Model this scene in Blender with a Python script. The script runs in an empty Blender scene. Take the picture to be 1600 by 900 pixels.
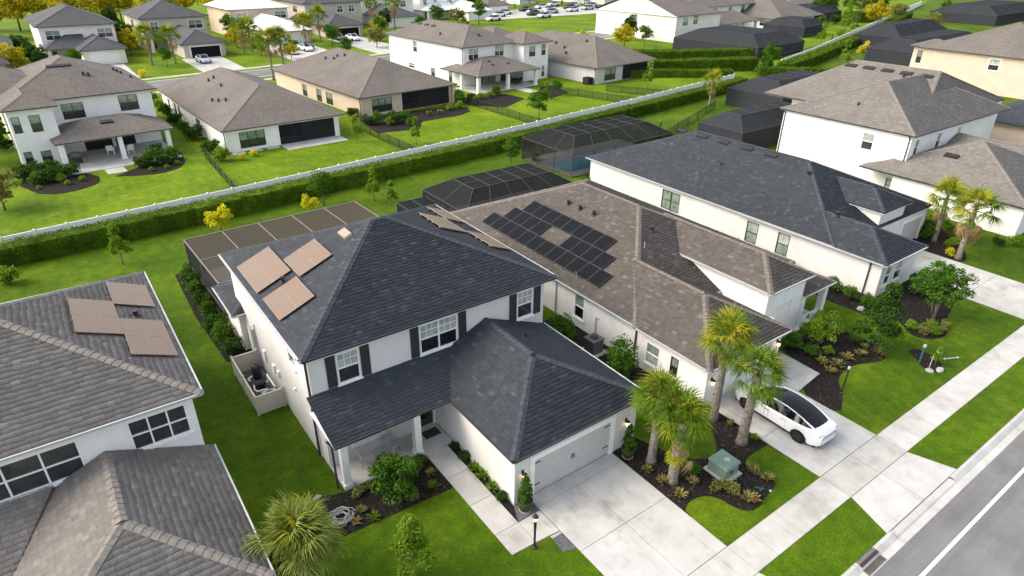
import bpy, math, random
import numpy as np
from mathutils import Matrix, Vector

random.seed(11)
RNG = np.random.default_rng(11)
SC = bpy.context.scene
COL = SC.collection
R = math.radians

# ------------------------------------------------------------------ camera
cam_d = bpy.data.cameras.new("camera")
cam_d.sensor_width = 36.0
cam_d.lens = 36.0 * 1009.09 / 1600.0
cam_d.clip_start = 0.5
cam_d.clip_end = 6000.0
cam = bpy.data.objects.new("camera", cam_d)
COL.objects.link(cam)
_yaw, _pit, _rol = R(36.12), R(27.98), R(0.629)
_f = Vector((math.sin(_yaw) * math.cos(_pit), math.cos(_yaw) * math.cos(_pit), -math.sin(_pit)))
_r = Vector((math.cos(_yaw), -math.sin(_yaw), 0.0))
_u = _r.cross(_f)
_r2 = _r * math.cos(_rol) + _u * math.sin(_rol)
_u2 = -_r * math.sin(_rol) + _u * math.cos(_rol)
_m = Matrix((_r2, _u2, -_f)).transposed().to_4x4()
_m.translation = Vector((0, 0, 24.0))
cam.matrix_world = _m
SC.camera = cam

# ------------------------------------------------------------------ sky, sun, exposure
SUN_AZ, SUN_EL = R(-58.0), R(40.0)          # azimuth from +Y towards +X
world = bpy.data.worlds.new("World")
SC.world = world
world.use_nodes = True
wn = world.node_tree.nodes
bg = wn.get("Background") or wn.new("ShaderNodeBackground")
sky = wn.new("ShaderNodeTexSky")
sky.sky_type = 'NISHITA'
sky.sun_disc = False
sky.sun_elevation = SUN_EL
sky.sun_rotation = SUN_AZ % (2 * math.pi)
sky.altitude = 10.0
sky.air_density = 1.0
sky.dust_density = 3.0
sky.ozone_density = 0.6
hs = wn.new("ShaderNodeHueSaturation")          # thin high cloud: a paler sky all round
hs.inputs['Saturation'].default_value = 0.42
world.node_tree.links.new(sky.outputs[0], hs.inputs['Color'])
world.node_tree.links.new(hs.outputs[0], bg.inputs[0])
bg.inputs[1].default_value = 0.15
sun_d = bpy.data.lights.new("sun", 'SUN')
sun_d.energy = 0.95
sun_d.angle = R(40.0)
sun_d.color = (1.0, 0.78, 0.52)
sun = bpy.data.objects.new("sun", sun_d)
_to = Vector((math.sin(SUN_AZ) * math.cos(SUN_EL), math.cos(SUN_AZ) * math.cos(SUN_EL), math.sin(SUN_EL)))
sun.rotation_euler = (-_to).to_track_quat('-Z', 'Y').to_euler()
sun.location = _to * 300
COL.objects.link(sun)
SC.view_settings.view_transform = 'Standard'
SC.view_settings.look = 'None'
SC.view_settings.exposure = 1.42
SC.view_settings.gamma = 1.0
SC.view_settings.use_curve_mapping = False
SC.render.engine = 'CYCLES'
SC.cycles.use_denoising = True
SC.cycles.max_bounces = 8
SC.cycles.transparent_max_bounces = 24
SC.cycles.use_adaptive_sampling = True

# ------------------------------------------------------------------ materials
def new_mat(name):
    m = bpy.data.materials.new(name)
    m.use_nodes = True
    nt = m.node_tree
    nt.nodes.clear()
    out = nt.nodes.new("ShaderNodeOutputMaterial")
    return m, nt, out

def bsdf(nt, rough=0.7, spec=0.3, metal=0.0):
    b = nt.nodes.new("ShaderNodeBsdfPrincipled")
    b.inputs['Roughness'].default_value = rough
    b.inputs['Specular IOR Level'].default_value = spec
    b.inputs['Metallic'].default_value = metal
    return b

def pos(nt):
    return nt.nodes.new("ShaderNodeNewGeometry")

def noise(nt, vec, scale, detail=4.0, rough=0.55):
    n = nt.nodes.new("ShaderNodeTexNoise")
    n.inputs['Scale'].default_value = scale
    n.inputs['Detail'].default_value = detail
    n.inputs['Roughness'].default_value = rough
    if vec is not None:
        nt.links.new(vec, n.inputs['Vector'])
    return n

def ramp(nt, fac, stops):
    r = nt.nodes.new("ShaderNodeValToRGB")
    els = r.color_ramp.elements
    while len(els) < len(stops):
        els.new(0.5)
    for e, (p, c) in zip(els, stops):
        e.position = p
        e.color = (c[0], c[1], c[2], 1)
    nt.links.new(fac, r.inputs[0])
    return r

def mixc(nt, fac, a, b, mode='MIX'):
    n = nt.nodes.new("ShaderNodeMix")
    n.data_type = 'RGBA'
    n.blend_type = mode
    for s, v in ((n.inputs[0], fac), (n.inputs[6], a), (n.inputs[7], b)):
        if hasattr(v, 'is_output'):
            nt.links.new(v, s)
        elif isinstance(v, (int, float)):
            s.default_value = v
        else:
            s.default_value = (v[0], v[1], v[2], 1)
    return n.outputs[2]

def bump(nt, b, height, strength=0.3, dist=0.02):
    n = nt.nodes.new("ShaderNodeBump")
    n.inputs['Strength'].default_value = strength
    n.inputs['Distance'].default_value = dist
    nt.links.new(height, n.inputs['Height'])
    nt.links.new(n.outputs[0], b.inputs['Normal'])

def surf(name, c1, c2, scale=1.5, rough=0.75, spec=0.25, bscale=None, bstr=0.3, bdist=0.01, metal=0.0, fine=None, fineamt=0.25, lo=0.35, hi=0.65):
    """two-tone noisy surface in world coordinates"""
    m, nt, out = new_mat(name)
    b = bsdf(nt, rough, spec, metal)
    g = pos(nt)
    n = noise(nt, g.outputs['Position'], scale, 5.0)
    r = ramp(nt, n.outputs['Fac'], [(lo, c1), (hi, c2)])
    col = r.outputs[0]
    if fine:
        n2 = noise(nt, g.outputs['Position'], fine, 3.0)
        r2 = ramp(nt, n2.outputs['Fac'], [(0.3, (1 - fineamt,) * 3), (0.7, (1 + fineamt * 0.4,) * 3)])
        col = mixc(nt, 1.0, col, r2.outputs[0], 'MULTIPLY')
    nt.links.new(col, b.inputs['Base Color'])
    if bscale:
        nb = noise(nt, g.outputs['Position'], bscale, 4.0)
        bump(nt, b, nb.outputs['Fac'], bstr, bdist)
    nt.links.new(b.outputs[0], out.inputs[0])
    return m

def island(name, stops, rough=0.85, spec=0.2, large=0.25, lscale=0.35, transl=0.0, tcol=None):
    """colour picked per mesh island (one shingle, one leaf, one chip), with a slow drift over the surface"""
    m, nt, out = new_mat(name)
    b = bsdf(nt, rough, spec)
    g = pos(nt)
    r = ramp(nt, g.outputs['Random Per Island'], stops)
    n = noise(nt, g.outputs['Position'], lscale, 4.0)
    r2 = ramp(nt, n.outputs['Fac'], [(0.3, (1 - large,) * 3), (0.7, (1 + large * 0.5,) * 3)])
    col = mixc(nt, 1.0, r.outputs[0], r2.outputs[0], 'MULTIPLY')
    nt.links.new(col, b.inputs['Base Color'])
    if transl > 0:
        t = nt.nodes.new("ShaderNodeBsdfTranslucent")
        nt.links.new(mixc(nt, 1.0, col, tcol or (1.3, 1.35, 0.6), 'MULTIPLY'), t.inputs[0])
        mx = nt.nodes.new("ShaderNodeMixShader")
        mx.inputs[0].default_value = transl
        nt.links.new(b.outputs[0], mx.inputs[1])
        nt.links.new(t.outputs[0], mx.inputs[2])
        nt.links.new(mx.outputs[0], out.inputs[0])
    else:
        nt.links.new(b.outputs[0], out.inputs[0])
    return m

def far_roof(name, c1, c2):
    """asphalt shingles too far off to tell apart: mottled, with faint level courses"""
    m, nt, out = new_mat(name)
    b = bsdf(nt, 0.9, 0.15)
    g = pos(nt)
    n = noise(nt, g.outputs['Position'], 3.2, 6.0, 0.7)
    r = ramp(nt, n.outputs['Fac'], [(0.33, c1), (0.67, c2)])
    n2 = noise(nt, g.outputs['Position'], 0.25, 3.0)
    r2 = ramp(nt, n2.outputs['Fac'], [(0.3, (0.86,) * 3), (0.7, (1.08,) * 3)])
    col = mixc(nt, 1.0, r.outputs[0], r2.outputs[0], 'MULTIPLY')
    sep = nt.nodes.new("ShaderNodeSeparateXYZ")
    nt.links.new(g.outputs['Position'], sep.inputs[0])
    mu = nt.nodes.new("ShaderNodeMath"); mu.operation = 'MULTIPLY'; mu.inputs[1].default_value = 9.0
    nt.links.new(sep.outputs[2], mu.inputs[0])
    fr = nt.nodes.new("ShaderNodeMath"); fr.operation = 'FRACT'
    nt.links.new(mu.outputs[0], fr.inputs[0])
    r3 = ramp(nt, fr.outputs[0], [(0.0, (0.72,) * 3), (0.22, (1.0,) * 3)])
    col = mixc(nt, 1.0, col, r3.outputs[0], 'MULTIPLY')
    nt.links.new(col, b.inputs['Base Color'])
    nt.links.new(b.outputs[0], out.inputs[0])
    return m

def plain(name, c, rough=0.5, spec=0.4, metal=0.0, coat=0.0, emit=None, estr=0.0, var=1.0):
    m, nt, out = new_mat(name)
    b = bsdf(nt, rough, spec, metal)
    g = pos(nt)
    n = noise(nt, g.outputs['Position'], 6.0, 3.0)
    r = ramp(nt, n.outputs['Fac'], [(0.3, tuple(x * (1 - 0.1 * var) for x in c)), (0.7, tuple(min(1, x * (1 + 0.05 * var)) for x in c))])
    nt.links.new(r.outputs[0], b.inputs['Base Color'])
    b.inputs['Coat Weight'].default_value = coat
    if emit:
        b.inputs['Emission Color'].default_value = (*emit, 1)
        b.inputs['Emission Strength'].default_value = estr
    nt.links.new(b.outputs[0], out.inputs[0])
    return m

def screen(name, c, cover):
    m, nt, out = new_mat(name)
    d = nt.nodes.new("ShaderNodeBsdfDiffuse"); d.inputs[0].default_value = (*c, 1)
    t = nt.nodes.new("ShaderNodeBsdfTransparent")
    mx = nt.nodes.new("ShaderNodeMixShader"); mx.inputs[0].default_value = cover
    nt.links.new(t.outputs[0], mx.inputs[1]); nt.links.new(d.outputs[0], mx.inputs[2])
    nt.links.new(mx.outputs[0], out.inputs[0])
    return m

def grass_mat(name, a, b_, c, far=False):
    m, nt, out = new_mat(name)
    b = bsdf(nt, 0.9, 0.1)
    g = pos(nt)
    n1 = noise(nt, g.outputs['Position'], 0.11, 5.0, 0.6)
    n2 = noise(nt, g.outputs['Position'], 1.3, 6.0, 0.7)
    n3 = noise(nt, g.outputs['Position'], 8.0, 5.0, 0.85)
    r1 = ramp(nt, n1.outputs['Fac'], [(0.34, a), (0.52, b_), (0.68, c)])
    r2 = ramp(nt, n2.outputs['Fac'], [(0.28, (0.58, 0.64, 0.75)), (0.72, (1.34, 1.22, 1.0))])
    r3 = ramp(nt, n3.outputs['Fac'], [(0.32, (0.50, 0.54, 0.6)), (0.68, (1.42, 1.36, 1.15))])
    col = mixc(nt, 1.0, r1.outputs[0], r2.outputs[0], 'MULTIPLY')
    col = mixc(nt, 1.0, col, r3.outputs[0], 'MULTIPLY')
    n4 = noise(nt, g.outputs['Position'], 0.42, 5.0, 0.7)
    r4 = ramp(nt, n4.outputs['Fac'], [(0.55, (0, 0, 0)), (0.72, (0.5, 0.5, 0.5))])
    col = mixc(nt, r4.outputs[0], col, tuple(min(1, x) for x in (c[0] * 1.5, c[1] * 1.08, c[2] * 3)))
    wv = nt.nodes.new("ShaderNodeTexWave"); wv.bands_direction = 'X'
    wv.inputs['Scale'].default_value = 0.28; wv.inputs['Distortion'].default_value = 5.0; wv.inputs['Detail'].default_value = 2.0
    nt.links.new(g.outputs['Position'], wv.inputs['Vector'])
    rw = ramp(nt, wv.outputs['Fac'], [(0.3, (0.965, 0.965, 0.97)), (0.7, (1.02, 1.02, 1.01))])
    col = mixc(nt, 1.0, col, rw.outputs[0], 'MULTIPLY')
    nt.links.new(col, b.inputs['Base Color'])
    bump(nt, b, n3.outputs['Fac'], 0.6, 0.05)
    nt.links.new(b.outputs[0], out.inputs[0])
    return m

def concrete(name, c1, c2, varied=0.08):
    m, nt, out = new_mat(name)
    b = bsdf(nt, 0.85, 0.2)
    g = pos(nt)
    oi = nt.nodes.new("ShaderNodeObjectInfo")
    n1 = noise(nt, g.outputs['Position'], 0.9, 6.0, 0.62)
    r1 = ramp(nt, n1.outputs['Fac'], [(0.3, c1), (0.62, c2)])
    ro = ramp(nt, oi.outputs['Random'], [(0.0, (1 - varied, 1 - varied, 1 - varied * 1.5)), (1.0, (1.03, 1.03, 1.03))])
    col = mixc(nt, 1.0, r1.outputs[0], ro.outputs[0], 'MULTIPLY')
    n2 = noise(nt, g.outputs['Position'], 0.33, 3.0, 0.75)
    r2 = ramp(nt, n2.outputs['Fac'], [(0.54, (1, 1, 1)), (0.70, (0.76, 0.74, 0.70))])
    col = mixc(nt, 1.0, col, r2.outputs[0], 'MULTIPLY')
    mp = nt.nodes.new("ShaderNodeMapping"); mp.inputs['Scale'].default_value = (1.5, 0.22, 1.0)
    nt.links.new(g.outputs['Position'], mp.inputs[0])
    ns = noise(nt, mp.outputs[0], 1.0, 4.0, 0.7)
    rs = ramp(nt, ns.outputs['Fac'], [(0.56, (1, 1, 1)), (0.76, (0.74, 0.73, 0.70))])
    col = mixc(nt, 1.0, col, rs.outputs[0], 'MULTIPLY')
    n3 = noise(nt, g.outputs['Position'], 40.0, 2.0)
    r3 = ramp(nt, n3.outputs['Fac'], [(0.3, (0.92,) * 3), (0.7, (1.03,) * 3)])
    col = mixc(nt, 1.0, col, r3.outputs[0], 'MULTIPLY')
    nt.links.new(col, b.inputs['Base Color'])
    bump(nt, b, n3.outputs['Fac'], 0.2, 0.004)
    nt.links.new(b.outputs[0], out.inputs[0])
    return m

def stucco(name, c, dirt=0.12):
    m, nt, out = new_mat(name)
    b = bsdf(nt, 0.9, 0.15)
    g = pos(nt)
    n1 = noise(nt, g.outputs['Position'], 0.5, 5.0, 0.6)
    r1 = ramp(nt, n1.outputs['Fac'], [(0.3, tuple(x * (1 - dirt) for x in c)), (0.65, c)])
    mp = nt.nodes.new("ShaderNodeMapping"); mp.inputs['Scale'].default_value = (1.3, 1.3, 0.2)
    nt.links.new(g.outputs['Position'], mp.inputs[0])
    n2 = noise(nt, mp.outputs[0], 1.0, 4.0)
    r2 = ramp(nt, n2.outputs['Fac'], [(0.25, (0.965, 0.96, 0.95)), (0.6, (1, 1, 1))])
    col = mixc(nt, 1.0, r1.outputs[0], r2.outputs[0], 'MULTIPLY')
    nt.links.new(col, b.inputs['Base Color'])
    n3 = noise(nt, g.outputs['Position'], 30.0, 3.0)
    bump(nt, b, n3.outputs['Fac'], 0.25, 0.006)
    nt.links.new(b.outputs[0], out.inputs[0])
    return m

def glass(name, c, rough=0.06, spec=0.8):
    m, nt, out = new_mat(name)
    b = bsdf(nt, rough, spec)
    g = pos(nt)
    n = noise(nt, g.outputs['Position'], 1.6, 3.0)
    r = ramp(nt, n.outputs['Fac'], [(0.35, tuple(x * 0.55 for x in c)), (0.65, c)])
    nt.links.new(r.outputs[0], b.inputs['Base Color'])
    b.inputs['IOR'].default_value = 1.55
    nt.links.new(b.outputs[0], out.inputs[0])
    return m

def pvmat(name, cell, line, rough, spec):
    """solar cells: thin bright grid lines over the cell colour, in object space"""
    m, nt, out = new_mat(name)
    b = bsdf(nt, rough, spec)
    tc = nt.nodes.new("ShaderNodeTexCoord")
    br = nt.nodes.new("ShaderNodeTexBrick")
    br.offset = 0.0
    br.inputs['Scale'].default_value = 1.0
    br.inputs['Brick Width'].default_value = 0.16
    br.inputs['Row Height'].default_value = 0.16
    br.inputs['Mortar Size'].default_value = 0.006
    br.inputs['Color1'].default_value = (*cell, 1)
    br.inputs['Color2'].default_value = (*[x * 0.93 for x in cell], 1)
    br.inputs['Mortar'].default_value = (*line, 1)
    nt.links.new(tc.outputs['Object'], br.inputs['Vector'])
    nt.links.new(br.outputs['Color'], b.inputs['Base Color'])
    nt.links.new(b.outputs[0], out.inputs[0])
    return m

M = {}
M['lawn'] = grass_mat('lawn_grass', (0.040, 0.088, 0.003), (0.060, 0.120, 0.004), (0.098, 0.160, 0.006))
M['lawn_back'] = grass_mat('lime_lawn_grass', (0.070, 0.140, 0.003), (0.105, 0.185, 0.004), (0.160, 0.235, 0.008))
M['concrete'] = concrete('pale_concrete', (0.375, 0.372, 0.36), (0.47, 0.47, 0.463))
M['joint'] = surf('joint_dirt', (0.16, 0.15, 0.13), (0.24, 0.23, 0.2), 3.0, 0.95)
def asphalt_mat():
    m, nt, out = new_mat('asphalt'); b = bsdf(nt, 0.9, 0.15); g = pos(nt)
    n1 = noise(nt, g.outputs['Position'], 0.5, 5.0); r1 = ramp(nt, n1.outputs['Fac'], [(0.35, (0.150, 0.151, 0.156)), (0.65, (0.190, 0.191, 0.197))])
    mp = nt.nodes.new("ShaderNodeMapping"); mp.inputs['Scale'].default_value = (0.05, 1.1, 1.0); nt.links.new(g.outputs['Position'], mp.inputs[0])
    n2 = noise(nt, mp.outputs[0], 1.0, 4.0, 0.65); r2 = ramp(nt, n2.outputs['Fac'], [(0.35, (0.84,) * 3), (0.65, (1.08,) * 3)])
    n3 = noise(nt, g.outputs['Position'], 26.0, 3.0, 0.7); r3 = ramp(nt, n3.outputs['Fac'], [(0.3, (0.80,) * 3), (0.7, (1.12,) * 3)])
    col = r1.outputs[0]
    for r in (r2, r3): col = mixc(nt, 1.0, col, r.outputs[0], 'MULTIPLY')
    nt.links.new(col, b.inputs['Base Color']); bump(nt, b, n3.outputs['Fac'], 0.4, 0.008); nt.links.new(b.outputs[0], out.inputs[0])
    return m
M['asphalt'] = asphalt_mat()
M['paint'] = surf('road_paint', (0.66, 0.66, 0.65), (0.8, 0.8, 0.79), 2.0, 0.7, fine=30.0, fineamt=0.12)
M['mulch'] = surf('dark_mulch', (0.012, 0.010, 0.009), (0.035, 0.030, 0.027), 9.0, 0.95, 0.1, 25.0, 0.9, 0.05, fine=40.0, fineamt=0.4)
M['chips'] = island('mulch_chips', [(0.0, (0.010, 0.009, 0.008)), (0.6, (0.030, 0.026, 0.024)), (0.95, (0.075, 0.064, 0.055)), (1.0, (0.13, 0.11, 0.095))], 0.95, 0.1)
M['gravel'] = surf('dark_gravel', (0.05, 0.055, 0.065), (0.16, 0.165, 0.18), 22.0, 0.9, 0.2, 40.0, 0.9, 0.03)
M['white_wall'] = stucco('white_stucco', (0.77, 0.765, 0.745))
M['pale_wall'] = stucco('pale_stucco', (0.63, 0.625, 0.61))
M['warm_white'] = stucco('warm_white_stucco', (0.74, 0.715, 0.66))
M['tan_wall'] = stucco('tan_stucco', (0.55, 0.45, 0.35))
M['cream_wall'] = stucco('cream_stucco', (0.56, 0.455, 0.365))
M['grey_wall'] = stucco('grey_stucco', (0.47, 0.475, 0.48))
M['greige_wall'] = stucco('greige_stucco', (0.50, 0.45, 0.40))
M['trim'] = plain('white_trim', (0.78, 0.78, 0.77), 0.55)
M['door_grey'] = plain('garage_door_grey', (0.46, 0.455, 0.44), 0.55)
M['black'] = plain('black_metal', (0.018, 0.018, 0.02), 0.45)
M['bronze'] = plain('dark_bronze', (0.045, 0.04, 0.037), 0.45)
M['shutter'] = plain('charcoal_shutter', (0.030, 0.031, 0.035), 0.6)
M['gutter_w'] = plain('white_gutter', (0.42, 0.43, 0.44), 0.45)
M['gutter_d'] = plain('dark_gutter', (0.035, 0.035, 0.038), 0.5)
M['glass_up'] = glass('upper_pane', (0.24, 0.31, 0.26))
M['glass_lo'] = glass('lower_pane', (0.035, 0.042, 0.042), 0.12)
M['glass_dk'] = glass('dark_pane', (0.012, 0.014, 0.016), 0.08)
M['blind'] = glass('pane_with_blind', (0.42, 0.46, 0.42), 0.2)
M['void'] = plain('interior_shade', (0.012, 0.012, 0.012), 0.9, 0.1)
S_SLATE = [(0.0, (0.026, 0.031, 0.039)), (0.5, (0.031, 0.037, 0.046)), (0.93, (0.037, 0.044, 0.054)), (1.0, (0.056, 0.065, 0.078))]
S_BROWN = [(0.0, (0.074, 0.067, 0.060)), (0.5, (0.086, 0.078, 0.071)), (0.92, (0.100, 0.091, 0.083)), (1.0, (0.140, 0.128, 0.117))]
S_GREY = [(0.0, (0.140, 0.130, 0.121)), (0.5, (0.158, 0.147, 0.137)), (0.92, (0.176, 0.164, 0.153)), (1.0, (0.205, 0.192, 0.18))]
M['sh_slate'] = island('slate_shingle', S_SLATE, 0.85, 0.25, 0.12)
M['sh_brown'] = island('brown_shingle', S_BROWN, 0.92, 0.15, 0.14)
M['sh_grey'] = island('weathered_shingle', S_GREY, 0.92, 0.15, 0.12)
M['butt_slate'] = plain('slate_butt_shade', (0.017, 0.020, 0.025), 0.9, 0.1)  # shade line below each shingle course put into the butt colours
M['butt_brown'] = plain('brown_butt_shade', (0.052, 0.046, 0.041), 0.9, 0.1)
M['butt_grey'] = plain('grey_butt_shade', (0.092, 0.085, 0.078), 0.9, 0.1)
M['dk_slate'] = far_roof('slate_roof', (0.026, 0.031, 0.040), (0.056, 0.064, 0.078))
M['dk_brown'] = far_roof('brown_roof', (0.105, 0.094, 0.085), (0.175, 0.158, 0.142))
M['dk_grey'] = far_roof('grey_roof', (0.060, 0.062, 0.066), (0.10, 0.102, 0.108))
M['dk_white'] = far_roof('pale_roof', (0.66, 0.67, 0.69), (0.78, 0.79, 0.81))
M['cap_slate'] = surf('slate_cap', (0.034, 0.040, 0.050), (0.058, 0.066, 0.079), 4.0, 0.88, fine=30.0)
M['cap_brown'] = surf('brown_cap', (0.125, 0.108, 0.094), (0.185, 0.162, 0.14), 4.0, 0.9, fine=30.0)
M['cap_grey'] = surf('grey_cap', (0.15, 0.138, 0.125), (0.225, 0.208, 0.19), 4.0, 0.9, fine=30.0)
M['pv_tan'] = pvmat('bronze_solar_cells', (0.165, 0.112, 0.074), (0.225, 0.165, 0.115), 0.3, 0.3)
M['pv_black'] = pvmat('black_solar_cells', (0.007, 0.0078, 0.0098), (0.018, 0.019, 0.022), 0.5, 0.06)
M['pv_frame'] = plain('panel_frame_pale', (0.27, 0.205, 0.150), 0.4, 0.3)
M['pv_frame_k'] = plain('panel_frame_dark', (0.05, 0.05, 0.055), 0.4, 0.5)
M['scr_top'] = screen('insect_screen', (0.022, 0.023, 0.025), 0.80)
M['scr_pool'] = screen('open_weave_screen', (0.020, 0.021, 0.023), 0.62)
M['scr_far'] = screen('distant_screen_sky_sheen', (0.036, 0.040, 0.046), 0.90)  # grey-blue sky reflection put into the flat screen colour
M['scr_warm'] = screen('bronze_insect_screen', (0.085, 0.074, 0.061), 0.66)
M['cage_beam'] = plain('cage_beam', (0.045, 0.046, 0.050), 0.5, 0.3)
M['cage_pale'] = plain('pale_cage_beam', (0.17, 0.155, 0.145), 0.4, 0.5)
M['water'] = plain('pool_water', (0.004, 0.30, 0.38), 0.08, 0.6)
M['vinyl'] = plain('white_vinyl', (0.80, 0.80, 0.79), 0.5)
M['beige_vinyl'] = plain('beige_vinyl', (0.52, 0.48, 0.42), 0.55)
M['bark'] = surf('palm_bark', (0.11, 0.095, 0.08), (0.27, 0.24, 0.21), 6.0, 0.95, 0.1, 20.0, 0.8, 0.03)
M['bark_dk'] = surf('tree_bark', (0.075, 0.062, 0.05), (0.17, 0.145, 0.12), 8.0, 0.95, 0.1, 24.0, 0.8, 0.03)
def leafmat(name, a, b, c, tr=0.28, large=0.3):
    return island(name, [(0.0, tuple(1.45 * x for x in a)), (0.5, tuple(1.45 * x for x in b)), (1.0, tuple(1.45 * x for x in c))], 0.75, 0.08, large, 0.8, tr)
M['leaf_mid'] = leafmat('mid_leaf', (0.020, 0.056, 0.006), (0.042, 0.105, 0.010), (0.078, 0.150, 0.016))
M['leaf_dark'] = leafmat('dark_leaf', (0.012, 0.034, 0.006), (0.026, 0.062, 0.010), (0.048, 0.098, 0.014))
M['leaf_bright'] = leafmat('bright_leaf', (0.060, 0.120, 0.008), (0.100, 0.175, 0.012), (0.150, 0.225, 0.020))
M['leaf_yellow'] = leafmat('yellow_leaf', (0.28, 0.27, 0.010), (0.40, 0.37, 0.014), (0.52, 0.47, 0.03))
M['leaf_gold_glow'] = leafmat('golden_glow_leaf', (0.15, 0.14, 0.006), (0.27, 0.235, 0.010), (0.44, 0.35, 0.02))  # golden backlight on the far trees put into the leaf colour
M['leaf_olive'] = leafmat('olive_leaf', (0.075, 0.085, 0.020), (0.125, 0.135, 0.035), (0.19, 0.185, 0.06))
M['leaf_rust'] = leafmat('rusty_leaf', (0.09, 0.075, 0.025), (0.16, 0.125, 0.04), (0.22, 0.18, 0.07))
M['leaf_hedge'] = leafmat('hedge_leaf', (0.024, 0.056, 0.004), (0.050, 0.098, 0.006), (0.100, 0.155, 0.010), large=0.45)
M['frond_g'] = leafmat('green_frond', (0.042, 0.088, 0.008), (0.080, 0.140, 0.012), (0.140, 0.195, 0.022), 0.4)
M['frond_p'] = leafmat('pale_frond', (0.085, 0.115, 0.022), (0.135, 0.170, 0.035), (0.20, 0.225, 0.06), 0.4)
M['frond_y'] = leafmat('yellow_frond', (0.13, 0.150, 0.012), (0.215, 0.215, 0.016), (0.32, 0.28, 0.03), 0.35)
M['frond_dead'] = leafmat('dry_frond', (0.20, 0.13, 0.06), (0.28, 0.19, 0.09), (0.33, 0.25, 0.12), 0.2)
M['car_white'] = plain('pearl_white_paint', (0.70, 0.72, 0.73), 0.22, 0.5, coat=0.8, var=0.1)
M['car_glass'] = glass('tinted_car_glass', (0.005, 0.006, 0.008), 0.05, 0.32)
M['tyre'] = plain('tyre_rubber', (0.012, 0.012, 0.012), 0.85, 0.2)
M['rim'] = plain('black_rim', (0.02, 0.02, 0.022), 0.35, 0.6)
M['tail'] = plain('tail_light', (0.30, 0.26, 0.24), 0.15, 0.6)
M['xf_green'] = plain('utility_green', (0.15, 0.235, 0.185), 0.55)
M['lamp_glow'] = plain('lit_lamp_glass', (0.9, 0.72, 0.45), 0.4, 0.3, emit=(1.0, 0.62, 0.25), estr=1.6)
M['pot'] = plain('olive_glazed_pot', (0.040, 0.048, 0.020), 0.6, 0.2)
M['metal'] = plain('grey_metal', (0.33, 0.34, 0.36), 0.4, 0.5)
M['ac'] = plain('ac_housing', (0.10, 0.105, 0.115), 0.55)
M['teal'] = plain('teal_plastic', (0.03, 0.10, 0.13), 0.5)
M['hose'] = plain('pale_hose', (0.30, 0.32, 0.31), 0.5)
M['rock'] = surf('pale_rock', (0.28, 0.27, 0.25), (0.42, 0.40, 0.38), 6.0, 0.9)
M['skylight'] = plain('tan_vent', (0.30, 0.25, 0.19), 0.6)
M['wood'] = surf('teak', (0.20, 0.13, 0.08), (0.32, 0.22, 0.14), 5.0, 0.7)

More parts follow.
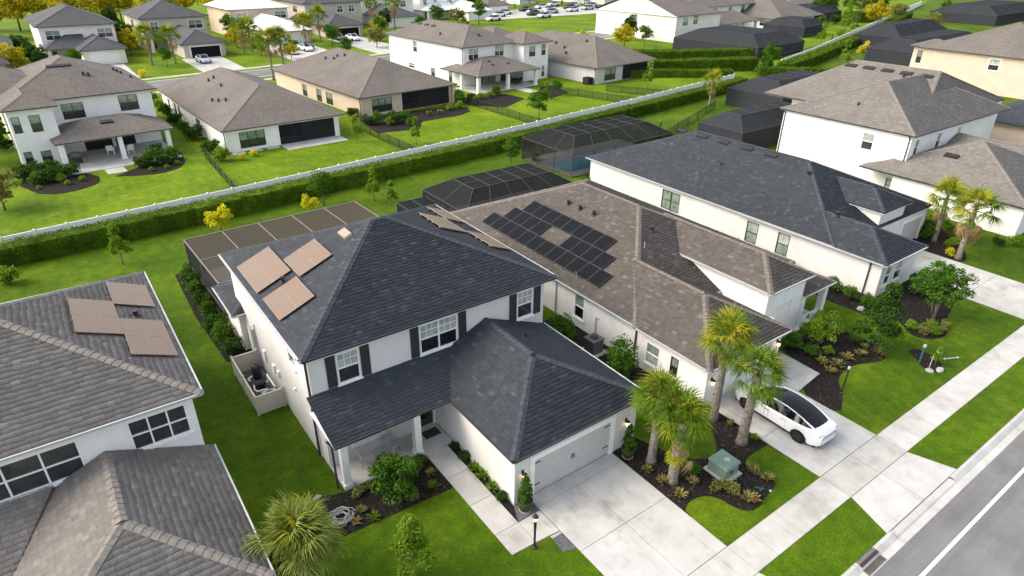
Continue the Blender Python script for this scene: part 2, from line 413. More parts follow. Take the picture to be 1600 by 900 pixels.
# ------------------------------------------------------------------ mesh helpers
class MB:
    def __init__(s):
        s.v = []; s.f = []
    def poly(s, pts):
        n = len(s.v); s.v += [tuple(p) for p in pts]; s.f.append(tuple(range(n, n + len(pts)))); return s
    def box(s, x0, x1, y0, y1, z0, z1):
        n = len(s.v)
        s.v += [(x0, y0, z0), (x1, y0, z0), (x1, y1, z0), (x0, y1, z0), (x0, y0, z1), (x1, y0, z1), (x1, y1, z1), (x0, y1, z1)]
        s.f += [tuple(n + i for i in q) for q in ((0, 3, 2, 1), (4, 5, 6, 7), (0, 1, 5, 4), (1, 2, 6, 5), (2, 3, 7, 6), (3, 0, 4, 7))]
        return s
    def hexa(s, p):                                   # 8 points: bottom 4, top 4
        n = len(s.v); s.v += [tuple(q) for q in p]
        s.f += [tuple(n + i for i in q) for q in ((0, 3, 2, 1), (4, 5, 6, 7), (0, 1, 5, 4), (1, 2, 6, 5), (2, 3, 7, 6), (3, 0, 4, 7))]
        return s
    def bar(s, a, b, w, h=None, up=(0, 0, 1)):        # rectangular bar from a to b
        h = h or w
        a = Vector(a); b = Vector(b); d = (b - a).normalized(); u = Vector(up)
        if abs(d.dot(u)) > 0.98: u = Vector((1, 0, 0))
        r = d.cross(u).normalized() * (w / 2); u2 = r.cross(d).normalized() * (h / 2)
        return s.hexa([a - r - u2, a + r - u2, b + r - u2, b - r - u2, a - r + u2, a + r + u2, b + r + u2, b - r + u2])
    def prism(s, poly, z0, z1):
        n = len(s.v); k = len(poly)
        a = sum(poly[i][0] * poly[(i + 1) % k][1] - poly[(i + 1) % k][0] * poly[i][1] for i in range(k))
        if a < 0: poly = poly[::-1]
        s.v += [(p[0], p[1], z0) for p in poly] + [(p[0], p[1], z1) for p in poly]
        s.f.append(tuple(n + i for i in range(k))[::-1]); s.f.append(tuple(n + k + i for i in range(k)))
        for i in range(k):
            j = (i + 1) % k; s.f.append((n + i, n + j, n + k + j, n + k + i))
        return s
    def slabpoly(s, pts, dz):                         # 3-D polygon thickened downwards
        k = len(pts); n = len(s.v)
        s.v += [tuple(p) for p in pts] + [(p[0], p[1], p[2] - dz) for p in pts]
        s.f.append(tuple(n + i for i in range(k))); s.f.append(tuple(n + k + i for i in range(k))[::-1])
        for i in range(k):
            j = (i + 1) % k; s.f.append((n + i, n + k + i, n + k + j, n + j))
        return s
    def tube(s, pts, rad, n=8, cap=True):
        pts = [Vector(p) for p in pts]; base = len(s.v)
        if not hasattr(rad, '__len__'): rad = [rad] * len(pts)
        prev = None
        for i, p in enumerate(pts):
            d = (pts[min(i + 1, len(pts) - 1)] - pts[max(i - 1, 0)]).normalized()
            ref = prev if prev is not None else (Vector((1, 0, 0)) if abs(d.x) < 0.9 else Vector((0, 1, 0)))
            a = (ref - d * ref.dot(d)).normalized(); b = d.cross(a); prev = a
            for k in range(n):
                t = 2 * math.pi * k / n; s.v.append(tuple(p + (a * math.cos(t) + b * math.sin(t)) * rad[i]))
        for i in range(len(pts) - 1):
            for k in range(n):
                k2 = (k + 1) % n; q = base + i * n
                s.f.append((q + k, q + k2, q + n + k2, q + n + k))
        if cap:
            s.f.append(tuple(base + k for k in range(n))[::-1]); q = base + (len(pts) - 1) * n; s.f.append(tuple(q + k for k in range(n)))
        return s
    def lathe(s, prof, c=(0, 0, 0), n=16, axis='z'):
        base = len(s.v)
        for r, z in prof:
            for k in range(n):
                t = 2 * math.pi * k / n
                if axis == 'z': s.v.append((c[0] + r * math.cos(t), c[1] + r * math.sin(t), c[2] + z))
                else: s.v.append((c[0] + z, c[1] + r * math.cos(t), c[2] + r * math.sin(t)))
        for i in range(len(prof) - 1):
            for k in range(n):
                k2 = (k + 1) % n; q = base + i * n; s.f.append((q + k, q + k2, q + n + k2, q + n + k))
        s.f.append(tuple(base + k for k in range(n))[::-1]); q = base + (len(prof) - 1) * n; s.f.append(tuple(q + k for k in range(n)))
        return s
    def mesh(s, name, mat, shift=(0, 0, 0), smooth=False):
        me = bpy.data.meshes.new(name)
        sx, sy, sz = shift
        me.from_pydata([(a - sx, b - sy, c - sz) for a, b, c in s.v], [], s.f)
        if mat is not None: me.materials.append(mat)
        if smooth:
            me.polygons.foreach_set('use_smooth', [True] * len(me.polygons))
        return me

def fast_mesh(name, V, F, mat, smooth=False):
    V = np.asarray(V, dtype=np.float32); F = np.asarray(F, dtype=np.int32)
    me = bpy.data.meshes.new(name)
    me.vertices.add(len(V)); me.vertices.foreach_set('co', V.ravel())
    k = F.shape[1]
    me.loops.add(F.size); me.loops.foreach_set('vertex_index', F.ravel())
    me.polygons.add(len(F)); me.polygons.foreach_set('loop_start', np.arange(0, F.size, k, dtype=np.int32))
    me.update(calc_edges=True)
    me.materials.append(mat)
    return me

def link(name, me, parent=None):
    o = bpy.data.objects.new(name, me); COL.objects.link(o)
    if parent is not None: o.parent = parent
    return o

def rootof(o):
    while o.parent is not None: o = o.parent
    return o

def tag(o, label=None, cat=None, group=None, kind=None):
    if label: o['label'] = label
    if cat: o['category'] = cat
    if group: o['group'] = group
    if kind: o['kind'] = kind
    return o

def thing(name, label, cat, loc=(0, 0, 0), group=None):
    o = link(name, None); o.location = loc; o.empty_display_size = 0.3
    return tag(o, label, cat, group)

def part(name, mb, mat, parent, smooth=False):        # vertices given in world space of an unrotated root
    r = rootof(parent)
    return link(name, mb.mesh(name, mat, tuple(r.location), smooth), parent)

def solo(name, mb, mat, label, cat, loc, group=None, smooth=False):
    o = link(name, mb.mesh(name, mat, loc, smooth)); o.location = loc
    return tag(o, label, cat, group)

def structure(name, mb, mat, label=None, parent=None, smooth=False):
    o = link(name, mb.mesh(name, mat, (0, 0, 0), smooth), parent)
    if parent is None: tag(o, label, kind='structure')
    return o

def copy_tree(o, parent=None):
    c = o.copy(); COL.objects.link(c)
    if parent is not None: c.parent = parent
    for ch in list(o.children): copy_tree(ch, c)
    return c

def put(proto, used, loc, rz=0.0, sc=1.0, label=None, group=None, sz=None):
    """place the prototype itself the first time, copies of it after that"""
    o = proto if not used.get(proto.name) else copy_tree(proto)
    used[proto.name] = True
    o.location = loc; o.rotation_euler = (0, 0, rz); o.scale = (sc, sc, sz or sc)
    if label: o['label'] = label
    if group: o['group'] = group
    return o
USED = {}
ORD = ['first', 'second', 'third', 'fourth', 'fifth', 'sixth', 'seventh', 'eighth', 'ninth', 'tenth', 'eleventh', 'twelfth', 'thirteenth', 'fourteenth', 'fifteenth', 'sixteenth']

# ------------------------------------------------------------------ shingled hip roofs
def slope_frame(pts):
    p = [np.array(q, float) for q in pts]
    u = p[1] - p[0]; u /= np.linalg.norm(u)
    n = np.cross(p[1] - p[0], p[2] - p[0]); n /= np.linalg.norm(n)
    if n[2] < 0: n = -n
    v = np.cross(n, u)
    if v[2] < 0: v = -v
    return p[0], u, v, n

def shingle_geo(pts, row=0.23, rng=RNG, wmin=0.22, wmax=0.42):
    o, u, v, n = slope_frame(pts)
    P2 = np.array([[(np.array(q) - o) @ u, (np.array(q) - o) @ v] for q in pts])
    vmax = P2[:, 1].max(); k = len(P2)
    def span(h):
        xs = []
        for i in range(k):
            a, b = P2[i], P2[(i + 1) % k]
            if (a[1] - h) * (b[1] - h) <= 0 and abs(a[1] - b[1]) > 1e-9:
                xs.append(a[0] + (b[0] - a[0]) * (h - a[1]) / (b[1] - a[1]))
            elif abs(a[1] - h) < 1e-9 and abs(b[1] - h) < 1e-9: xs += [a[0], b[0]]
        return (min(xs), max(xs)) if xs else None
    V = []; cnt = 0
    rows = int(vmax / row)
    for r in range(rows + 1):
        lo = max(r * row, 1e-4); hi = min((r + 1) * row + 0.015, vmax - 1e-4)
        if hi <= lo: continue
        s0, s1 = span(lo), span(hi)
        if s0 is None or s1 is None: continue
        L = s0[1] - s0[0]
        if L < 0.05: continue
        m = int(L / wmin) + 3
        cuts = np.cumsum(rng.uniform(wmin, wmax, m)) + s0[0] - rng.uniform(0, wmax)
        cuts = cuts[(cuts > s0[0] + 0.03) & (cuts < s0[1] - 0.03)]
        e = np.concatenate([[s0[0]], cuts, [s0[1]]])
        a0, b0 = e[:-1], e[1:]
        gap = 0.006
        a1 = np.clip(a0, s1[0], s1[1]); b1 = np.clip(b0, s1[0], s1[1])
        ok = (b0 - a0) > 0.02
        a0, b0, a1, b1 = a0[ok] + gap, b0[ok] - gap, a1[ok] + gap, b1[ok] - gap
        b1 = np.maximum(b1, a1 + 0.002)
        c = len(a0)
        lj = lo - rng.choice([0.0, 0.02, 0.055], c) * (r > 0)
        th = 0.016 + rng.uniform(0, 0.014, c)
        q = np.empty((c, 6, 3))
        for j, (uu, vv, hh) in enumerate(((a0, lj, th), (b0, lj, th), (b1, np.full(c, hi), np.full(c, 0.006)), (a1, np.full(c, hi), np.full(c, 0.006)), (a0, lj, np.full(c, 0.0)), (b0, lj, np.full(c, 0.0)))):
            q[:, j] = o + np.outer(uu, u) + np.outer(vv, v) + np.outer(hh, n)
        V.append(q)
    V = np.concatenate(V); c = len(V)
    base = (np.arange(c) * 6)[:, None]
    F = np.concatenate([base + np.array([[0, 1, 2, 3]]), base + np.array([[4, 5, 1, 0]])])
    return V.reshape(-1, 3), F

def cap_mesh(mat, name='ridge_cap', L=0.40, w=0.21, drop=0.072):
    b = MB()
    pts0 = [(-w, 0, -drop + 0.03), (0, 0, 0.045), (w, 0, -drop + 0.03)]
    pts1 = [(-w * 0.95, L, -drop + 0.005), (0, L, 0.02), (w * 0.95, L, -drop + 0.005)]
    n = 0
    b.v = pts0 + pts1 + [(-w, 0, -drop - 0.01), (0, 0, 0.0), (w, 0, -drop - 0.01)]
    b.f = [(0, 1, 4, 3), (1, 2, 5, 4), (6, 7, 1, 0), (7, 8, 2, 1)]
    return b.mesh(name, mat)

STYLE = {
    'slate': dict(deck='dk_slate', sh='sh_slate', cap='cap_slate'),
    'brown': dict(deck='dk_brown', sh='sh_brown', cap='cap_brown'),
    'grey': dict(deck='dk_brown', sh='sh_grey', cap='cap_grey'),
    'far_brown': dict(deck='dk_brown', sh=None, cap='cap_brown'),
    'far_slate': dict(deck='dk_slate', sh=None, cap='cap_slate'),
    'far_grey': dict(deck='dk_grey', sh=None, cap='cap_slate'),
    'far_white': dict(deck='dk_white', sh=None, cap='dk_white'),
}
CAPM = {}
def hip_geo(x0, x1, y0, y1, ze, pitch, hip='SNEW', axis=None):
    """slopes {face: polygon starting with its eave}, hips {name: (low, high)}"""
    along_y = (axis == 'y') or (axis is None and (x1 - x0) <= (y1 - y0))
    S = {}; Hh = {}
    if along_y:
        hw = (x1 - x0) / 2; xr = (x0 + x1) / 2; zr = ze + pitch * hw
        ya = y0 + hw if 'S' in hip else y0
        yb = y1 - hw if 'N' in hip else y1
        if ya > yb: ya = yb = (ya + yb) / 2
        a, b = (xr, ya, zr), (xr, yb, zr)
        S['W'] = [(x0, y1, ze), (x0, y0, ze), a, b]; S['E'] = [(x1, y0, ze), (x1, y1, ze), b, a]
        if 'S' in hip: S['S'] = [(x0, y0, ze), (x1, y0, ze), a]
        if 'N' in hip: S['N'] = [(x1, y1, ze), (x0, y1, ze), b]
        Hh = {'SW': ((x0, y0, ze), a), 'SE': ((x1, y0, ze), a), 'NW': ((x0, y1, ze), b), 'NE': ((x1, y1, ze), b), 'ridge': (a, b)}
        if 'S' not in hip: Hh.pop('SW'); Hh.pop('SE')
        if 'N' not in hip: Hh.pop('NW'); Hh.pop('NE')
    else:
        hw = (y1 - y0) / 2; yr = (y0 + y1) / 2; zr = ze + pitch * hw
        xa = x0 + hw if 'W' in hip else x0
        xb = x1 - hw if 'E' in hip else x1
        if xa > xb: xa = xb = (xa + xb) / 2
        a, b = (xa, yr, zr), (xb, yr, zr)
        S['S'] = [(x0, y0, ze), (x1, y0, ze), b, a]; S['N'] = [(x1, y1, ze), (x0, y1, ze), a, b]
        if 'W' in hip: S['W'] = [(x0, y1, ze), (x0, y0, ze), a]
        if 'E' in hip: S['E'] = [(x1, y0, ze), (x1, y1, ze), b]
        Hh = {'SW': ((x0, y0, ze), a), 'NW': ((x0, y1, ze), a), 'SE': ((x1, y0, ze), b), 'NE': ((x1, y1, ze), b), 'ridge': (a, b)}
        if 'W' not in hip: Hh.pop('SW'); Hh.pop('NW')
        if 'E' not in hip: Hh.pop('SE'); Hh.pop('NE')
    if math.dist(*Hh['ridge']) < 0.1: Hh.pop('ridge')
    return S, Hh

def clean(poly):
    out = []
    for p in poly:
        if not out or math.dist(out[-1], p) > 1e-3: out.append(p)
    if math.dist(out[0], out[-1]) < 1e-3: out.pop()
    return out

def build_roof(root, S, Hh, style, shingle='', caps=(), gut='gutter_d', guts='SNEW', rect=None, ze=None, label=None, row=0.23, soffit=True, over=0.35):
    st = STYLE[style]; deck = MB()
    for k, p in S.items():
        deck.slabpoly(clean(p), 0.10)
    ro = part('roof', deck, M[st['deck']], root)
    if label: ro['label'] = label
    loc = np.array(rootof(root).location)
    if st['sh'] and shingle:
        Vs, Fs, off = [], [], 0
        for k in shingle:
            if k in S:
                v, f = shingle_geo(clean(S[k]), row); Vs.append(v - loc); Fs.append(f + off); off += len(v)
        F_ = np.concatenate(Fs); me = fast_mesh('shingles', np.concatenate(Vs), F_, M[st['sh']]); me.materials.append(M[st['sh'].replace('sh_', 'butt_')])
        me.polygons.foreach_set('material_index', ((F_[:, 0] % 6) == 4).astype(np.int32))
        so = link('shingles', me, ro); so['kind'] = 'stuff'
    key = st['cap']
    for k, (a, b) in Hh.items():
        a, b = Vector(a), Vector(b); d = (b - a); L = d.length; d.normalize()
        side = d.cross(Vector((0, 0, 1))).normalized(); up = side.cross(d).normalized()
        if k in caps:
            if key not in CAPM: CAPM[key] = cap_mesh(M[key])
            n = int(L / 0.34)
            for i in range(n):
                p = a + d * (i * 0.34 + 0.02) + up * 0.045
                mt = Matrix((side, d, up)).transposed().to_4x4(); mt.translation = p - Vector(loc)
                o = link('ridge_cap', CAPM[key], ro); o.matrix_local = mt
        else:
            w = 0.18; h = 0.06
            p = [a - side * w - up * 0.03, a + up * h, b + up * h, b - side * w - up * 0.03]
            q = [a + side * w - up * 0.03, b + side * w - up * 0.03, b + up * h, a + up * h]
            rest = MB(); i0 = 0; rest.v = [tuple(x) for x in (p[0], p[1], p[2], p[3], q[0], q[1])]; rest.f = [(0, 1, 2, 3), (4, 5, 2, 1)]
            part('ridge_capping', rest, M[key], ro)
    for k, p in S.items():
        if k in guts:
            a, b = Vector(p[0]), Vector(p[1])
            outn = Vector((b.y - a.y, -(b.x - a.x), 0)).normalized()
            c = Vector((sum(q[0] for q in p) / len(p), sum(q[1] for q in p) / len(p), 0))
            if (c - a).dot(outn) > 0: outn = -outn
            ex = (b - a).normalized() * 0.0; g = MB()
            z1, z0 = 0.010, -0.11
            a2, b2 = a - ex, b + ex; o1 = outn * 0.004; o2 = outn * 0.09
            def pt(q, o_, z): return (q.x + o_.x, q.y + o_.y, q.z + z)
            g.hexa([pt(a2, o1, z0), pt(b2, o1, z0), pt(b2, o2 * 0.8, z0), pt(a2, o2 * 0.8, z0), pt(a2, o1, z1), pt(b2, o1, z1), pt(b2, o2, z1), pt(a2, o2, z1)])
            part('gutter', g, M[gut], ro)
    if soffit and rect:
        x0, x1, y0, y1 = rect
        s = MB(); s.box(x0 + 0.02, x1 - 0.02, y0 + 0.02, y1 - 0.02, ze - 0.15, ze - 0.11)
        part('soffit', s, M['trim'], ro)
    return ro

def hip_roof(root, x0, x1, y0, y1, ze, pitch, style, hip='SNEW', axis=None, shingle='', caps=(), **kw):
    S, Hh = hip_geo(x0, x1, y0, y1, ze, pitch, hip, axis)
    return build_roof(root, S, Hh, style, shingle, caps, rect=(x0, x1, y0, y1), ze=ze, **kw)

# ------------------------------------------------------------------ walls, windows, doors
def fmap(face, c):
    if face == 'S': return lambda u, z, d=0.0: (u, c - d, z)
    if face == 'N': return lambda u, z, d=0.0: (u, c + d, z)
    if face == 'W': return lambda u, z, d=0.0: (c - d, u, z)
    return lambda u, z, d=0.0: (c + d, u, z)

def fbox(mb, fm, u0, u1, z0, z1, d0, d1):
    mb.hexa([fm(u0, z0, d0), fm(u1, z0, d0), fm(u1, z0, d1), fm(u0, z0, d1), fm(u0, z1, d0), fm(u1, z1, d0), fm(u1, z1, d1), fm(u0, z1, d1)])

def wall_block(root, mat, x0, x1, y0, y1, z0, z1, ops=(), depth=0.12, label=None):
    mb = MB()
    for face, c, ua, ub in (('S', y0, x0, x1), ('N', y1, x0, x1), ('W', x0, y0, y1), ('E', x1, y0, y1)):
        fm = fmap(face, c); op = [o for o in ops if o[0] == face]
        us = sorted({ua, ub} | {v for o in op for v in o[1:3]}); zs = sorted({z0, z1} | {v for o in op for v in o[3:5]})
        for i in range(len(us) - 1):
            for j in range(len(zs) - 1):
                cu, cz = (us[i] + us[i + 1]) / 2, (zs[j] + zs[j + 1]) / 2
                if any(o[1] < cu < o[2] and o[3] < cz < o[4] for o in op): continue
                q = [fm(us[i], zs[j]), fm(us[i + 1], zs[j]), fm(us[i + 1], zs[j + 1]), fm(us[i], zs[j + 1])]
                if face in 'NW': q = q[::-1]
                mb.poly(q)
        for o in op:
            _, u0, u1, a, b = o[:5]; e = -depth
            for p, q in (((u0, a), (u1, a)), ((u1, a), (u1, b)), ((u1, b), (u0, b)), ((u0, b), (u0, a))):
                mb.poly([fm(p[0], p[1]), fm(q[0], q[1]), fm(q[0], q[1], e), fm(p[0], p[1], e)])
    mb.poly([(x0, y0, z1), (x1, y0, z1), (x1, y1, z1), (x0, y1, z1)])
    w = part('wall', mb, mat, root)
    if label: w['label'] = label
    for o in ops:
        fm = fmap(o[0], {'S': y0, 'N': y1, 'W': x0, 'E': x1}[o[0]])
        kind = o[5]; kw = o[6] if len(o) > 6 else {}
        OPEN[kind](root, fm, *o[1:5], **kw)
    return w

def window(root, fm, u0, u1, z0, z1, n=1, frame='trim', up='glass_up', lo='glass_lo', grid=0, shut=False, sill=True, trim=None, panes=True, name='window'):
    fr = MB(); t = 0.055
    fbox(fr, fm, u0, u1, z0, z0 + t, -0.10, 0.015); fbox(fr, fm, u0, u1, z1 - t, z1, -0.10, 0.015)
    fbox(fr, fm, u0, u0 + t, z0 + t, z1 - t, -0.10, 0.012); fbox(fr, fm, u1 - t, u1, z0 + t, z1 - t, -0.10, 0.012)
    w = (u1 - u0) / n; zm = z0 + (z1 - z0) * 0.5
    for i in range(n):
        a = u0 + i * w + (t if i == 0 else 0.035); b = u0 + (i + 1) * w - (t if i == n - 1 else 0.035)
        if i: fbox(fr, fm, u0 + i * w - 0.035, u0 + i * w + 0.035, z0 + t, z1 - t, -0.098, 0.010)
        fbox(fr, fm, a, b, zm - 0.03, zm + 0.03, -0.095, -0.005)
        if grid:
            for g in range(1, grid):
                gx = a + (b - a) * g / grid; fbox(fr, fm, gx - 0.012, gx + 0.012, zm + 0.03, z1 - t, -0.07, -0.035)
            gz = (zm + z1) / 2; fbox(fr, fm, a, b, gz - 0.012, gz + 0.012, -0.069, -0.036)
    wo = part(name, fr, M[frame], root)
    for i in range(n):
        a = u0 + i * w + (t if i == 0 else 0.035); b = u0 + (i + 1) * w - (t if i == n - 1 else 0.035)
        for mk, za, zb in ((up, zm + 0.03, z1 - t), (lo, z0 + t, zm - 0.03)):
            p = MB(); fbox(p, fm, a, b, za, zb, -0.075, -0.06); part('pane', p, M[mk], wo)
    if sill:
        s = MB(); fbox(s, fm, u0 - 0.1, u1 + 0.1, z0 - 0.13, z0 - 0.003, 0.003, 0.09); part('sill', s, M['trim'], wo)
    if trim:
        s = MB(); b = 0.12
        fbox(s, fm, u0 - b, u1 + b, z1 + 0.003, z1 + b, 0.002, 0.045); fbox(s, fm, u0 - b, u0 - 0.003, z0, z1 + 0.003, 0.002, 0.04); fbox(s, fm, u1 + 0.003, u1 + b, z0, z1 + 0.003, 0.002, 0.04)
        part('surround', s, M[trim], wo)
    if shut:
        sw = 0.50
        for a, b in ((u0 - 0.08 - sw, u0 - 0.08), (u1 + 0.08, u1 + 0.08 + sw)):
            s = MB(); fbox(s, fm, a, b, z0 - 0.02, z1 + 0.02, 0.003, 0.03)
            for (p, q) in ((a, a + 0.06), (b - 0.06, b)): fbox(s, fm, p, q, z0 - 0.02, z1 + 0.02, 0.03, 0.05)
            for zz in (z0 - 0.02, (z0 + z1) / 2 - 0.04, z1 - 0.06): fbox(s, fm, a + 0.06, b - 0.06, zz, zz + 0.08, 0.03, 0.049)
            k = 14
            for i in range(k):
                zz = z0 + 0.08 + (z1 - z0 - 0.2) * i / k; fbox(s, fm, a + 0.06, b - 0.06, zz, zz + 0.035, 0.03, 0.042)
            part('shutter', s, M['shutter'], root)
    return wo

def door(root, fm, u0, u1, z0, z1, col='wood', glassy=True):
    d = MB(); fbox(d, fm, u0, u1, z0, z1, -0.1, -0.05); do = part('door', d, M[col], root)
    f = MB()
    for a, b, c, e in ((u0 - 0.1, u0, z0, z1 + 0.1), (u1, u1 + 0.1, z0, z1 + 0.1), (u0, u1, z1, z1 + 0.1)): fbox(f, fm, a, b, c, e, 0.002, 0.05)
    part('door_frame', f, M['trim'], do)
    if glassy:
        g = MB(); fbox(g, fm, u0 + 0.18, u1 - 0.18, z0 + 0.5, z1 - 0.15, -0.05, -0.035); part('pane', g, M['glass_dk'], do)
    h = MB(); fbox(h, fm, u0 + 0.08, u0 + 0.12, z0 + 0.95, z0 + 1.15, -0.05, 0.0); part('handle', h, M['metal'], do)

def slider(root, fm, u0, u1, z0, z1, n=3, col='black', g='glass_dk'):
    f = MB(); t = 0.07
    fbox(f, fm, u0, u1, z1 - t, z1, -0.1, 0.01); fbox(f, fm, u0, u1, z0, z0 + 0.05, -0.1, 0.01)
    w = (u1 - u0) / n
    for i in range(n + 1):
        c = u0 + i * w; a = max(u0, c - 0.035); b = min(u1, c + 0.035); fbox(f, fm, a, b, z0 + 0.05, z1 - t, -0.098, 0.008)
    so = part('sliding_door', f, M[col], root)
    for i in range(n):
        p = MB(); fbox(p, fm, u0 + i * w + 0.035, u0 + (i + 1) * w - 0.035, z0 + 0.05, z1 - t, -0.07, -0.055); part('pane', p, M[g], so)

def garage(root, fm, u0, u1, z0, z1, col='door_grey', tw=0.25, hard=True, rows=4, cols=1, open_=False):
    f = MB()
    for a, b, c, e in ((u0 - tw, u0 - 0.003, z0, z1 + tw), (u1 + 0.003, u1 + tw, z0, z1 + tw), (u0 - 0.003, u1 + 0.003, z1 + 0.003, z1 + tw)): fbox(f, fm, a, b, c, e, 0.002, 0.06)
    b = MB()
    if open_:
        fbox(b, fm, u0, u1, z0, z1, -0.115, -0.11); go = part('garage_door', b, M['void'], root); part('door_surround', f, M['trim'], go); return  # open garage, no door: flat dark sheet painted as the shade inside
    fbox(b, fm, u0, u1, z0, z1, -0.11, -0.08)
    go = part('garage_door', b, M[col], root)
    part('door_surround', f, M['trim'], go)
    h = (z1 - z0) / rows; w = (u1 - u0) / cols
    for i in range(rows):
        for j in range(cols):
            p = MB(); fbox(p, fm, u0 + j * w + 0.003, u0 + (j + 1) * w - 0.003, z0 + i * h + 0.003, z0 + (i + 1) * h - 0.003, -0.08, -0.06); part('panel', p, M[col], go)
    if hard:
        um = (u0 + u1) / 2
        for s in (-1, 1):
            p = MB(); fbox(p, fm, um + s * 0.07 - 0.02, um + s * 0.07 + 0.02, z0 + 1.05, z0 + 1.35, -0.06, -0.02); part('handle', p, M['black'], go)
            for zz in (z0 + 0.55, z1 - 0.35):
                e = u0 + 0.02 if s < 0 else u1 - 0.42
                p = MB(); fbox(p, fm, e, e + 0.4, zz, zz + 0.05, -0.06, -0.035); part('hinge', p, M['black'], go)

def lanai(root, fm, u0, u1, z0, z1, n=3, deep=3.0):
    """screened, roofed patio cut into the house: dark room behind, thin posts and a screen"""
    v = MB(); d = -deep
    q = [(u0, z0), (u1, z0), (u1, z1), (u0, z1)]
    v.poly([fm(a, b, d) for a, b in q])
    for i in range(4):
        a, b = q[i], q[(i + 1) % 4]; v.poly([fm(*a, -0.12), fm(*b, -0.12), fm(*b, d), fm(*a, d)])
    vo = part('lanai', v, M['greige_wall'], root)
    g = MB(); fbox(g, fm, u0 + 0.4, u0 + (u1 - u0) * 0.55, z0 + 0.05, z1 - 0.3, d + 0.02, d + 0.06); part('glass_door', g, M['glass_dk'], vo)
    f = MB()
    for i in range(n + 1):
        c = u0 + (u1 - u0) * i / n; a = max(u0, c - 0.03); b = min(u1, c + 0.03); fbox(f, fm, a, b, z0, z1, -0.09, -0.03)
    fbox(f, fm, u0, u1, z0 + 0.8, z0 + 0.86, -0.088, -0.032); part('screen_frame', f, M['black'], vo)
    s = MB(); s.poly([fm(u0, z0, -0.06), fm(u1, z0, -0.06), fm(u1, z1, -0.06), fm(u0, z1, -0.06)]); part('screen', s, M['scr_top'], vo)

def hole(root, fm, u0, u1, z0, z1, mat='void'):
    p = MB(); fbox(p, fm, u0, u1, z0, z1, -0.118, -0.11); part('vent_panel', p, M[mat], root)

OPEN = {'win': window, 'door': door, 'slider': slider, 'garage': garage, 'lanai': lanai, 'hole': hole}

def column(root, x, y, w, z0, z1, mat='trim'):
    b = MB(); h = w / 2; b.box(x - h, x + h, y - h, y + h, z0, z1); b.box(x - h - 0.06, x + h + 0.06, y - h - 0.06, y + h + 0.06, z0, z0 + 0.22)
    part('column', b, M[mat], root)

def downspout(root, x, y, z0, z1, out, mat='gutter_d'):
    ox, oy = out
    b = MB(); b.bar((x + ox * 0.45, y + oy * 0.45, z1), (x + ox * 0.06, y + oy * 0.06, z1 - 0.35), 0.09); b.bar((x + ox * 0.06, y + oy * 0.06, z1 - 0.33), (x + ox * 0.06, y + oy * 0.06, z0), 0.09)
    part('downspout', b, M[mat], root)

def wall_lamp(root, fm, u, z):
    b = MB(); fbox(b, fm, u - 0.06, u + 0.06, z - 0.05, z + 0.25, 0.003, 0.04)
    c = Vector(fm(u, z, 0.16)); b.lathe([(0.02, 0.22), (0.15, 0.10), (0.13, 0.08)], tuple(c), 6); b.bar(fm(u, z + 0.2, 0.03), (c.x, c.y, c.z + 0.2), 0.03)
    lo = part('wall_lamp', b, M['black'], root)
    g = MB(); g.lathe([(0.075, -0.18), (0.11, 0.075)], tuple(c), 6); part('lamp_glass', g, M['lamp_glow'], lo)

def on_slope(S, x, y):
    o, u, v, n = slope_frame(clean(S)); z = o[2] - (n[0] * (x - o[0]) + n[1] * (y - o[1])) / n[2]
    return Vector((x, y, z)), Vector(n)

def vent_pipe(root, S, x, y, r=0.09, h=0.35):
    p, n = on_slope(S, x, y); b = MB(); b.lathe([(r * 1.9, -0.05), (r * 1.5, 0.06), (r, 0.08), (r, h), (r * 1.25, h), (r * 1.25, h + 0.05)], tuple(p), 10)
    part('vent_pipe', b, M['black'], root)

def box_vent(root, S, x, y, lu=1.2, lv=0.5, h=0.12, mat='black'):
    p, n = on_slope(S, x, y); o, u, v, nn = slope_frame(clean(S)); u = Vector(u); v = Vector(v)
    q = []
    for hh in (0.0, h):
        k = 1.0 if hh == 0 else 0.9
        for a, b in ((-1, -1), (1, -1), (1, 1), (-1, 1)): q.append(p + u * (a * lu / 2 * k) + v * (b * lv / 2 * k) + n * hh)
    m = MB(); m.hexa(q); part('roof_vent', m, M[mat], root)

# ------------------------------------------------------------------ solar panels
PVM = {}
def solar(S, x0, x1, y0, y1, label, group, tan=True, lift=0.14):
    """one framed panel lying along a slope; plan rectangle x0..x1, y0..y1"""
    p, n = on_slope(S, (x0 + x1) / 2, (y0 + y1) / 2); o, u, v, _ = slope_frame(clean(S)); u = Vector(u); v = Vector(v)
    lu = abs((x1 - x0) * u.x) + abs((y1 - y0) * u.y); kv = math.hypot(v.x, v.y); lv = (abs((x1 - x0) * v.x) + abs((y1 - y0) * v.y)) / kv / kv
    key = (round(lu, 2), round(lv, 2), tan)
    if key not in PVM:
        a, b = lu / 2 - 0.006, lv / 2 - 0.006; f = MB(); t = 0.022
        f.box(-a, a, -b, -b + t, -0.02, 0.02); f.box(-a, a, b - t, b, -0.02, 0.02); f.box(-a, -a + t, -b + t, b - t, -0.02, 0.018); f.box(a - t, a, -b + t, b - t, -0.02, 0.018)
        c = MB(); c.box(-a + t, a - t, -b + t, b - t, -0.015, 0.012)
        r = MB()
        for sx in (-0.6, 0.6): r.box(sx * a - 0.025, sx * a + 0.025, -b, b, -lift, -0.02)
        PVM[key] = (f.mesh('frame', M['pv_frame' if tan else 'pv_frame_k']), c.mesh('cells', M['pv_tan' if tan else 'pv_black']), r.mesh('rail', M['metal']))
    root = thing('solar_panel', label, 'solar panel', (0, 0, 0), group)
    mt = Matrix((u, v, n)).transposed().to_4x4(); mt.translation = p + n * lift
    root.matrix_world = mt
    for nm, me in zip(('frame', 'cells', 'mounting_rail'), PVM[key]): link(nm, me, root)
    return root

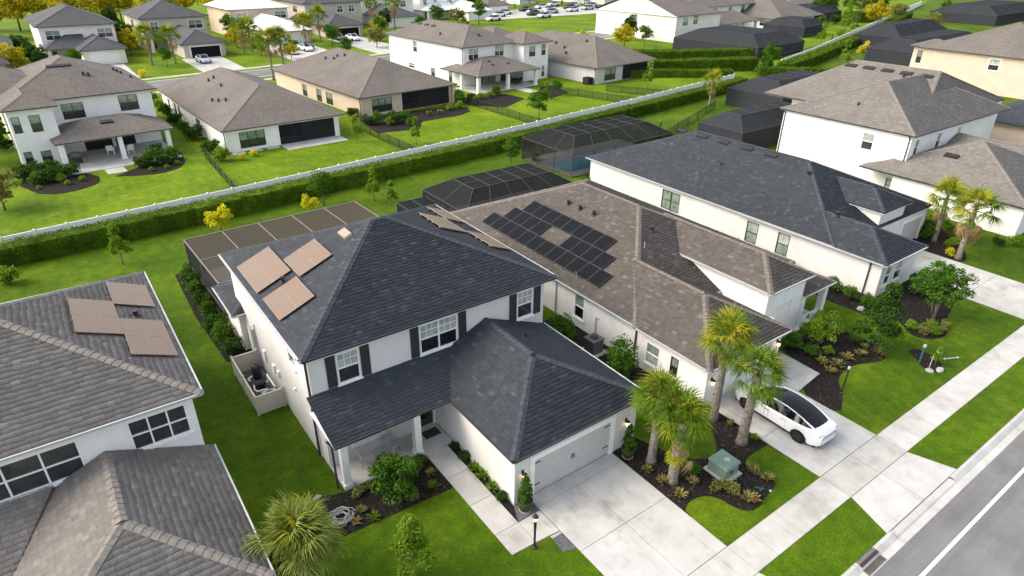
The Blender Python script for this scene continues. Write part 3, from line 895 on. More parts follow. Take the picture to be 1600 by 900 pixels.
# ------------------------------------------------------------------ ground, road, pavement
g = MB(); g.poly([(-2500, -2500, -0.4), (3500, -2500, -0.4), (3500, 3500, -0.4), (-2500, 3500, -0.4)])
structure('ground', g, M['lawn'], 'grassy ground reaching away to the horizon')
g = MB(); g.poly([(-900, 6.83, 0), (1500, 6.83, 0), (1500, 1500, 0), (-900, 1500, 0)])
structure('lawn', g, M['lawn'], 'mown green lawn around and between all the houses')
g = MB(); g.poly([(-300, 40.0, 0.004), (-26, 63.6, 0.004), (16.2, 67.6, 0.004), (52, 71.8, 0.004), (113.6, 81.7, 0.004), (137, 87.1, 0.004), (186.6, 102.4, 0.004), (360, 160.1, 0.004), (700, 280, 0.004), (700, 700, 0.004), (-300, 700, 0.004)])
structure('lawn', g, M['lawn_back'], 'lime green lawn of the back gardens beyond the white fence')
g = MB(); g.poly([(-900, -14, -0.13), (1500, -14, -0.13), (1500, 6.06, -0.13), (-900, 6.06, -0.13)])
road = structure('road', g, M['asphalt'], 'grey asphalt road with a white edge line')
g = MB(); g.poly([(-900, 4.72, -0.126), (1500, 4.72, -0.126), (1500, 4.87, -0.126), (-900, 4.87, -0.126)])
structure('lane_marking', g, M['paint'], parent=road)

def slab(parent, pts, z1, z0=-0.08, mat='concrete', gap=0.012, name='slab'):
    c = np.mean(np.array(pts), axis=0)
    q = []
    for p in pts:
        d = np.array(p) - c; L = np.linalg.norm(d); q.append(tuple(c + d * (1 - gap * 1.4 / L)))
    b = MB(); b.prism(q, z0, z1)
    return link(name, b.mesh(name, M[mat]), parent)

# kerb with its gutter pan, in 3 m castings
kb = MB(); kb.box(-60, 140, 6.07, 6.84, -0.5, -0.14); kb.box(-60, 140, 6.802, 6.84, -0.14, -0.012)
kerb = structure('kerb', kb, M['joint'], 'rolled concrete kerb between verge and road')
x = -3.0
while x < 66:
    b = MB(); x1 = x + 2.99
    drop = (26.4 < x + 1.5 < 34.0) or (13.5 < x + 1.5 < 21)
    top = -0.03 if drop else 0.03
    prof = [(6.80, top), (6.66, top), (6.50, -0.055), (6.40, -0.118), (6.06, -0.122)]
    n = len(prof)
    b.v = [(x, y, z) for y, z in prof] + [(x1, y, z) for y, z in prof] + [(x, 6.06, -0.3), (x, 6.80, -0.3), (x1, 6.06, -0.3), (x1, 6.80, -0.3)]
    for i in range(n - 1): b.f.append((i, i + 1, n + i + 1, n + i))
    b.f += [(0, n, 2 * n + 3, 2 * n + 1), (4, 2 * n, 2 * n + 2, n + 4)]
    link('kerb_stone', b.mesh('kerb_stone', M['concrete']), kerb)
    x += 3.0

# pavement
g = MB(); g.box(-6, 80, 9.0, 10.65, -0.09, 0.008)
pave = structure('sidewalk', g, M['joint'], 'pale concrete sidewalk running along the road')
edges = [-3.0, -1.4, 0.2, 1.8, 3.4, 5.0, 6.6, 8.2, 9.8, 11.4, 13.0, 14.4, 17.2, 20.0]
x = 20.0
while x < 27.4: x += 1.5; edges.append(x)
edges[-1] = 27.5
edges += [30.3, 33.1]
x = 33.1
while x < 54.0: x += 1.79; edges.append(x)
edges += [57.9, 61.3]
x = 61.3
while x < 78: x += 1.7; edges.append(x)
edges = sorted(edges)
for a, b in zip(edges[:-1], edges[1:]):
    slab(pave, [(a, 9.0), (b, 9.0), (b, 10.65), (a, 10.65)], 0.03)

def driveway(label, base, slabs):
    g = MB(); g.prism(base, -0.09, 0.008)
    d = structure('driveway', g, M['joint'], label)
    for s in slabs: slab(d, s, 0.028)
    return d
def rect(x0, x1, y0, y1): return [(x0, y0), (x1, y0), (x1, y1), (x0, y1)]
driveway('pale concrete driveway of the dark roofed two storey house', rect(14.4, 20.0, 10.66, 18.25),
         [rect(14.4, 17.2, 10.66, 14.3), rect(17.2, 20.0, 10.66, 14.3), rect(14.4, 17.2, 14.3, 17.45), rect(17.2, 20.0, 14.3, 17.45), rect(14.4, 20.0, 17.45, 18.22)])
driveway('flared concrete apron below the two storey house driveway', [(14.4, 8.99), (20.0, 8.99), (20.8, 6.81), (13.6, 6.81)],
         [[(14.4, 8.99), (17.2, 8.99), (17.2, 6.81), (13.6, 6.81)], [(17.2, 8.99), (20.0, 8.99), (20.8, 6.81), (17.2, 6.81)]])
driveway('concrete driveway with the white car parked on it', rect(27.5, 33.1, 10.66, 18.0),
         [rect(27.5, 30.3, 10.66, 14.2), rect(30.3, 33.1, 10.66, 14.2), rect(27.5, 30.3, 14.2, 17.95), rect(30.3, 33.1, 14.2, 17.95)])
driveway('flared concrete apron below the white car', [(27.5, 8.99), (33.1, 8.99), (33.9, 6.81), (26.7, 6.81)],
         [[(27.5, 8.99), (30.3, 8.99), (30.3, 6.81), (26.7, 6.81)], [(30.3, 8.99), (33.1, 8.99), (33.9, 6.81), (30.3, 6.81)]])
driveway('wide concrete driveway between the dark roofed bungalow and two palms', rect(54.7, 61.3, 10.66, 24.0),
         [rect(54.7, 58.0, 10.66, 15.2), rect(58.0, 61.3, 10.66, 15.2), rect(54.7, 58.0, 15.2, 19.6), rect(58.0, 61.3, 15.2, 19.6), rect(54.7, 58.0, 19.6, 23.9), rect(58.0, 61.3, 19.6, 23.9)])
driveway('concrete apron of the dark roofed bungalow driveway', [(54.7, 8.99), (61.3, 8.99), (62.1, 6.81), (53.9, 6.81)],
         [[(54.7, 8.99), (58.0, 8.99), (58.0, 6.81), (53.9, 6.81)], [(58.0, 8.99), (61.3, 8.99), (62.1, 6.81), (58.0, 6.81)]])
# walkway of the two storey house
g = MB(); g.prism([(11.78, 15.92), (14.38, 15.75), (14.38, 17.25), (13.1, 17.25), (13.1, 23.75), (11.78, 23.75)], -0.09, 0.008)
wk = structure('path', g, M['joint'], 'pale concrete path from porch to driveway')
for s in ([(11.78, 15.92), (13.1, 15.85), (13.1, 17.25), (11.78, 17.25)], [(13.1, 15.85), (14.38, 15.75), (14.38, 17.25), (13.1, 17.25)], rect(11.78, 13.1, 17.25, 19.4), rect(11.78, 13.1, 19.4, 21.6), rect(11.78, 13.1, 21.6, 23.75)):
    slab(wk, s, 0.028)
g = MB(); g.prism([(36.04, 18.6), (35.95, 15.81), (33.12, 15.52), (33.12, 18.3), (34.3, 18.4)], -0.09, 0.008)
wk = structure('path', g, M['joint'], 'short concrete path beside the white car')
slab(wk, [(36.04, 18.6), (35.95, 15.81), (33.12, 15.52), (33.12, 18.5)], 0.028)

# planting beds
BEDS = {
'palms_front': [(20.02, 17.89), (20.02, 12.75), (20.12, 13.26), (20.7, 13.45), (21.35, 13.39), (21.85, 13.09), (22.1, 12.66), (22.17, 12.11), (22.34, 11.64), (22.76, 11.29), (23.37, 11.26), (23.83, 11.44), (24.58, 11.52), (25.21, 11.66), (25.39, 12.08), (25.32, 12.52), (25.16, 13.03), (25.21, 13.63), (26.11, 13.76), (27.48, 13.72), (27.48, 17.4), (26.42, 16.9), (24.96, 15.13), (24.23, 14.85), (23.26, 15.24), (22.46, 16.04), (22.37, 16.96), (22.03, 17.82), (21.83, 18.6), (20.02, 18.2)],
'car_side': [(36.3, 18.92), (42.12, 19.11), (42.23, 18.39), (42.11, 16.7), (42.5, 15.73), (42.12, 14.91), (41.52, 14.39), (40.71, 14.23), (39.82, 14.58), (38.78, 15.04), (37.71, 15.09), (36.8, 14.96), (36.14, 14.67), (35.61, 14.23), (35.0, 13.72), (33.13, 12.79), (33.13, 15.50), (35.97, 15.79)],
'double_tree': [(54.59, 15.0), (53.01, 14.99), (51.02, 14.59), (49.6, 14.11), (48.66, 13.58), (47.71, 13.29), (46.73, 13.37), (46.08, 13.72), (45.64, 14.33), (45.73, 14.99), (46.51, 15.73), (47.1, 16.76), (48.0, 18.6), (48.3, 19.0), (54.6, 19.0)],
'sign_bed': [(43.37, 13.94), (44.08, 13.64), (44.15, 12.93), (43.91, 12.17), (43.04, 11.35), (42.35, 11.32), (42.14, 11.81), (42.11, 12.36), (42.84, 13.1)],
'porch_bed': [(6.13, 21.22), (11.75, 20.91), (11.76, 23.7), (11.05, 23.6), (7.32, 23.7), (5.75, 24.23)],
'side_bed': [(45.9, 23.5), (45.4, 21.39), (45.63, 18.35), (46.29, 17.43), (48.2, 18.3), (48.75, 19.1), (48.75, 33.0), (47.6, 33.0)],
'far_palm_bed': [(61.35, 23.98), (61.35, 19.53), (61.5, 17.9), (63.36, 18.35), (64.89, 19.3), (65.4, 20.33), (67.94, 22.27), (70.8, 25.2), (70.67, 26.58)],
'house_side': [(5.4, 54.0), (6.75, 54.0), (6.75, 41.8), (7.2, 40.8), (7.2, 37.2), (5.5, 38.8), (5.2, 46.0)],
'gap_bed': [(22.0, 31.0), (27.0, 31.0), (27.0, 18.3), (26.2, 18.3), (25.2, 20.0), (23.9, 22.0), (22.0, 24.0)],
'garage_strip': [(13.12, 23.7), (13.5, 23.7), (13.5, 18.25), (13.12, 17.3)],
'left_patio': [(-3.92, 86.79), (-2.42, 82.76), (-0.77, 81.39), (1.32, 81.69), (3.43, 83.1), (3.6, 85.72), (1.0, 91.0), (-2.69, 94.0)],
'right_patio': [(5.1, 84.7), (7.24, 83.54), (9.83, 82.92), (12.02, 84.11), (13.03, 86.56), (13.37, 90.33), (12.95, 93.0), (9.76, 90.5), (7.77, 86.98)],
'tan_house': [(38.49, 85.82), (41.64, 85.02), (44.66, 84.79), (47.12, 88.29), (54.23, 88.63), (56.94, 90.05), (58.01, 92.71), (55.34, 95.0), (46.63, 95.5), (39.43, 94.8)],
'porch_white': [(58.0, 99.0), (60.0, 93.41), (63.36, 89.2), (70.32, 93.15), (69.72, 98.17), (64.89, 99.3)],
'porch_white_b': [(74.62, 94.99), (74.32, 90.54), (80.1, 92.8), (82.8, 99.84), (79.2, 99.89)],
}
BEDLAB = {'palms_front': 'dark mulch bed with the four palms between two driveways', 'car_side': 'dark mulch bed beside the white car', 'double_tree': 'rounded mulch bed under the feathery tree',
 'sign_bed': 'tiny mulch bed with stakes in the lawn', 'porch_bed': 'mulch bed before the two storey porch', 'side_bed': 'narrow mulch bed along the long white bungalow wall',
 'far_palm_bed': 'mulch bed with two far palms by the driveway', 'house_side': 'narrow mulch bed beside the bronze pool cage', 'gap_bed': 'shady mulch ground between two front houses', 'garage_strip': 'narrow mulch strip along the garage wall',
 'left_patio': 'curved mulch bed at the bay of the white house', 'right_patio': 'curved mulch bed at the patio steps', 'tan_house': 'curved mulch bed behind the tan bungalow', 'porch_white': 'mulch bed before the white porch', 'porch_white_b': 'pointed mulch bed beside the white bay'}
def inside(P, poly):
    x, y = P[:, 0], P[:, 1]; c = np.zeros(len(P), bool); n = len(poly)
    for i in range(n):
        (x1, y1), (x2, y2) = poly[i], poly[(i + 1) % n]
        if abs(y2 - y1) < 1e-9: continue
        k = ((y1 > y) != (y2 > y)) & (x < (x2 - x1) * (y - y1) / (y2 - y1) + x1); c ^= k
    return c
def smooth_poly(p, it=1):
    for _ in range(it):
        q = []
        for i in range(len(p)):
            a, b = np.array(p[i]), np.array(p[(i + 1) % len(p)])
            if np.linalg.norm(b - a) > 3.0: q += [tuple(a), tuple(b)]
            else: q += [tuple(a * .8 + b * .2), tuple(a * .2 + b * .8)]
        p = q
    return p
zz = 0.012
for k, p in BEDS.items():
    zz += 0.0021
    if k not in ('garage_strip', 'gap_bed', 'house_side'): p = smooth_poly(p)
    b = MB(); b.prism(p, -0.05, zz)
    bo = structure('mulch_bed', b, M['mulch'], BEDLAB[k])
    if k in ('palms_front', 'car_side', 'double_tree', 'porch_bed', 'sign_bed', 'side_bed', 'far_palm_bed'):
        a = np.array(p); lo, hi = a.min(0), a.max(0); n = int((hi - lo).prod() * 55)
        q = RNG.uniform(lo, hi, (n, 2)); q = q[inside(q, p)]; n = len(q)
        t = RNG.uniform(0, np.pi, n); L = RNG.uniform(0.03, 0.09, n); W = RNG.uniform(0.012, 0.03, n); h = RNG.uniform(0.003, 0.035, n); tl = RNG.normal(0, 0.012, n)
        dx, dy = np.cos(t) * L, np.sin(t) * L; wx, wy = -np.sin(t) * W, np.cos(t) * W
        V = np.stack([np.stack([q[:, 0] + s * dx + r * wx, q[:, 1] + s * dy + r * wy, zz + h + s * tl], 1) for s, r in ((-1, -1), (1, -1), (1, 1), (-1, 1))], 1).reshape(-1, 3)
        F = np.arange(n * 4).reshape(-1, 4)
        co = link('mulch_chips', fast_mesh('mulch_chips', V, F, M['chips']), bo); co['kind'] = 'stuff'
g = MB(); g.prism([(13.12, 17.27), (14.36, 17.27), (14.36, 18.15), (13.5, 18.16)], -0.05, 0.035)
structure('gravel_patch', g, M['gravel'], 'dark gravel patch under the potted plant by the garage corner')['kind'] = 'structure'
g = MB(); g.prism([(13.82, 15.54), (14.37, 15.49), (14.37, 14.55), (13.75, 14.73)], -0.05, 0.02)
structure('gravel_patch', g, M['gravel'], 'small dark gravel drain patch beside the driveway')['kind'] = 'structure'
g = MB(); g.prism([(13.80, 15.73), (14.37, 15.72), (14.37, 15.56), (13.84, 15.56)], -0.05, 0.034)
for i in range(6): g.box(13.85 + i * 0.085, 13.89 + i * 0.085, 15.58, 15.70, 0.034, 0.045)
solo('drain_cover', g, M['metal'], 'pale metal drain cover between path and gravel', 'drain cover', (14.1, 15.64, 0))
# storm drain grate at the kerb
t = thing('storm_drain', 'iron storm drain grate set in the kerb', 'drain', (24.6, 6.45, 0))
b = MB(); b.box(23.9, 25.4, 6.1, 6.86, -0.2, -0.11); part('frame', b, M['joint'], t)
for i in range(18):
    for (ya, yb, zt) in ((6.14, 6.42, -0.095), (6.5, 6.82, 0.045)):
        b = MB(); b.box(23.95 + i * 0.08, 23.99 + i * 0.08, ya, yb, zt - 0.07, zt); part('bar', b, M['bronze'], t)

# the street behind, with its pavements and driveways
BK = lambda x: 141.0 + 0.11 * (x - 20)
def strip(name, label, off0, off1, z, mat):
    g = MB(); xs = [-60 + i * 12 for i in range(26)]
    for a, b in zip(xs[:-1], xs[1:]): g.poly([(a, BK(a) + off0, z), (b, BK(b) + off0, z), (b, BK(b) + off1, z), (a, BK(a) + off1, z)])
    return structure(name, g, mat, label)
strip('road', 'grey back street between the two far rows of houses', -3.8, 3.8, 0.012, M['asphalt'])
for s, nm in ((-1, 'near'), (1, 'far')):
    strip('kerb', 'pale kerb on the %s side of the back street' % nm, s * 3.8, s * 4.3, 0.03, M['concrete'])
    strip('sidewalk', 'pale sidewalk on the %s side of the back street' % nm, s * 6.6, s * 8.2, 0.026, M['concrete'])

# ------------------------------------------------------------------ the two storey house with the dark roof
H2 = thing('house', 'white two storey house with dark slate roof and attached garage', 'house', (14.5, 30, 0))
W2 = dict(up='blind', frame='trim', grid=3, shut=True)
wall_block(H2, M['pale_wall'], 7.25, 21.9, 26.75, 40.85, 0, 6.28, [
    ('S', 8.70, 9.88, 4.12, 5.92, 'win', W2), ('S', 13.40, 15.75, 4.12, 5.95, 'win', dict(W2, n=2, lo='glass_dk')), ('S', 19.92, 21.06, 4.15, 5.95, 'win', W2),
    ('W', 29.0, 30.0, 4.3, 5.7, 'win', dict(sill=True)), ('E', 30.0, 31.2, 3.9, 5.5, 'win', {}), ('E', 36.0, 37.2, 0.9, 2.4, 'win', {})])
wall_block(H2, M['pale_wall'], 13.55, 21.6, 18.2, 26.75, 0, 3.05, [('S', 14.72, 19.76, 0.0, 2.30, 'garage', dict(tw=0.26, rows=4, cols=1))])
wall_block(H2, M['pale_wall'], 7.3, 13.55, 25.7, 26.75, 0, 3.6, [('S', 12.42, 13.36, 0.12, 2.5, 'door', dict(col='bronze')), ('S', 8.6, 10.4, 0.9, 2.4, 'win', dict(n=2))])
HR2 = hip_roof(H2, 6.9, 22.6, 26.4, 41.2, 6.4, 0.42, 'slate', shingle='SWEN', caps=('SW', 'SE', 'ridge'), gut='gutter_d', guts='SN')
for xx, s in ((6.9, -1), (22.6, 1)):
    gw = MB(); gw.box(min(xx + s * 0.004, xx + s * 0.10), max(xx + s * 0.004, xx + s * 0.10), 26.4, 41.2, 6.29, 6.412); part('gutter', gw, M['gutter_w'], HR2)
SG, HG = hip_geo(13.26, 21.95, 17.88, 30.0, 3.2, 0.42, 'S', axis='y')
SG = {k: [(p[0], min(p[1], 26.74), p[2]) for p in v] for k, v in SG.items()}
HG['ridge'] = (HG['ridge'][0], (HG['ridge'][1][0], 26.74, HG['ridge'][1][2]))
GR2 = build_roof(H2, SG, HG, 'slate', shingle='SWE', caps=('SW', 'SE', 'ridge'), gut='gutter_d', guts='SW', rect=(13.26, 21.95, 17.88, 26.74), ze=3.2)
gw = MB(); gw.box(21.954, 22.06, 17.88, 26.74, 3.09, 3.212); part('gutter', gw, M['gutter_w'], GR2)
SP = {'S': [(6.95, 23.45, 3.2), (13.26, 23.45, 3.2), (15.2, 26.74, 4.05), (6.95, 26.74, 4.05)]}
build_roof(H2, SP, {}, 'slate', shingle='S', gut='gutter_d', guts='S', rect=(6.95, 13.26, 23.45, 26.74), ze=3.2)
column(H2, 11.5, 24.05, 0.36, 0.1, 3.08); column(H2, 7.5, 24.0, 0.36, 0.1, 3.08)
b = MB(); b.box(7.3, 13.5, 23.75, 25.7, 0.0, 0.10); part('porch_floor', b, M['concrete'], H2)
downspout(H2, 7.25, 26.95, 0, 6.3, (-1, 0)); downspout(H2, 7.1, 24.2, 0, 3.1, (-0.6, 0))
wall_lamp(H2, fmap('S', 18.2), 14.02, 1.80); wall_lamp(H2, fmap('S', 18.2), 20.85, 1.70)
box_vent(H2, hip_geo(6.9, 22.6, 26.4, 41.2, 6.4, 0.42)[0]['W'], 12.7, 34.1, 1.15, 0.55, 0.16, 'skylight')
vent_pipe(H2, hip_geo(6.9, 22.6, 26.4, 41.2, 6.4, 0.42)[0]['W'], 8.55, 33.55)
vent_pipe(H2, SG['E'], 18.7, 24.3, 0.07, 0.3)
# low bump-out behind, on the pool side
wall_block(H2, M['pale_wall'], 6.9, 8.5, 39.4, 43.4, 0, 2.85)
hip_roof(H2, 6.45, 9.4, 38.9, 43.8, 3.0, 0.42, 'slate', shingle='SW', gut='gutter_w')
for (yy, zz_, w, h) in ((33.4, 1.5, 0.35, 0.55), (32.6, 1.7, 0.28, 0.4), (29.6, 2.6, 0.14, 0.14), (35.2, 1.4, 0.3, 0.7)):
    b = MB(); fbox(b, fmap('W', 7.25), yy, yy + w, zz_, zz_ + h, 0.003, 0.13); part('meter_box', b, M['trim'], H2)
b = MB(); b.bar((7.15, 36.6, 0.2), (7.15, 36.6, 3.3), 0.07); b.bar((7.15, 37.0, 0.2), (7.15, 37.0, 2.6), 0.05); part('conduit', b, M['metal'], H2)
b = MB(); b.box(7.1, 7.245, 37.3, 37.9, 1.0, 2.6); part('electrical_panel', b, M['metal'], H2)

S2 = hip_geo(6.9, 22.6, 26.4, 41.2, 6.4, 0.42)[0]
def pv_block(S, x0, x1, y0, y1, nx, ny, lab, grp, tan=True):
    for i in range(nx):
        for j in range(ny):
            a, b = x0 + (x1 - x0) * i / nx, x0 + (x1 - x0) * (i + 1) / nx; c, d = y0 + (y1 - y0) * j / ny, y0 + (y1 - y0) * (j + 1) / ny
            solar(S, a, b, c, d, lab(i, j), grp, tan)
UP = ['eave side', 'ridge side']; UPR = ['ridge side', 'eave side']; NF = ['street end', 'yard end']
blk = {'large block nearest the pool cage': (7.2, 9.25, 34.0, 38.0), 'block highest on the slope': (9.35, 11.35, 32.85, 35.55), 'block nearest the front eave': (7.25, 9.25, 30.3, 33.1)}
for nm, (a, b, c, d) in blk.items():
    pv_block(S2['W'], a, b, c, d, 2, 2, lambda i, j: 'bronze solar panel on slate roof, %s, %s, %s' % (nm, UP[i], NF[j]), 'bronze solar panels on the slate roof')
blk = {'upper block': (18.65, 20.55, 33.2, 36.3), 'lower block by the yard': (20.7, 22.2, 36.2, 39.0), 'lower block by the street': (20.7, 22.2, 30.6, 33.6)}
for nm, (a, b, c, d) in blk.items():
    pv_block(S2['E'], a, b, c, d, 1, 2, lambda i, j: 'bronze solar panel on far slate slope, %s, %s' % (nm, NF[j]), 'bronze solar panels on the far slope of the slate roof')

# ------------------------------------------------------------------ the neighbour cut by the picture edge
H1 = thing('house', 'two storey house with weathered grey brown roof and bronze panels', 'house', (-6, 30, 0))
wall_block(H1, M['white_wall'], -12.8, 2.1, 26.95, 40.9, 0, 6.28, [
    ('S', -0.55, 1.75, 4.35, 5.9, 'win', dict(n=3, up='glass_lo')), ('S', -7.6, -2.4, 4.2, 5.9, 'win', dict(n=4, up='glass_lo'))])
hip_roof(H1, -13.2, 2.5, 26.6, 41.15, 6.4, 0.42, 'grey', shingle='SE', caps=('SE',), gut='gutter_w', row=0.27)
wall_block(H1, M['white_wall'], -5.3, 2.0, 17.6, 26.95, 0, 3.05)
SG, HG = hip_geo(-5.65, 2.45, 18.2, 32, 3.2, 0.42, 'S', axis='y')
SG = {k: [(p[0], min(p[1], 26.94), p[2]) for p in v] for k, v in SG.items()}
HG['ridge'] = (HG['ridge'][0], (HG['ridge'][1][0], 26.94, HG['ridge'][1][2]))
build_roof(H1, SG, HG, 'grey', shingle='SWE', caps=('SW', 'SE', 'ridge'), gut='gutter_w', guts='SE', rect=(-5.65, 2.45, 18.2, 26.94), ze=3.2, row=0.27)
SP = {'S': [(-13.2, 23.0, 3.2), (-5.65, 23.0, 3.2), (-3.6, 26.94, 4.2), (-13.2, 26.94, 4.2)]}
build_roof(H1, SP, {}, 'grey', shingle='S', gut='gutter_w', guts='S', rect=(-13.2, -5.65, 23.0, 26.94), ze=3.2, row=0.27)
S1 = hip_geo(-13.2, 2.5, 26.6, 41.15, 6.4, 0.42)[0]
vent_pipe(H1, S1['E'], 1.25, 34.5, 0.13, 0.3)
blk = {'block at the yard end': (0.41, 2.2, 35.6, 38.6), 'block highest on the slope': (-1.4, 0.4, 32.0, 35.9), 'block at the street end': (0.41, 2.2, 29.9, 33.8)}
for nm, (a, b, c, d) in blk.items():
    pv_block(S1['E'], a, b, c, d, 2, 2, lambda i, j: 'bronze solar panel on grey brown roof, %s, %s, %s half' % (nm, UPR[i], NF[j].split()[0]), 'bronze solar panels on the grey brown roof')

# ------------------------------------------------------------------ the brown roofed house with the black panels
H3 = thing('house', 'white one storey house with brown shingle roof and black solar panels', 'house', (34, 31, 0))
D = dict(frame='bronze', sill=False)
wall_block(H3, M['white_wall'], 27.0, 42.8, 23.7, 46.1, 0, 2.95, [('W', 28.5, 29.5, 0.75, 2.6, 'win', dict(frame='trim', up='glass_up', lo='glass_dk')), ('W', 38.0, 39.2, 0.9, 2.5, 'win', dict(D)), ('S', 39.3, 42.4, 0.1, 2.5, 'slider', dict(n=2))])
wall_block(H3, M['white_wall'], 27.0, 34.1, 17.9, 23.7, 0, 2.9, [('S', 28.2, 32.9, 0, 2.15, 'garage', dict(col='trim', hard=False, tw=0.2)),
    ('W', 21.5, 22.6, 0.7, 2.2, 'win', dict(up='glass_up', lo='blind')), ('W', 20.0, 20.6, 0.9, 2.2, 'win', dict(frame='bronze', up='glass_up', lo='glass_dk'))])
hip_roof(H3, 26.6, 43.3, 23.3, 46.5, 3.05, 0.43, 'brown', shingle='SWEN', caps=('SW', 'ridge'), gut='gutter_w')
S3 = hip_geo(26.6, 43.3, 23.3, 46.5, 3.05, 0.43)[0]
AW = (30.52, 21.47, 4.985); BW = (30.52, 27.75, 4.985)
SW3 = {'W': [(26.55, 23.2, 3.0), (26.55, 17.5, 3.0), AW, BW], 'E': [(34.5, 17.5, 3.0), (34.5, 23.2, 3.0), BW, AW], 'S': [(26.55, 17.5, 3.0), (34.5, 17.5, 3.0), AW]}
build_roof(H3, SW3, {'SW': ((26.55, 17.5, 3.0), AW), 'SE': ((34.5, 17.5, 3.0), AW), 'ridge': (AW, BW)}, 'brown', shingle='SWE', caps=('SW', 'SE', 'ridge'), gut='gutter_w', guts='SW', rect=(26.55, 34.5, 17.5, 23.2), ze=3.0)
# raised entry wing and the porch beside it
wall_block(H3, M['white_wall'], 34.85, 39.1, 19.75, 29.0, 0, 4.45, [('S', 36.0, 37.9, 0.1, 3.0, 'hole', dict(mat='warm_white'))])
hip_roof(H3, 34.5, 39.5, 19.4, 31.0, 4.6, 0.5, 'brown', hip='S', axis='y', shingle='SWE', caps=('SW', 'SE', 'ridge'), gut='gutter_w', guts='SWE')
SPp = {'S': [(39.12, 19.5, 3.0), (42.9, 19.5, 3.0), (39.12, 23.28, 4.65)], 'E': [(42.9, 19.5, 3.0), (42.9, 27.0, 3.0), (39.12, 27.0, 4.65), (39.12, 23.28, 4.65)]}
build_roof(H3, SPp, {'SE': ((42.9, 19.5, 3.0), (39.12, 23.28, 4.65))}, 'brown', shingle='SE', gut='gutter_w', guts='SE', rect=(39.12, 42.9, 19.5, 23.7), ze=3.0)
column(H3, 42.4, 20.0, 0.42, 0, 2.88, 'white_wall'); column(H3, 39.45, 20.0, 0.5, 0, 2.88, 'white_wall'); column(H3, 35.2, 19.5, 0.4, 0, 2.6, 'white_wall')
b = MB(); b.box(39.7, 42.2, 19.9, 20.1, 0, 0.75); part('porch_wall', b, M['white_wall'], H3)
b = MB(); b.box(39.1, 42.6, 20.2, 23.7, 0, 0.09); part('porch_floor', b, M['concrete'], H3)
wall_lamp(H3, fmap('S', 17.9), 27.45, 1.75); wall_lamp(H3, fmap('S', 17.9), 33.7, 2.1)
downspout(H3, 27.0, 23.5, 0, 2.95, (-1, 0)); downspout(H3, 27.0, 31.5, 0, 2.95, (-1, 0), 'gutter_w')
for (x, y) in ((32.55, 37.0), (32.54, 35.6), (32.6, 34.05)): vent_pipe(H3, S3['W'], x, y, 0.13, 0.32)
vent_pipe(H3, S3['S'], 34.0, 29.3, 0.13, 0.3)
b = MB(); b.bar((27.4, 29.8, 3.45), (27.1, 29.7, 4.1), 0.05); b.bar((31.9, 28.0, 5.3), (31.9, 28.0, 5.75), 0.04); part('antenna', b, M['metal'], H3)
grp = 'black solar panels on the brown roof'
rows = {'row nearest the eave': (27.55, 28.83, [(27.8 + i * 1.19, 27.8 + (i + 1) * 1.19) for i in range(12)]),
        'middle row': (28.85, 30.13, [(28.9 + i * 1.18, 28.9 + (i + 1) * 1.18) for i in range(4)] + [(36.1 + i * 1.18, 36.1 + (i + 1) * 1.18) for i in range(4)]),
        'upper row': (30.15, 31.43, [(30.2 + i * 1.22, 30.2 + (i + 1) * 1.22) for i in range(8)])}
for nm, (a, b, ys) in rows.items():
    for i, (c, d) in enumerate(ys):
        solar(S3['W'], a, b, c, d, 'black solar panel on brown roof, %s, %s from the street end' % (nm, ORD[i]), grp, False)

# ------------------------------------------------------------------ the long bungalow with the dark roof
H4 = thing('house', 'long white one storey house with dark slate roof', 'house', (56, 34, 0))
wall_block(H4, M['pale_wall'], 48.8, 64.4, 22.9, 52.1, 0, 2.95, [('W', 39.0, 41.3, 0.55, 2.5, 'win', dict(n=2, frame='bronze', lo='glass_up', sill=False)),
    ('W', 30.0, 31.2, 0.5, 2.45, 'win', dict(frame='bronze', up='blind', lo='glass_up', sill=False)), ('W', 26.9, 28.05, 0.5, 2.45, 'win', dict(frame='bronze', up='blind', lo='glass_up', sill=False)),
    ('S', 59.9, 63.6, 0, 2.3, 'garage', dict(col='door_grey', hard=False, cols=3))])
wall_block(H4, M['pale_wall'], 48.8, 54.4, 19.1, 22.9, 0, 2.9, [('S', 49.6, 50.5, 0.8, 2.4, 'win', dict(up='glass_up', lo='glass_dk')), ('S', 51.1, 52.2, 0.8, 2.5, 'win', dict(up='glass_up', lo='glass_dk'))])
hip_roof(H4, 48.4, 64.9, 22.9, 52.5, 3.05, 0.43, 'slate', shingle='SWEN', caps=('ridge', 'SE'), gut='gutter_w', guts='WN')
S4 = hip_geo(48.4, 64.9, 22.9, 52.5, 3.05, 0.43)[0]
hip_roof(H4, 48.38, 54.85, 18.7, 32.0, 3.0, 0.43, 'slate', hip='S', axis='y', shingle='SWE', caps=('SW', 'SE'), gut='gutter_w', guts='SW')
wall_block(H4, M['pale_wall'], 55.5, 59.7, 23.1, 30.0, 0, 4.3)
hip_roof(H4, 55.15, 60.1, 22.75, 31.0, 4.45, 0.45, 'slate', hip='S', axis='y', shingle='SWE', caps=('SW', 'SE'), gut='gutter_d', guts='')
downspout(H4, 48.8, 20.0, 0, 2.95, (-1, 0))
for y in (45.8, 43.0, 40.2, 37.4, 34.6): box_vent(H4, S4['W'], 56.0, y, 1.3, 0.5, 0.14)
for (x, y) in ((51.5, 24.8), (55.0, 30.0)): vent_pipe(H4, S4['W'], x, y, 0.16, 0.3)
vent_pipe(H4, S4['W'], 53.0, 38.0, 0.07, 0.3)

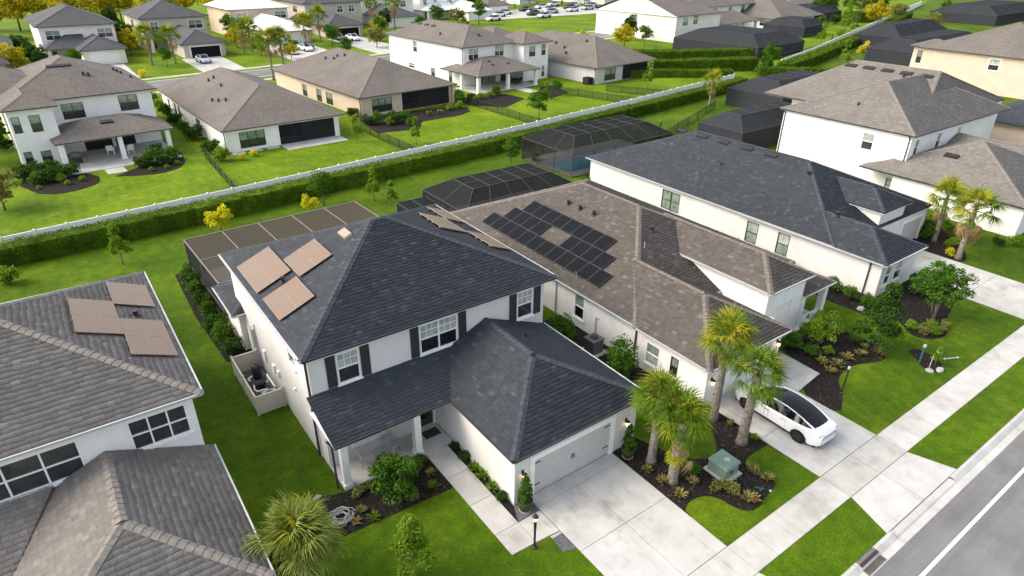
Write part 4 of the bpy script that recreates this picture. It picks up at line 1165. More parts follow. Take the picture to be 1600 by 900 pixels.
# ------------------------------------------------------------------ the white two storey house on the right
H5 = thing('house', 'white two storey house with brown roof beside the two far palms', 'house', (84, 36, 0))
wall_block(H5, M['white_wall'], 73.3, 93.5, 29.7, 44.8, 0, 6.75, [('W', 33.5, 34.75, 4.3, 6.1, 'win', dict(up='blind', trim='trim')), ('W', 30.0, 31.1, 0.4, 1.9, 'win', dict(up='blind', lo='blind', frame='bronze', sill=False)),
    ('S', 74.4, 75.3, 4.5, 6.2, 'win', dict(trim='trim')), ('S', 79.4, 80.4, 4.5, 6.2, 'win', dict(trim='trim')), ('S', 84.2, 85.2, 4.5, 6.2, 'win', dict(trim='trim'))])
hip_roof(H5, 72.9, 97.0, 29.3, 45.2, 6.85, 0.45, 'grey', shingle='SW', caps=('SW', 'NW'), gut='gutter_d')
wall_block(H5, M['white_wall'], 84.0, 102.0, 32.0, 50.5, 0, 6.75, [('S', 97.5, 98.6, 4.4, 6.1, 'win', dict(trim='trim'))])
A5 = (91, 36, 10.8); B5 = (91, 46.5, 10.8)
S5 = {'W': [(79.5, 52, 6.85), (79.5, 32, 6.85), A5, B5], 'E': [(102.5, 32, 6.85), (102.5, 52, 6.85), B5, A5], 'S': [(79.5, 32, 6.85), (102.5, 32, 6.85), A5], 'N': [(102.5, 52, 6.85), (79.5, 52, 6.85), B5]}
build_roof(H5, S5, {'SW': ((79.5, 32, 6.85), A5), 'SE': ((102.5, 32, 6.85), A5), 'ridge': (A5, B5), 'NW': ((79.5, 52, 6.85), B5)}, 'grey', shingle='SWN', caps=('SW',), gut='gutter_d', rect=(79.5, 102.5, 32, 52), ze=6.85)
for y in (46.3, 43.9, 41.5, 39.1, 36.7): box_vent(H5, S5['W'], 89.3, y, 1.5, 0.7, 0.18)
vent_pipe(H5, S5['W'], 88.5, 39.0, 0.14, 0.35)
wall_block(H5, M['white_wall'], 71.4, 84.0, 17.6, 29.7, 0, 2.95)
hip_roof(H5, 71.0, 87.0, 17.2, 33.2, 3.1, 0.42, 'grey', shingle='SWE', caps=('SW',), gut='gutter_d')
hip_roof(H5, 78.5, 90.0, 12.0, 29.6, 3.15, 0.42, 'grey', hip='S', axis='y', shingle='WE', caps=('ridge',), gut='gutter_d')
SL = hip_geo(71.0, 87.0, 17.2, 33.2, 3.1, 0.42)[0]
box_vent(H5, SL['W'], 75.6, 26.4, 1.4, 0.6, 0.2)
vent_pipe(H5, hip_geo(72.9, 97.0, 29.3, 45.2, 6.85, 0.45)[0]['W'], 76.0, 37.5, 0.1, 0.3)
downspout(H5, 73.3, 29.9, 3.3, 6.8, (-1, 0)); downspout(H5, 73.3, 44.6, 0, 6.8, (-1, 0))

# ------------------------------------------------------------------ tan houses at the right edge
H6 = thing('house', 'cream two storey house with brown roof at the right edge', 'house', (160, 58, 0))
wall_block(H6, M['cream_wall'], 146.0, 170.0, 40.0, 62.0, 0, 6.7, [('W', 48.2, 50.0, 4.2, 6.2, 'win', dict(up='blind', lo='glass_lo', trim='trim')), ('N', 147, 148.4, 4, 6, 'win', dict(frame='bronze'))])
hip_roof(H6, 145.4, 171.0, 39.2, 62.8, 6.85, 0.42, 'far_brown', gut='gutter_d')
wall_block(H6, M['cream_wall'], 147.5, 152.0, 62.0, 64.5, 0, 6.7, [('W', 62.6, 63.6, 3.6, 6.0, 'win', dict(frame='bronze'))])
hip_roof(H6, 146.8, 153, 58.0, 65.2, 6.85, 0.42, 'far_brown', gut='gutter_d')
H7 = thing('house', 'tan one storey house with dark roof behind the white two storey house', 'house', (120, 32, 0))
wall_block(H7, M['cream_wall'], 107.6, 124.0, 14.0, 36.6, 0, 2.95)
hip_roof(H7, 107.0, 125.0, 13.4, 37.2, 3.1, 0.42, 'far_slate', gut='gutter_d')

# ------------------------------------------------------------------ back row, seen across the hedge
def rot(root, pivot, deg):
    a = R(deg); p = Vector((pivot[0], pivot[1], 0)); l = root.location.copy(); d = Vector((l.x - p.x, l.y - p.y, 0))
    root.location = (p.x + d.x * math.cos(a) - d.y * math.sin(a), p.y + d.x * math.sin(a) + d.y * math.cos(a), l.z); root.rotation_euler = (0, 0, a)
DW = dict(frame='bronze', sill=False, lo='glass_lo', up='glass_up')
TW = dict(frame='trim', sill=True, trim='trim', up='glass_up', lo='glass_lo')
R1 = thing('house', 'white two storey house with columned back patio and brown roof', 'house', (5, 100, 0))
wall_block(R1, M['white_wall'], -3.0, 12.9, 97.5, 116.0, 0, 6.75, [('S', 2.55, 4.95, 4.25, 6.15, 'win', dict(DW, n=2)), ('S', 8.95, 11.15, 4.45, 6.4, 'win', dict(DW, n=2)),
    ('S', 3.9, 7.0, 0.1, 2.2, 'slider', {}), ('S', 7.4, 9.7, 0.1, 2.3, 'slider', dict(n=2))])
wall_block(R1, M['white_wall'], -3.2, 1.3, 93.4, 97.5, 0, 6.7, [('S', -2.95, -2.15, 4.2, 6.05, 'win', DW), ('S', -1.25, -0.15, 4.1, 6.05, 'win', DW), ('S', -2.85, -2.05, 0.5, 2.0, 'win', DW), ('S', -1.2, -0.15, 0.4, 1.85, 'win', DW), ('E', 94.6, 95.6, 4.2, 6.0, 'win', DW)])
hip_roof(R1, -3.6, 13.5, 96.9, 116.6, 6.9, 0.42, 'far_brown', axis='y')
hip_roof(R1, -9.5, 5.0, 100.5, 114.0, 6.9, 0.42, 'far_brown')
hip_roof(R1, -3.7, 1.8, 92.9, 101.5, 6.9, 0.42, 'far_brown', hip='S', axis='y')
hip_roof(R1, 0.2, 13.0, 90.2, 99.5, 3.1, 0.34, 'far_brown', hip='SEW', axis='x')
for x in (0.75, 6.9, 12.3): column(R1, x, 90.8, 0.5, 0.1, 2.98)
b = MB(); b.box(0.4, 12.7, 87.6, 97.5, 0, 0.12); b.box(4.0, 6.0, 85.4, 87.6, 0, 0.06); part('patio_floor', b, M['concrete'], R1)
SR = hip_geo(-3.6, 13.5, 96.9, 116.6, 6.9, 0.42, axis='y')[0]
box_vent(R1, SR['S'], 4.2, 103.6, 3.0, 0.5, 0.15); vent_pipe(R1, SR['S'], 6.4, 101.3, 0.14); vent_pipe(R1, SR['S'], 6.9, 101.0, 0.14)
box_vent(R1, hip_geo(0.2, 13.0, 90.2, 99.5, 3.1, 0.34, axis='x')[0]['S'], 6.4, 93.4, 1.4, 0.6, 0.2)
for (x, y) in ((11.0, 108.0), (11.2, 106.8), (11.4, 105.6), (12.0, 103.0)): vent_pipe(R1, SR['E'], x, y, 0.14)
rot(R1, (-3, 94), 4)

R2 = thing('house', 'white one storey house with screened lanai and long brown roof', 'house', (26, 100, 0))
wall_block(R2, M['white_wall'], 18.2, 33.6, 86.9, 119.5, 0, 2.9, [('S', 19.9, 23.2, 0.4, 2.45, 'win', dict(DW, n=3)), ('S', 25.1, 32.9, 0.05, 2.65, 'lanai', dict(n=4, deep=3.2)),
    ('W', 98.2, 100.3, 0.3, 2.1, 'win', DW), ('W', 108.9, 110.0, 0.4, 2.1, 'win', DW), ('W', 111.2, 112.2, 0.4, 2.1, 'win', DW), ('W', 115.0, 116.0, 0.5, 2.1, 'win', DW)])
hip_roof(R2, 17.7, 34.3, 86.2, 120.2, 3.05, 0.43, 'far_brown')
SR = hip_geo(17.7, 34.3, 86.2, 120.2, 3.05, 0.43)[0]
for (x, y) in ((23.0, 108.5), (23.8, 108.5), (23.2, 103.0), (20.6, 99.0), (21.0, 97.4), (21.6, 96.0)): vent_pipe(R2, SR['W'], x, y, 0.14)
b = MB(); b.box(25.0, 33.4, 83.9, 86.9, 0, 0.06); part('patio_floor', b, M['concrete'], R2)
for x in (18.6, 20.8, 23.0, 25.6): b = MB(); b.box(x, x + 1.6, 85.9, 86.6, 0, 0.05); part('stepping_stone', b, M['concrete'], R2)
downspout(R2, 18.2, 87.1, 0, 2.95, (-1, 0))
rot(R2, (18.2, 87), 2.5)

R3 = thing('house', 'tan one storey house with dark lanai and brown roof', 'house', (49, 112, 0))
wall_block(R3, M['tan_wall'], 40.6, 57.8, 95.8, 128.0, 0, 2.95, [('S', 42.5, 46.1, 0.35, 2.5, 'win', dict(DW, n=3)), ('S', 48.0, 57.3, 0.05, 2.8, 'lanai', dict(n=4, deep=3.5)),
    ('W', 105.3, 107.6, 0.2, 2.1, 'win', DW), ('W', 109.3, 111.1, 0.1, 2.1, 'win', DW), ('W', 114.9, 116.6, 0.1, 2.1, 'win', DW)])
hip_roof(R3, 40.0, 58.6, 95.1, 128.6, 3.1, 0.43, 'far_brown')
SR = hip_geo(40.0, 58.6, 95.1, 128.6, 3.1, 0.43)[0]
for (x, y) in ((46.0, 117.5), (46.4, 115.0), (47.2, 115.2), (47.8, 113.6)): vent_pipe(R3, SR['W'], x, y, 0.15)
downspout(R3, 40.6, 96.0, 0, 2.95, (-1, 0)); column(R3, 58.0, 95.6, 0.4, 0, 2.9, 'tan_wall')
rot(R3, (40.6, 96), 5)

R4 = thing('house', 'white two storey house with hipped porch and projecting bay', 'house', (75, 115, 0))
wall_block(R4, M['white_wall'], 67.4, 80.0, 107.8, 134.0, 0, 7.0, [('S', 68.6, 71.0, 4.7, 6.75, 'win', dict(TW, n=2)), ('S', 75.0, 77.3, 4.8, 6.9, 'win', dict(TW, n=2)), ('S', 70.2, 75.2, 0.1, 2.4, 'slider', dict(n=3, g='glass_up')), ('S', 76.5, 79.2, 0.1, 2.4, 'slider', dict(n=2)),
    ('W', 123.3, 124.8, 4.5, 6.6, 'win', TW), ('W', 117.3, 118.6, 0.4, 2.2, 'win', DW), ('W', 111.5, 112.6, 0.3, 2.3, 'win', DW), ('W', 124.6, 126.8, 1.2, 2.2, 'win', TW)])
wall_block(R4, M['white_wall'], 80.0, 86.6, 105.0, 112.0, 0, 6.95, [('S', 81.4, 83.2, 4.5, 6.6, 'win', dict(TW, grid=2)), ('S', 84.7, 86.0, 4.5, 6.7, 'win', TW), ('S', 84.9, 85.8, 0.4, 2.6, 'win', TW)])
hip_roof(R4, 66.8, 80.8, 107.2, 134.6, 7.15, 0.42, 'far_brown')
hip_roof(R4, 79.3, 87.3, 104.3, 114.0, 7.15, 0.42, 'far_brown')
hip_roof(R4, 76.0, 86.0, 110.0, 122.0, 7.15, 0.42, 'far_brown')
hip_roof(R4, 65.0, 80.4, 100.4, 112.0, 3.1, 0.38, 'far_brown', hip='SWE', axis='x')
for x in (65.6, 72.6, 79.6): column(R4, x, 101.0, 0.55, 0.1, 3.0)
column(R4, 65.6, 106.0, 0.5, 0.1, 3.0)
b = MB(); b.box(65.2, 80.0, 100.5, 107.8, 0, 0.1); b.box(73.5, 76.0, 96.0, 100.5, 0, 0.06); part('porch_floor', b, M['concrete'], R4)
SR = hip_geo(66.8, 80.8, 107.2, 134.6, 7.15, 0.42)[0]
vent_pipe(R4, SR['S'], 73.2, 110.5, 0.2); vent_pipe(R4, SR['W'], 69.5, 118.0, 0.18)
for y in (131, 128.5, 126, 123.5): box_vent(R4, SR['W'], 71.8, y, 1.3, 0.6, 0.15)
SR = hip_geo(65.0, 80.4, 100.4, 112.0, 3.1, 0.38, axis='x')[0]
for (x, y) in ((71.0, 104.6), (70.8, 103.4), (74.5, 103.2)): box_vent(R4, SR['S'], x, y, 0.6, 0.4, 0.12)
downspout(R4, 67.4, 108.0, 0, 7.0, (-1, 0))
rot(R4, (66, 102), 5)

R5 = thing('house', 'grey one storey house with screened corner lanai and brown roof', 'house', (99, 110, 0))
wall_block(R5, M['grey_wall'], 89.8, 107.0, 96.0, 126.0, 0, 3.0, [('S', 92.3, 95.6, 0.4, 2.7, 'win', dict(DW, n=2)), ('S', 97.8, 106.4, 0.05, 2.85, 'lanai', dict(n=4, deep=4.0)), ('W', 109.3, 111.4, 0.5, 2.5, 'win', dict(up='glass_up', lo='glass_dk', trim='cream_wall'))])
hip_roof(R5, 89.2, 108.0, 95.3, 128.0, 3.15, 0.46, 'far_brown')
SR = hip_geo(89.2, 108.0, 95.3, 128.0, 3.15, 0.46)[0]
for (x, y) in ((93.0, 117.0), (94.6, 112.0), (93.6, 108.5), (92.0, 106.5), (96.5, 105.0)): vent_pipe(R5, SR['W'], x, y, 0.2)
column(R5, 107.0, 95.8, 0.45, 0, 3.0); downspout(R5, 89.8, 96.2, 0, 3.1, (-1, 0))
b = MB(); b.box(88.2, 89.6, 96.5, 98.0, 0, 1.3); part('screened_enclosure', b, M['scr_top'], R5)
rot(R5, (89.5, 96), 6)

R6 = thing('house', 'tall white house with a blank gable wall above the hedges', 'house', (160, 145, 0))
wall_block(R6, M['warm_white'], 150.5, 172.0, 130.0, 160.0, 0, 6.9, [('S', 153.5, 156.0, 4.2, 6.4, 'win', dict(TW, n=2)), ('S', 158.5, 160.5, 4.4, 6.6, 'win', DW)])
hip_roof(R6, 149.9, 173.0, 129.2, 161, 7.0, 0.34, 'far_brown', hip='E', axis='x')
b = MB(); b.poly([(150.49, 130.0, 6.78), (150.49, 160.0, 6.78), (150.49, 145.1, 12.1)]); part('gable_wall', b, M['warm_white'], R6)
rot(R6, (150.5, 130), 5)
R7 = thing('house', 'white two storey house behind the large dark pool cage', 'house', (190, 150, 0))
wall_block(R7, M['white_wall'], 176.0, 214.0, 146.0, 168.0, 0, 6.9, [('S', 178.5, 180.5, 4.0, 6.4, 'win', TW), ('S', 188, 190, 4.0, 6.4, 'win', TW), ('S', 197, 199, 4.2, 6.4, 'win', TW), ('S', 205, 207, 3.6, 6.6, 'win', DW), ('S', 183, 187, 0.1, 2.4, 'slider', {})])
hip_roof(R7, 174.5, 215.5, 144.8, 169, 7.0, 0.38, 'far_brown')
hip_roof(R7, 172.5, 197.0, 133.5, 147.0, 3.2, 0.42, 'far_brown')
for x in (175, 181, 188, 195): column(R7, x, 134.3, 0.7, 0, 3.1)
rot(R7, (176, 146), 6)
R8 = thing('house', 'white one storey house with wide brown roof and open lanai', 'house', (222, 150, 0))
wall_block(R8, M['white_wall'], 206.0, 232.0, 134.0, 168.0, 0, 3.0, [('S', 218, 225, 0.05, 2.8, 'lanai', dict(n=2, deep=4)), ('W', 138, 141, 0.8, 2.4, 'win', DW)])
hip_roof(R8, 205.0, 236.0, 132.5, 170.0, 3.2, 0.43, 'far_brown')
column(R8, 227.5, 133.4, 0.8, 0, 3.1)
rot(R8, (206, 134), 8)
R9 = thing('house', 'grey roofed house beyond the wide lanai', 'house', (270, 175, 0))
wall_block(R9, M['white_wall'], 252.0, 282.0, 160.0, 195.0, 0, 3.2)
hip_roof(R9, 250.5, 284.0, 158.5, 196.0, 3.3, 0.42, 'far_brown')

# ------------------------------------------------------------------ far row over the back street
def far_house(label, x0, x1, y0, y1, gx0, gx1, gy0, wall, style, ze=7.2, wins=(), gd='trim', gopen=False, deg=4, gzt=2.4, side=()):
    t = thing('house', label, 'house', ((x0 + x1) / 2, (y0 + y1) / 2, 0))
    ops = [('S', a, b, ze - 2.9, ze - 0.9, 'win', dict(TW, n=2)) for a, b in wins] + [('W', a, b, ze - 2.8, ze - 1.1, 'win', dict(DW)) for a, b in side]
    wall_block(t, M[wall], x0, x1, y0, y1, 0, ze - 0.12, ops)
    hip_roof(t, x0 - 0.7, x1 + 0.7, y0 - 0.7, y1 + 0.7, ze, 0.42, style)
    wall_block(t, M[wall], gx0, gx1, gy0, y0, 0, 2.95, [('S', gx0 + 1.5, gx1 - 1.2, 0, gzt, 'garage', dict(col=gd, hard=False, open_=gopen, rows=4, cols=2))])
    hip_roof(t, gx0 - 0.7, gx1 + 0.7, gy0 - 0.7, y0 + 6, 3.1, 0.45, style, hip='S', axis='y')
    hip_roof(t, x0 - 0.5, gx0 + 2.0, y0 - 5.0, y0 + 5, 3.12, 0.45, style, hip='SW', axis='x') if gx0 - x0 > 2.5 else None
    if gx0 - x0 > 2.5: column(t, x0 + 0.4, y0 - 4.4, 0.6, 0, 3.0); wall_block(t, M[wall], x0, gx0, y0 - 1.0, y0, 0, 2.9, [('S', x0 + 1.2, x0 + 2.2, 0.1, 2.3, 'door', {})])
    rot(t, (x0, y0), deg)
    return t
far_house('pale two storey house with grey roof and dark shutters at the upper left', 4.6, 19.2, 182.0, 206.0, 10.5, 18.6, 171.5, 'warm_white', 'far_grey', 7.3, ((5.6, 8.4), (15.6, 18.6)), deg=2)
far_house('greige two storey house with open garage and grey roof', 26.0, 41.0, 190.0, 210.0, 29.8, 39.0, 171.0, 'greige_wall', 'far_grey', 7.3, ((27.8, 29.6), (36.6, 40.0)), gopen=True, deg=3, side=((200, 202),))
far_house('cream two storey house with white roof', 50.5, 67.0, 204.0, 224.0, 53.0, 64.5, 184.0, 'tan_wall', 'far_white', 7.3, ((52.0, 55.2), (63.0, 66.5)), deg=4)
far_house('greige two storey house with a car before its open garage', 74.0, 93.0, 210.0, 232.0, 71.5, 82.0, 189.5, 'greige_wall', 'far_grey', 7.6, ((76.5, 79.5), (84.5, 86.5), (88.5, 90.5)), gopen=True, deg=4, side=((216, 219),))
far_house('white two storey house with small grey garage roof among palms', 96.0, 116.0, 218.0, 240.0, 97.0, 109.0, 204.0, 'white_wall', 'far_grey', 7.6, ((97.5, 99.5), (108.0, 110.0), (111, 113)), deg=4)
far_house('white house beyond the big white one, by the parked cars', 120.0, 139.0, 222.0, 246.0, 131.0, 141.0, 208.0, 'white_wall', 'far_white', 7.6, ((121.5, 123), (126, 127.5), (132, 134)), deg=5)
far_house('pinkish house with brown roof beside the crowded parking', 150.0, 166.0, 236.0, 258.0, 151.0, 162.0, 226.0, 'tan_wall', 'far_brown', 6.0, ((153, 155), (160, 162)), deg=5)
far_house('white house at the edge of the crowded parking', 222.0, 240.0, 248.0, 270.0, 224.0, 234.0, 238.0, 'white_wall', 'far_brown', 7.0, ((224, 226), (232, 234)), deg=6)
far_house('white house with pale roof at the far top', 188.0, 206.0, 268.0, 290.0, 190.0, 200.0, 258.0, 'white_wall', 'far_grey', 7.0, ((190, 192), (198, 200)), deg=6)
far_house('small grey house at the left picture edge', -11.5, -1.5, 172.0, 190.0, -10.5, -3.0, 160.0, 'grey_wall', 'far_grey', 4.6, ((-6, -4),), gd='door_grey', deg=0)
far_house('grey roofed house behind the round yellow tree', -22.0, -4.0, 198.0, 216.0, -21.0, -12.0, 188.0, 'white_wall', 'far_grey', 4.6, ((-12, -10), (-8, -6)), deg=0)

# ------------------------------------------------------------------ pool cages
def cage(label, x0, x1, y0, y1, ze, zt, inset, nx, ny, beam='cage_beam', scr='scr_top', deg=0.0, deck=True, flat=False, side=None):
    t = thing('pool_cage', label, 'pool cage', ((x0 + x1) / 2, (y0 + y1) / 2, 0))
    w = 0.075
    xs = [x0 + (x1 - x0) * i / nx for i in range(nx + 1)]; ys = [y0 + (y1 - y0) * i / ny for i in range(ny + 1)]
    if flat: tx0, tx1, ty0, ty1 = x0, x1, y0, y1; zt = ze
    else: tx0, tx1, ty0, ty1 = x0 + inset, x1 - inset, y0 + inset, y1 - inset
    txs = [tx0 + (tx1 - tx0) * i / nx for i in range(nx + 1)]; tys = [ty0 + (ty1 - ty0) * i / ny for i in range(ny + 1)]
    posts = [(x, y) for x in xs for y in (y0, y1)] + [(x, y) for y in ys[1:-1] for x in (x0, x1)]
    for x, y in posts:
        b = MB(); b.bar((x, y, 0), (x, y, ze - w / 2), w); part('post', b, M[beam], t)
    b = MB()
    for z in (0.85, ze):
        for p, q in (((x0, y0), (x1, y0)), ((x1, y0), (x1, y1)), ((x1, y1), (x0, y1)), ((x0, y1), (x0, y0))): b.bar((*p, z), (*q, z), w * (1.0 if z == ze else 0.6), w * (1.2 if z == ze else 0.6))
    part('eave_beam', b, M[beam], t)
    for i in range(nx + 1):                                   # rafters front to back
        b = MB(); z = zt + 0.01
        if not flat:
            b.bar((xs[i], y0, ze), (txs[i], ty0, z), w * 0.9); b.bar((txs[i], ty1, z), (xs[i], y1, ze), w * 0.9)
        b.bar((txs[i], ty0, z), (txs[i], ty1, z), w * 0.9)
        part('rafter', b, M[beam], t)
    b = MB()
    for i in range(ny + 1):
        if flat and i in (0, ny): continue
        b.bar((tx0, tys[i], zt + 0.014), (tx1, tys[i], zt + 0.014), w * 0.85)
    if not flat:
        for i in range(1, ny): b.bar((x0, ys[i], ze), (tx0, tys[i], zt), w * 0.8); b.bar((x1, ys[i], ze), (tx1, tys[i], zt), w * 0.8)
    if b.v: part('purlin', b, M[beam], t)
    def pan(q, sd=False): b = MB(); b.poly(q); part('screen_panel', b, M[(side or scr) if sd else scr], t)
    for i in range(nx):
        for yy, ty in ((y0, ty0), (y1, ty1)):
            pan([(xs[i], yy, 0), (xs[i + 1], yy, 0), (xs[i + 1], yy, ze), (xs[i], yy, ze)], True)
            if not flat: pan([(xs[i], yy, ze), (xs[i + 1], yy, ze), (txs[i + 1], ty, zt), (txs[i], ty, zt)])
        for j in range(ny): pan([(txs[i], tys[j], zt), (txs[i + 1], tys[j], zt), (txs[i + 1], tys[j + 1], zt), (txs[i], tys[j + 1], zt)])
    for j in range(ny):
        for xx, tx in ((x0, tx0), (x1, tx1)):
            pan([(xx, ys[j], 0), (xx, ys[j + 1], 0), (xx, ys[j + 1], ze), (xx, ys[j], ze)], True)
            if not flat: pan([(xx, ys[j], ze), (xx, ys[j + 1], ze), (tx, tys[j + 1], zt), (tx, tys[j], zt)])
    if deck:
        b = MB(); b.box(x0 + 0.1, x1 - 0.1, y0 + 0.1, y1 - 0.1, 0.0, 0.05); part('deck', b, M['concrete'], t)
    if deg: rot(t, (x0, y0), deg)
    return t
cage('flat topped bronze pool cage behind the slate roofed house', 6.9, 21.6, 43.9, 53.3, 3.05, 3.05, 0, 5, 2, 'cage_pale', 'scr_warm', 2, flat=True, deck=True, side='scr_top')
cage('low flat bronze screen cage behind the grey brown roof', -14, 1.6, 42.0, 47.6, 2.9, 2.9, 0, 6, 2, 'cage_pale', 'scr_warm', 4, flat=True, deck=False)
cage('dark mansard pool cage behind the brown roofed house', 28.6, 42.2, 46.3, 54.3, 2.6, 3.9, 2.2, 5, 2)
cage('low dark screen wing beside the mansard pool cage', 25.4, 28.5, 48.5, 53.6, 2.1, 2.1, 0, 2, 2, flat=True)
cage('large dark pool cage over the blue pool', 48.4, 65.8, 54.8, 64.2, 2.7, 4.0, 2.5, 5, 3, deg=1.5, deck=False, side='scr_pool')
cage('broad dark pool cage nearest the T of the hedges', 97.0, 116.5, 60.0, 70.3, 2.8, 4.6, 3.2, 4, 3, deg=3, scr='scr_far')
cage('dark pool cage tucked behind the white two storey house', 73.0, 90.0, 49.8, 57.0, 2.8, 4.3, 2.4, 4, 2, scr='scr_far')
cage('dark pool cage nearest the cream house', 165.0, 205.0, 70.0, 82.5, 3.2, 5.4, 4.0, 5, 3, deg=3, scr='scr_far')
cage('dark pool cage behind the one nearest the cream house', 192.0, 228.0, 88.0, 100.0, 3.0, 5.6, 4.0, 5, 3, deg=6, scr='scr_far')
cage('distant pool cage in the top corner', 285.0, 335.0, 100.0, 122.0, 3.4, 6.0, 5.0, 5, 3, deg=4, scr='scr_far')
cage('long dark pool cage below the white two storey house', 143.0, 165.5, 97.5, 122.0, 2.9, 5.2, 4.5, 4, 5, deg=5, scr='scr_far')
cage('small dark cage at the wide lanai', 193.0, 208.0, 117.0, 130.0, 3.0, 4.8, 2.8, 3, 3, deg=8, scr='scr_far')
cage('dark cage in the far garden by the fence', 232.0, 256.0, 138.0, 154.0, 3.2, 5.2, 3.6, 4, 3, deg=8, scr='scr_far')
# the blue pool
g = MB(); g.prism([(48.5, 54.9), (65.3, 55.3), (65.0, 64.2), (48.2, 63.9)], -0.05, 0.03)
structure('pool_deck', g, M['concrete'], 'pale deck around the blue pool')
g = MB(); g.prism([(49.2, 60.6), (49.4, 56.6), (54.0, 56.6), (55.5, 57.6), (62.0, 57.8), (62.3, 60.4), (58.0, 61.0)], 0.03, 0.045)
structure('water', g, M['water'], 'blue pool water under the large dark cage')

# ------------------------------------------------------------------ white vinyl fence
def along(path, step):
    out = []; acc = 0.0
    for (a, b) in zip(path[:-1], path[1:]):
        a, b = Vector((*a, 0)), Vector((*b, 0)); L = (b - a).length; n = max(1, round(L / step))
        for i in range(n): out.append((a + (b - a) * i / n, a + (b - a) * (i + 1) / n))
    return out
FM = {}
def fence(label, path, step, h):
    seg = along(path, step); t = thing('fence', label, 'fence', tuple(seg[0][0]))
    L = (seg[0][1] - seg[0][0]).length
    k = (round(step, 1), h)
    if k not in FM:
        p = MB(); p.box(-0.07, 0.07, -0.07, 0.07, 0, h + 0.06)
        c = MB(); c.hexa([(-.085, -.085, h + .06), (.085, -.085, h + .06), (.085, .085, h + .06), (-.085, .085, h + .06), (-.02, -.02, h + .13), (.02, -.02, h + .13), (.02, .02, h + .13), (-.02, .02, h + .13)])
        q = MB(); q.box(0.07, 1 - 0.02, -0.02, 0.02, 0.12, h - 0.12)
        r = MB(); r.box(0.05, 0.99, -0.045, 0.045, h - 0.12, h); r2 = MB(); r2.box(0.05, 0.99, -0.045, 0.045, 0.02, 0.12)
        FM[k] = [m.mesh(n, M['vinyl']) for m, n in ((p, 'post'), (c, 'post_cap'), (q, 'panel'), (r, 'rail'), (r2, 'rail'))]
    o0 = t.location
    for a, b in seg:
        d = b - a; rz = math.atan2(d.y, d.x); L = d.length
        po = link('post', FM[k][0], t); po.location = a - o0; po.rotation_euler = (0, 0, rz)
        link('post_cap', FM[k][1], po)
        pa = link('panel', FM[k][2], t); pa.location = a - o0; pa.rotation_euler = (0, 0, rz); pa.scale = (L, 1, 1)
        link('rail', FM[k][3], pa); link('rail', FM[k][4], pa)
    return t
FENCE_A = [(-26, 63.5), (-5.5, 65.4), (16.2, 67.5), (52, 71.7), (81.4, 76.1), (113.6, 81.6)]
FENCE_B = [(137, 87), (160, 93.5), (186.6, 102.3), (230, 116.5), (290, 136.5), (360, 160)]
fence('white vinyl fence behind the long clipped hedge', FENCE_A, 2.4, 1.92)
fence('white vinyl fence curving away beyond the hedge corner', FENCE_B, 2.6, 2.1)

def mesh_fence(label, a, b, n, h=1.2):
    t = thing('mesh_fence', label, 'fence', (a[0], a[1], 0)); A, B = Vector((*a, 0)), Vector((*b, 0))
    for i in range(n + 1):
        p = A + (B - A) * i / n; m = MB(); m.bar(p, p + Vector((0, 0, h + 0.05)), 0.07); part('post', m, M['black'], t)
    for hh in (h, 0.1): m = MB(); m.bar(A + Vector((0, 0, hh)), B + Vector((0, 0, hh)), 0.045); part('rail', m, M['black'], t)
    for i in range(n):
        p, q = A + (B - A) * i / n, A + (B - A) * (i + 1) / n; m = MB(); z = Vector((0, 0, h)); m.poly([p, q, q + z, p + z]); part('mesh_panel', m, MESHM, t)
MESHM = screen('chain_mesh', (0.02, 0.022, 0.02), 0.45)
mesh_fence('dark mesh fence between the columned patio house and the screened lanai house', (15.4, 86.5), (14.8, 69.5), 6)
mesh_fence('dark mesh fence between the lanai garden and the tan house', (37.0, 91.0), (37.7, 71.5), 7)
mesh_fence('dark mesh fence between the tan house and the white porch house', (59.5, 95.0), (60.2, 75.0), 7)
mesh_fence('dark mesh fence beside the grey house', (78.5, 92.0), (83.5, 78.5), 5)
mesh_fence('dark mesh fence before the grey house lanai', (87.0, 90.0), (92.5, 79.6), 4)
mesh_fence('dark mesh fence in the far garden below the wide lanai', (150.0, 95.5), (176.0, 100.5), 4)
mesh_fence('low dark fence beside the large dark pool cage', (66.2, 58.5), (92.0, 69.0), 6, 1.4)

# ------------------------------------------------------------------ leaves in bulk
def leaf_geo(P, size, rng, out=None, bias=0.5, aspect=0.55):
    n = len(P); nr = rng.normal(size=(n, 3))
    nr /= np.linalg.norm(nr, axis=1, keepdims=True)
    if out is not None: nr = nr * (1 - bias) + out * bias
    nr[:, 2] += 0.25
    nr /= np.linalg.norm(nr, axis=1, keepdims=True)
    t = np.cross(nr, rng.normal(size=(n, 3))); t /= np.linalg.norm(t, axis=1, keepdims=True) + 1e-9
    b = np.cross(nr, t)
    L = size * rng.uniform(0.7, 1.3, n)[:, None]; W = L * aspect
    V = np.stack([P - t * L / 2, P + b * W / 2 + t * L * 0.05, P + t * L / 2 - nr * L * 0.12, P - b * W / 2 + t * L * 0.05], 1).reshape(-1, 3)
    return V, np.arange(n * 4).reshape(-1, 4)

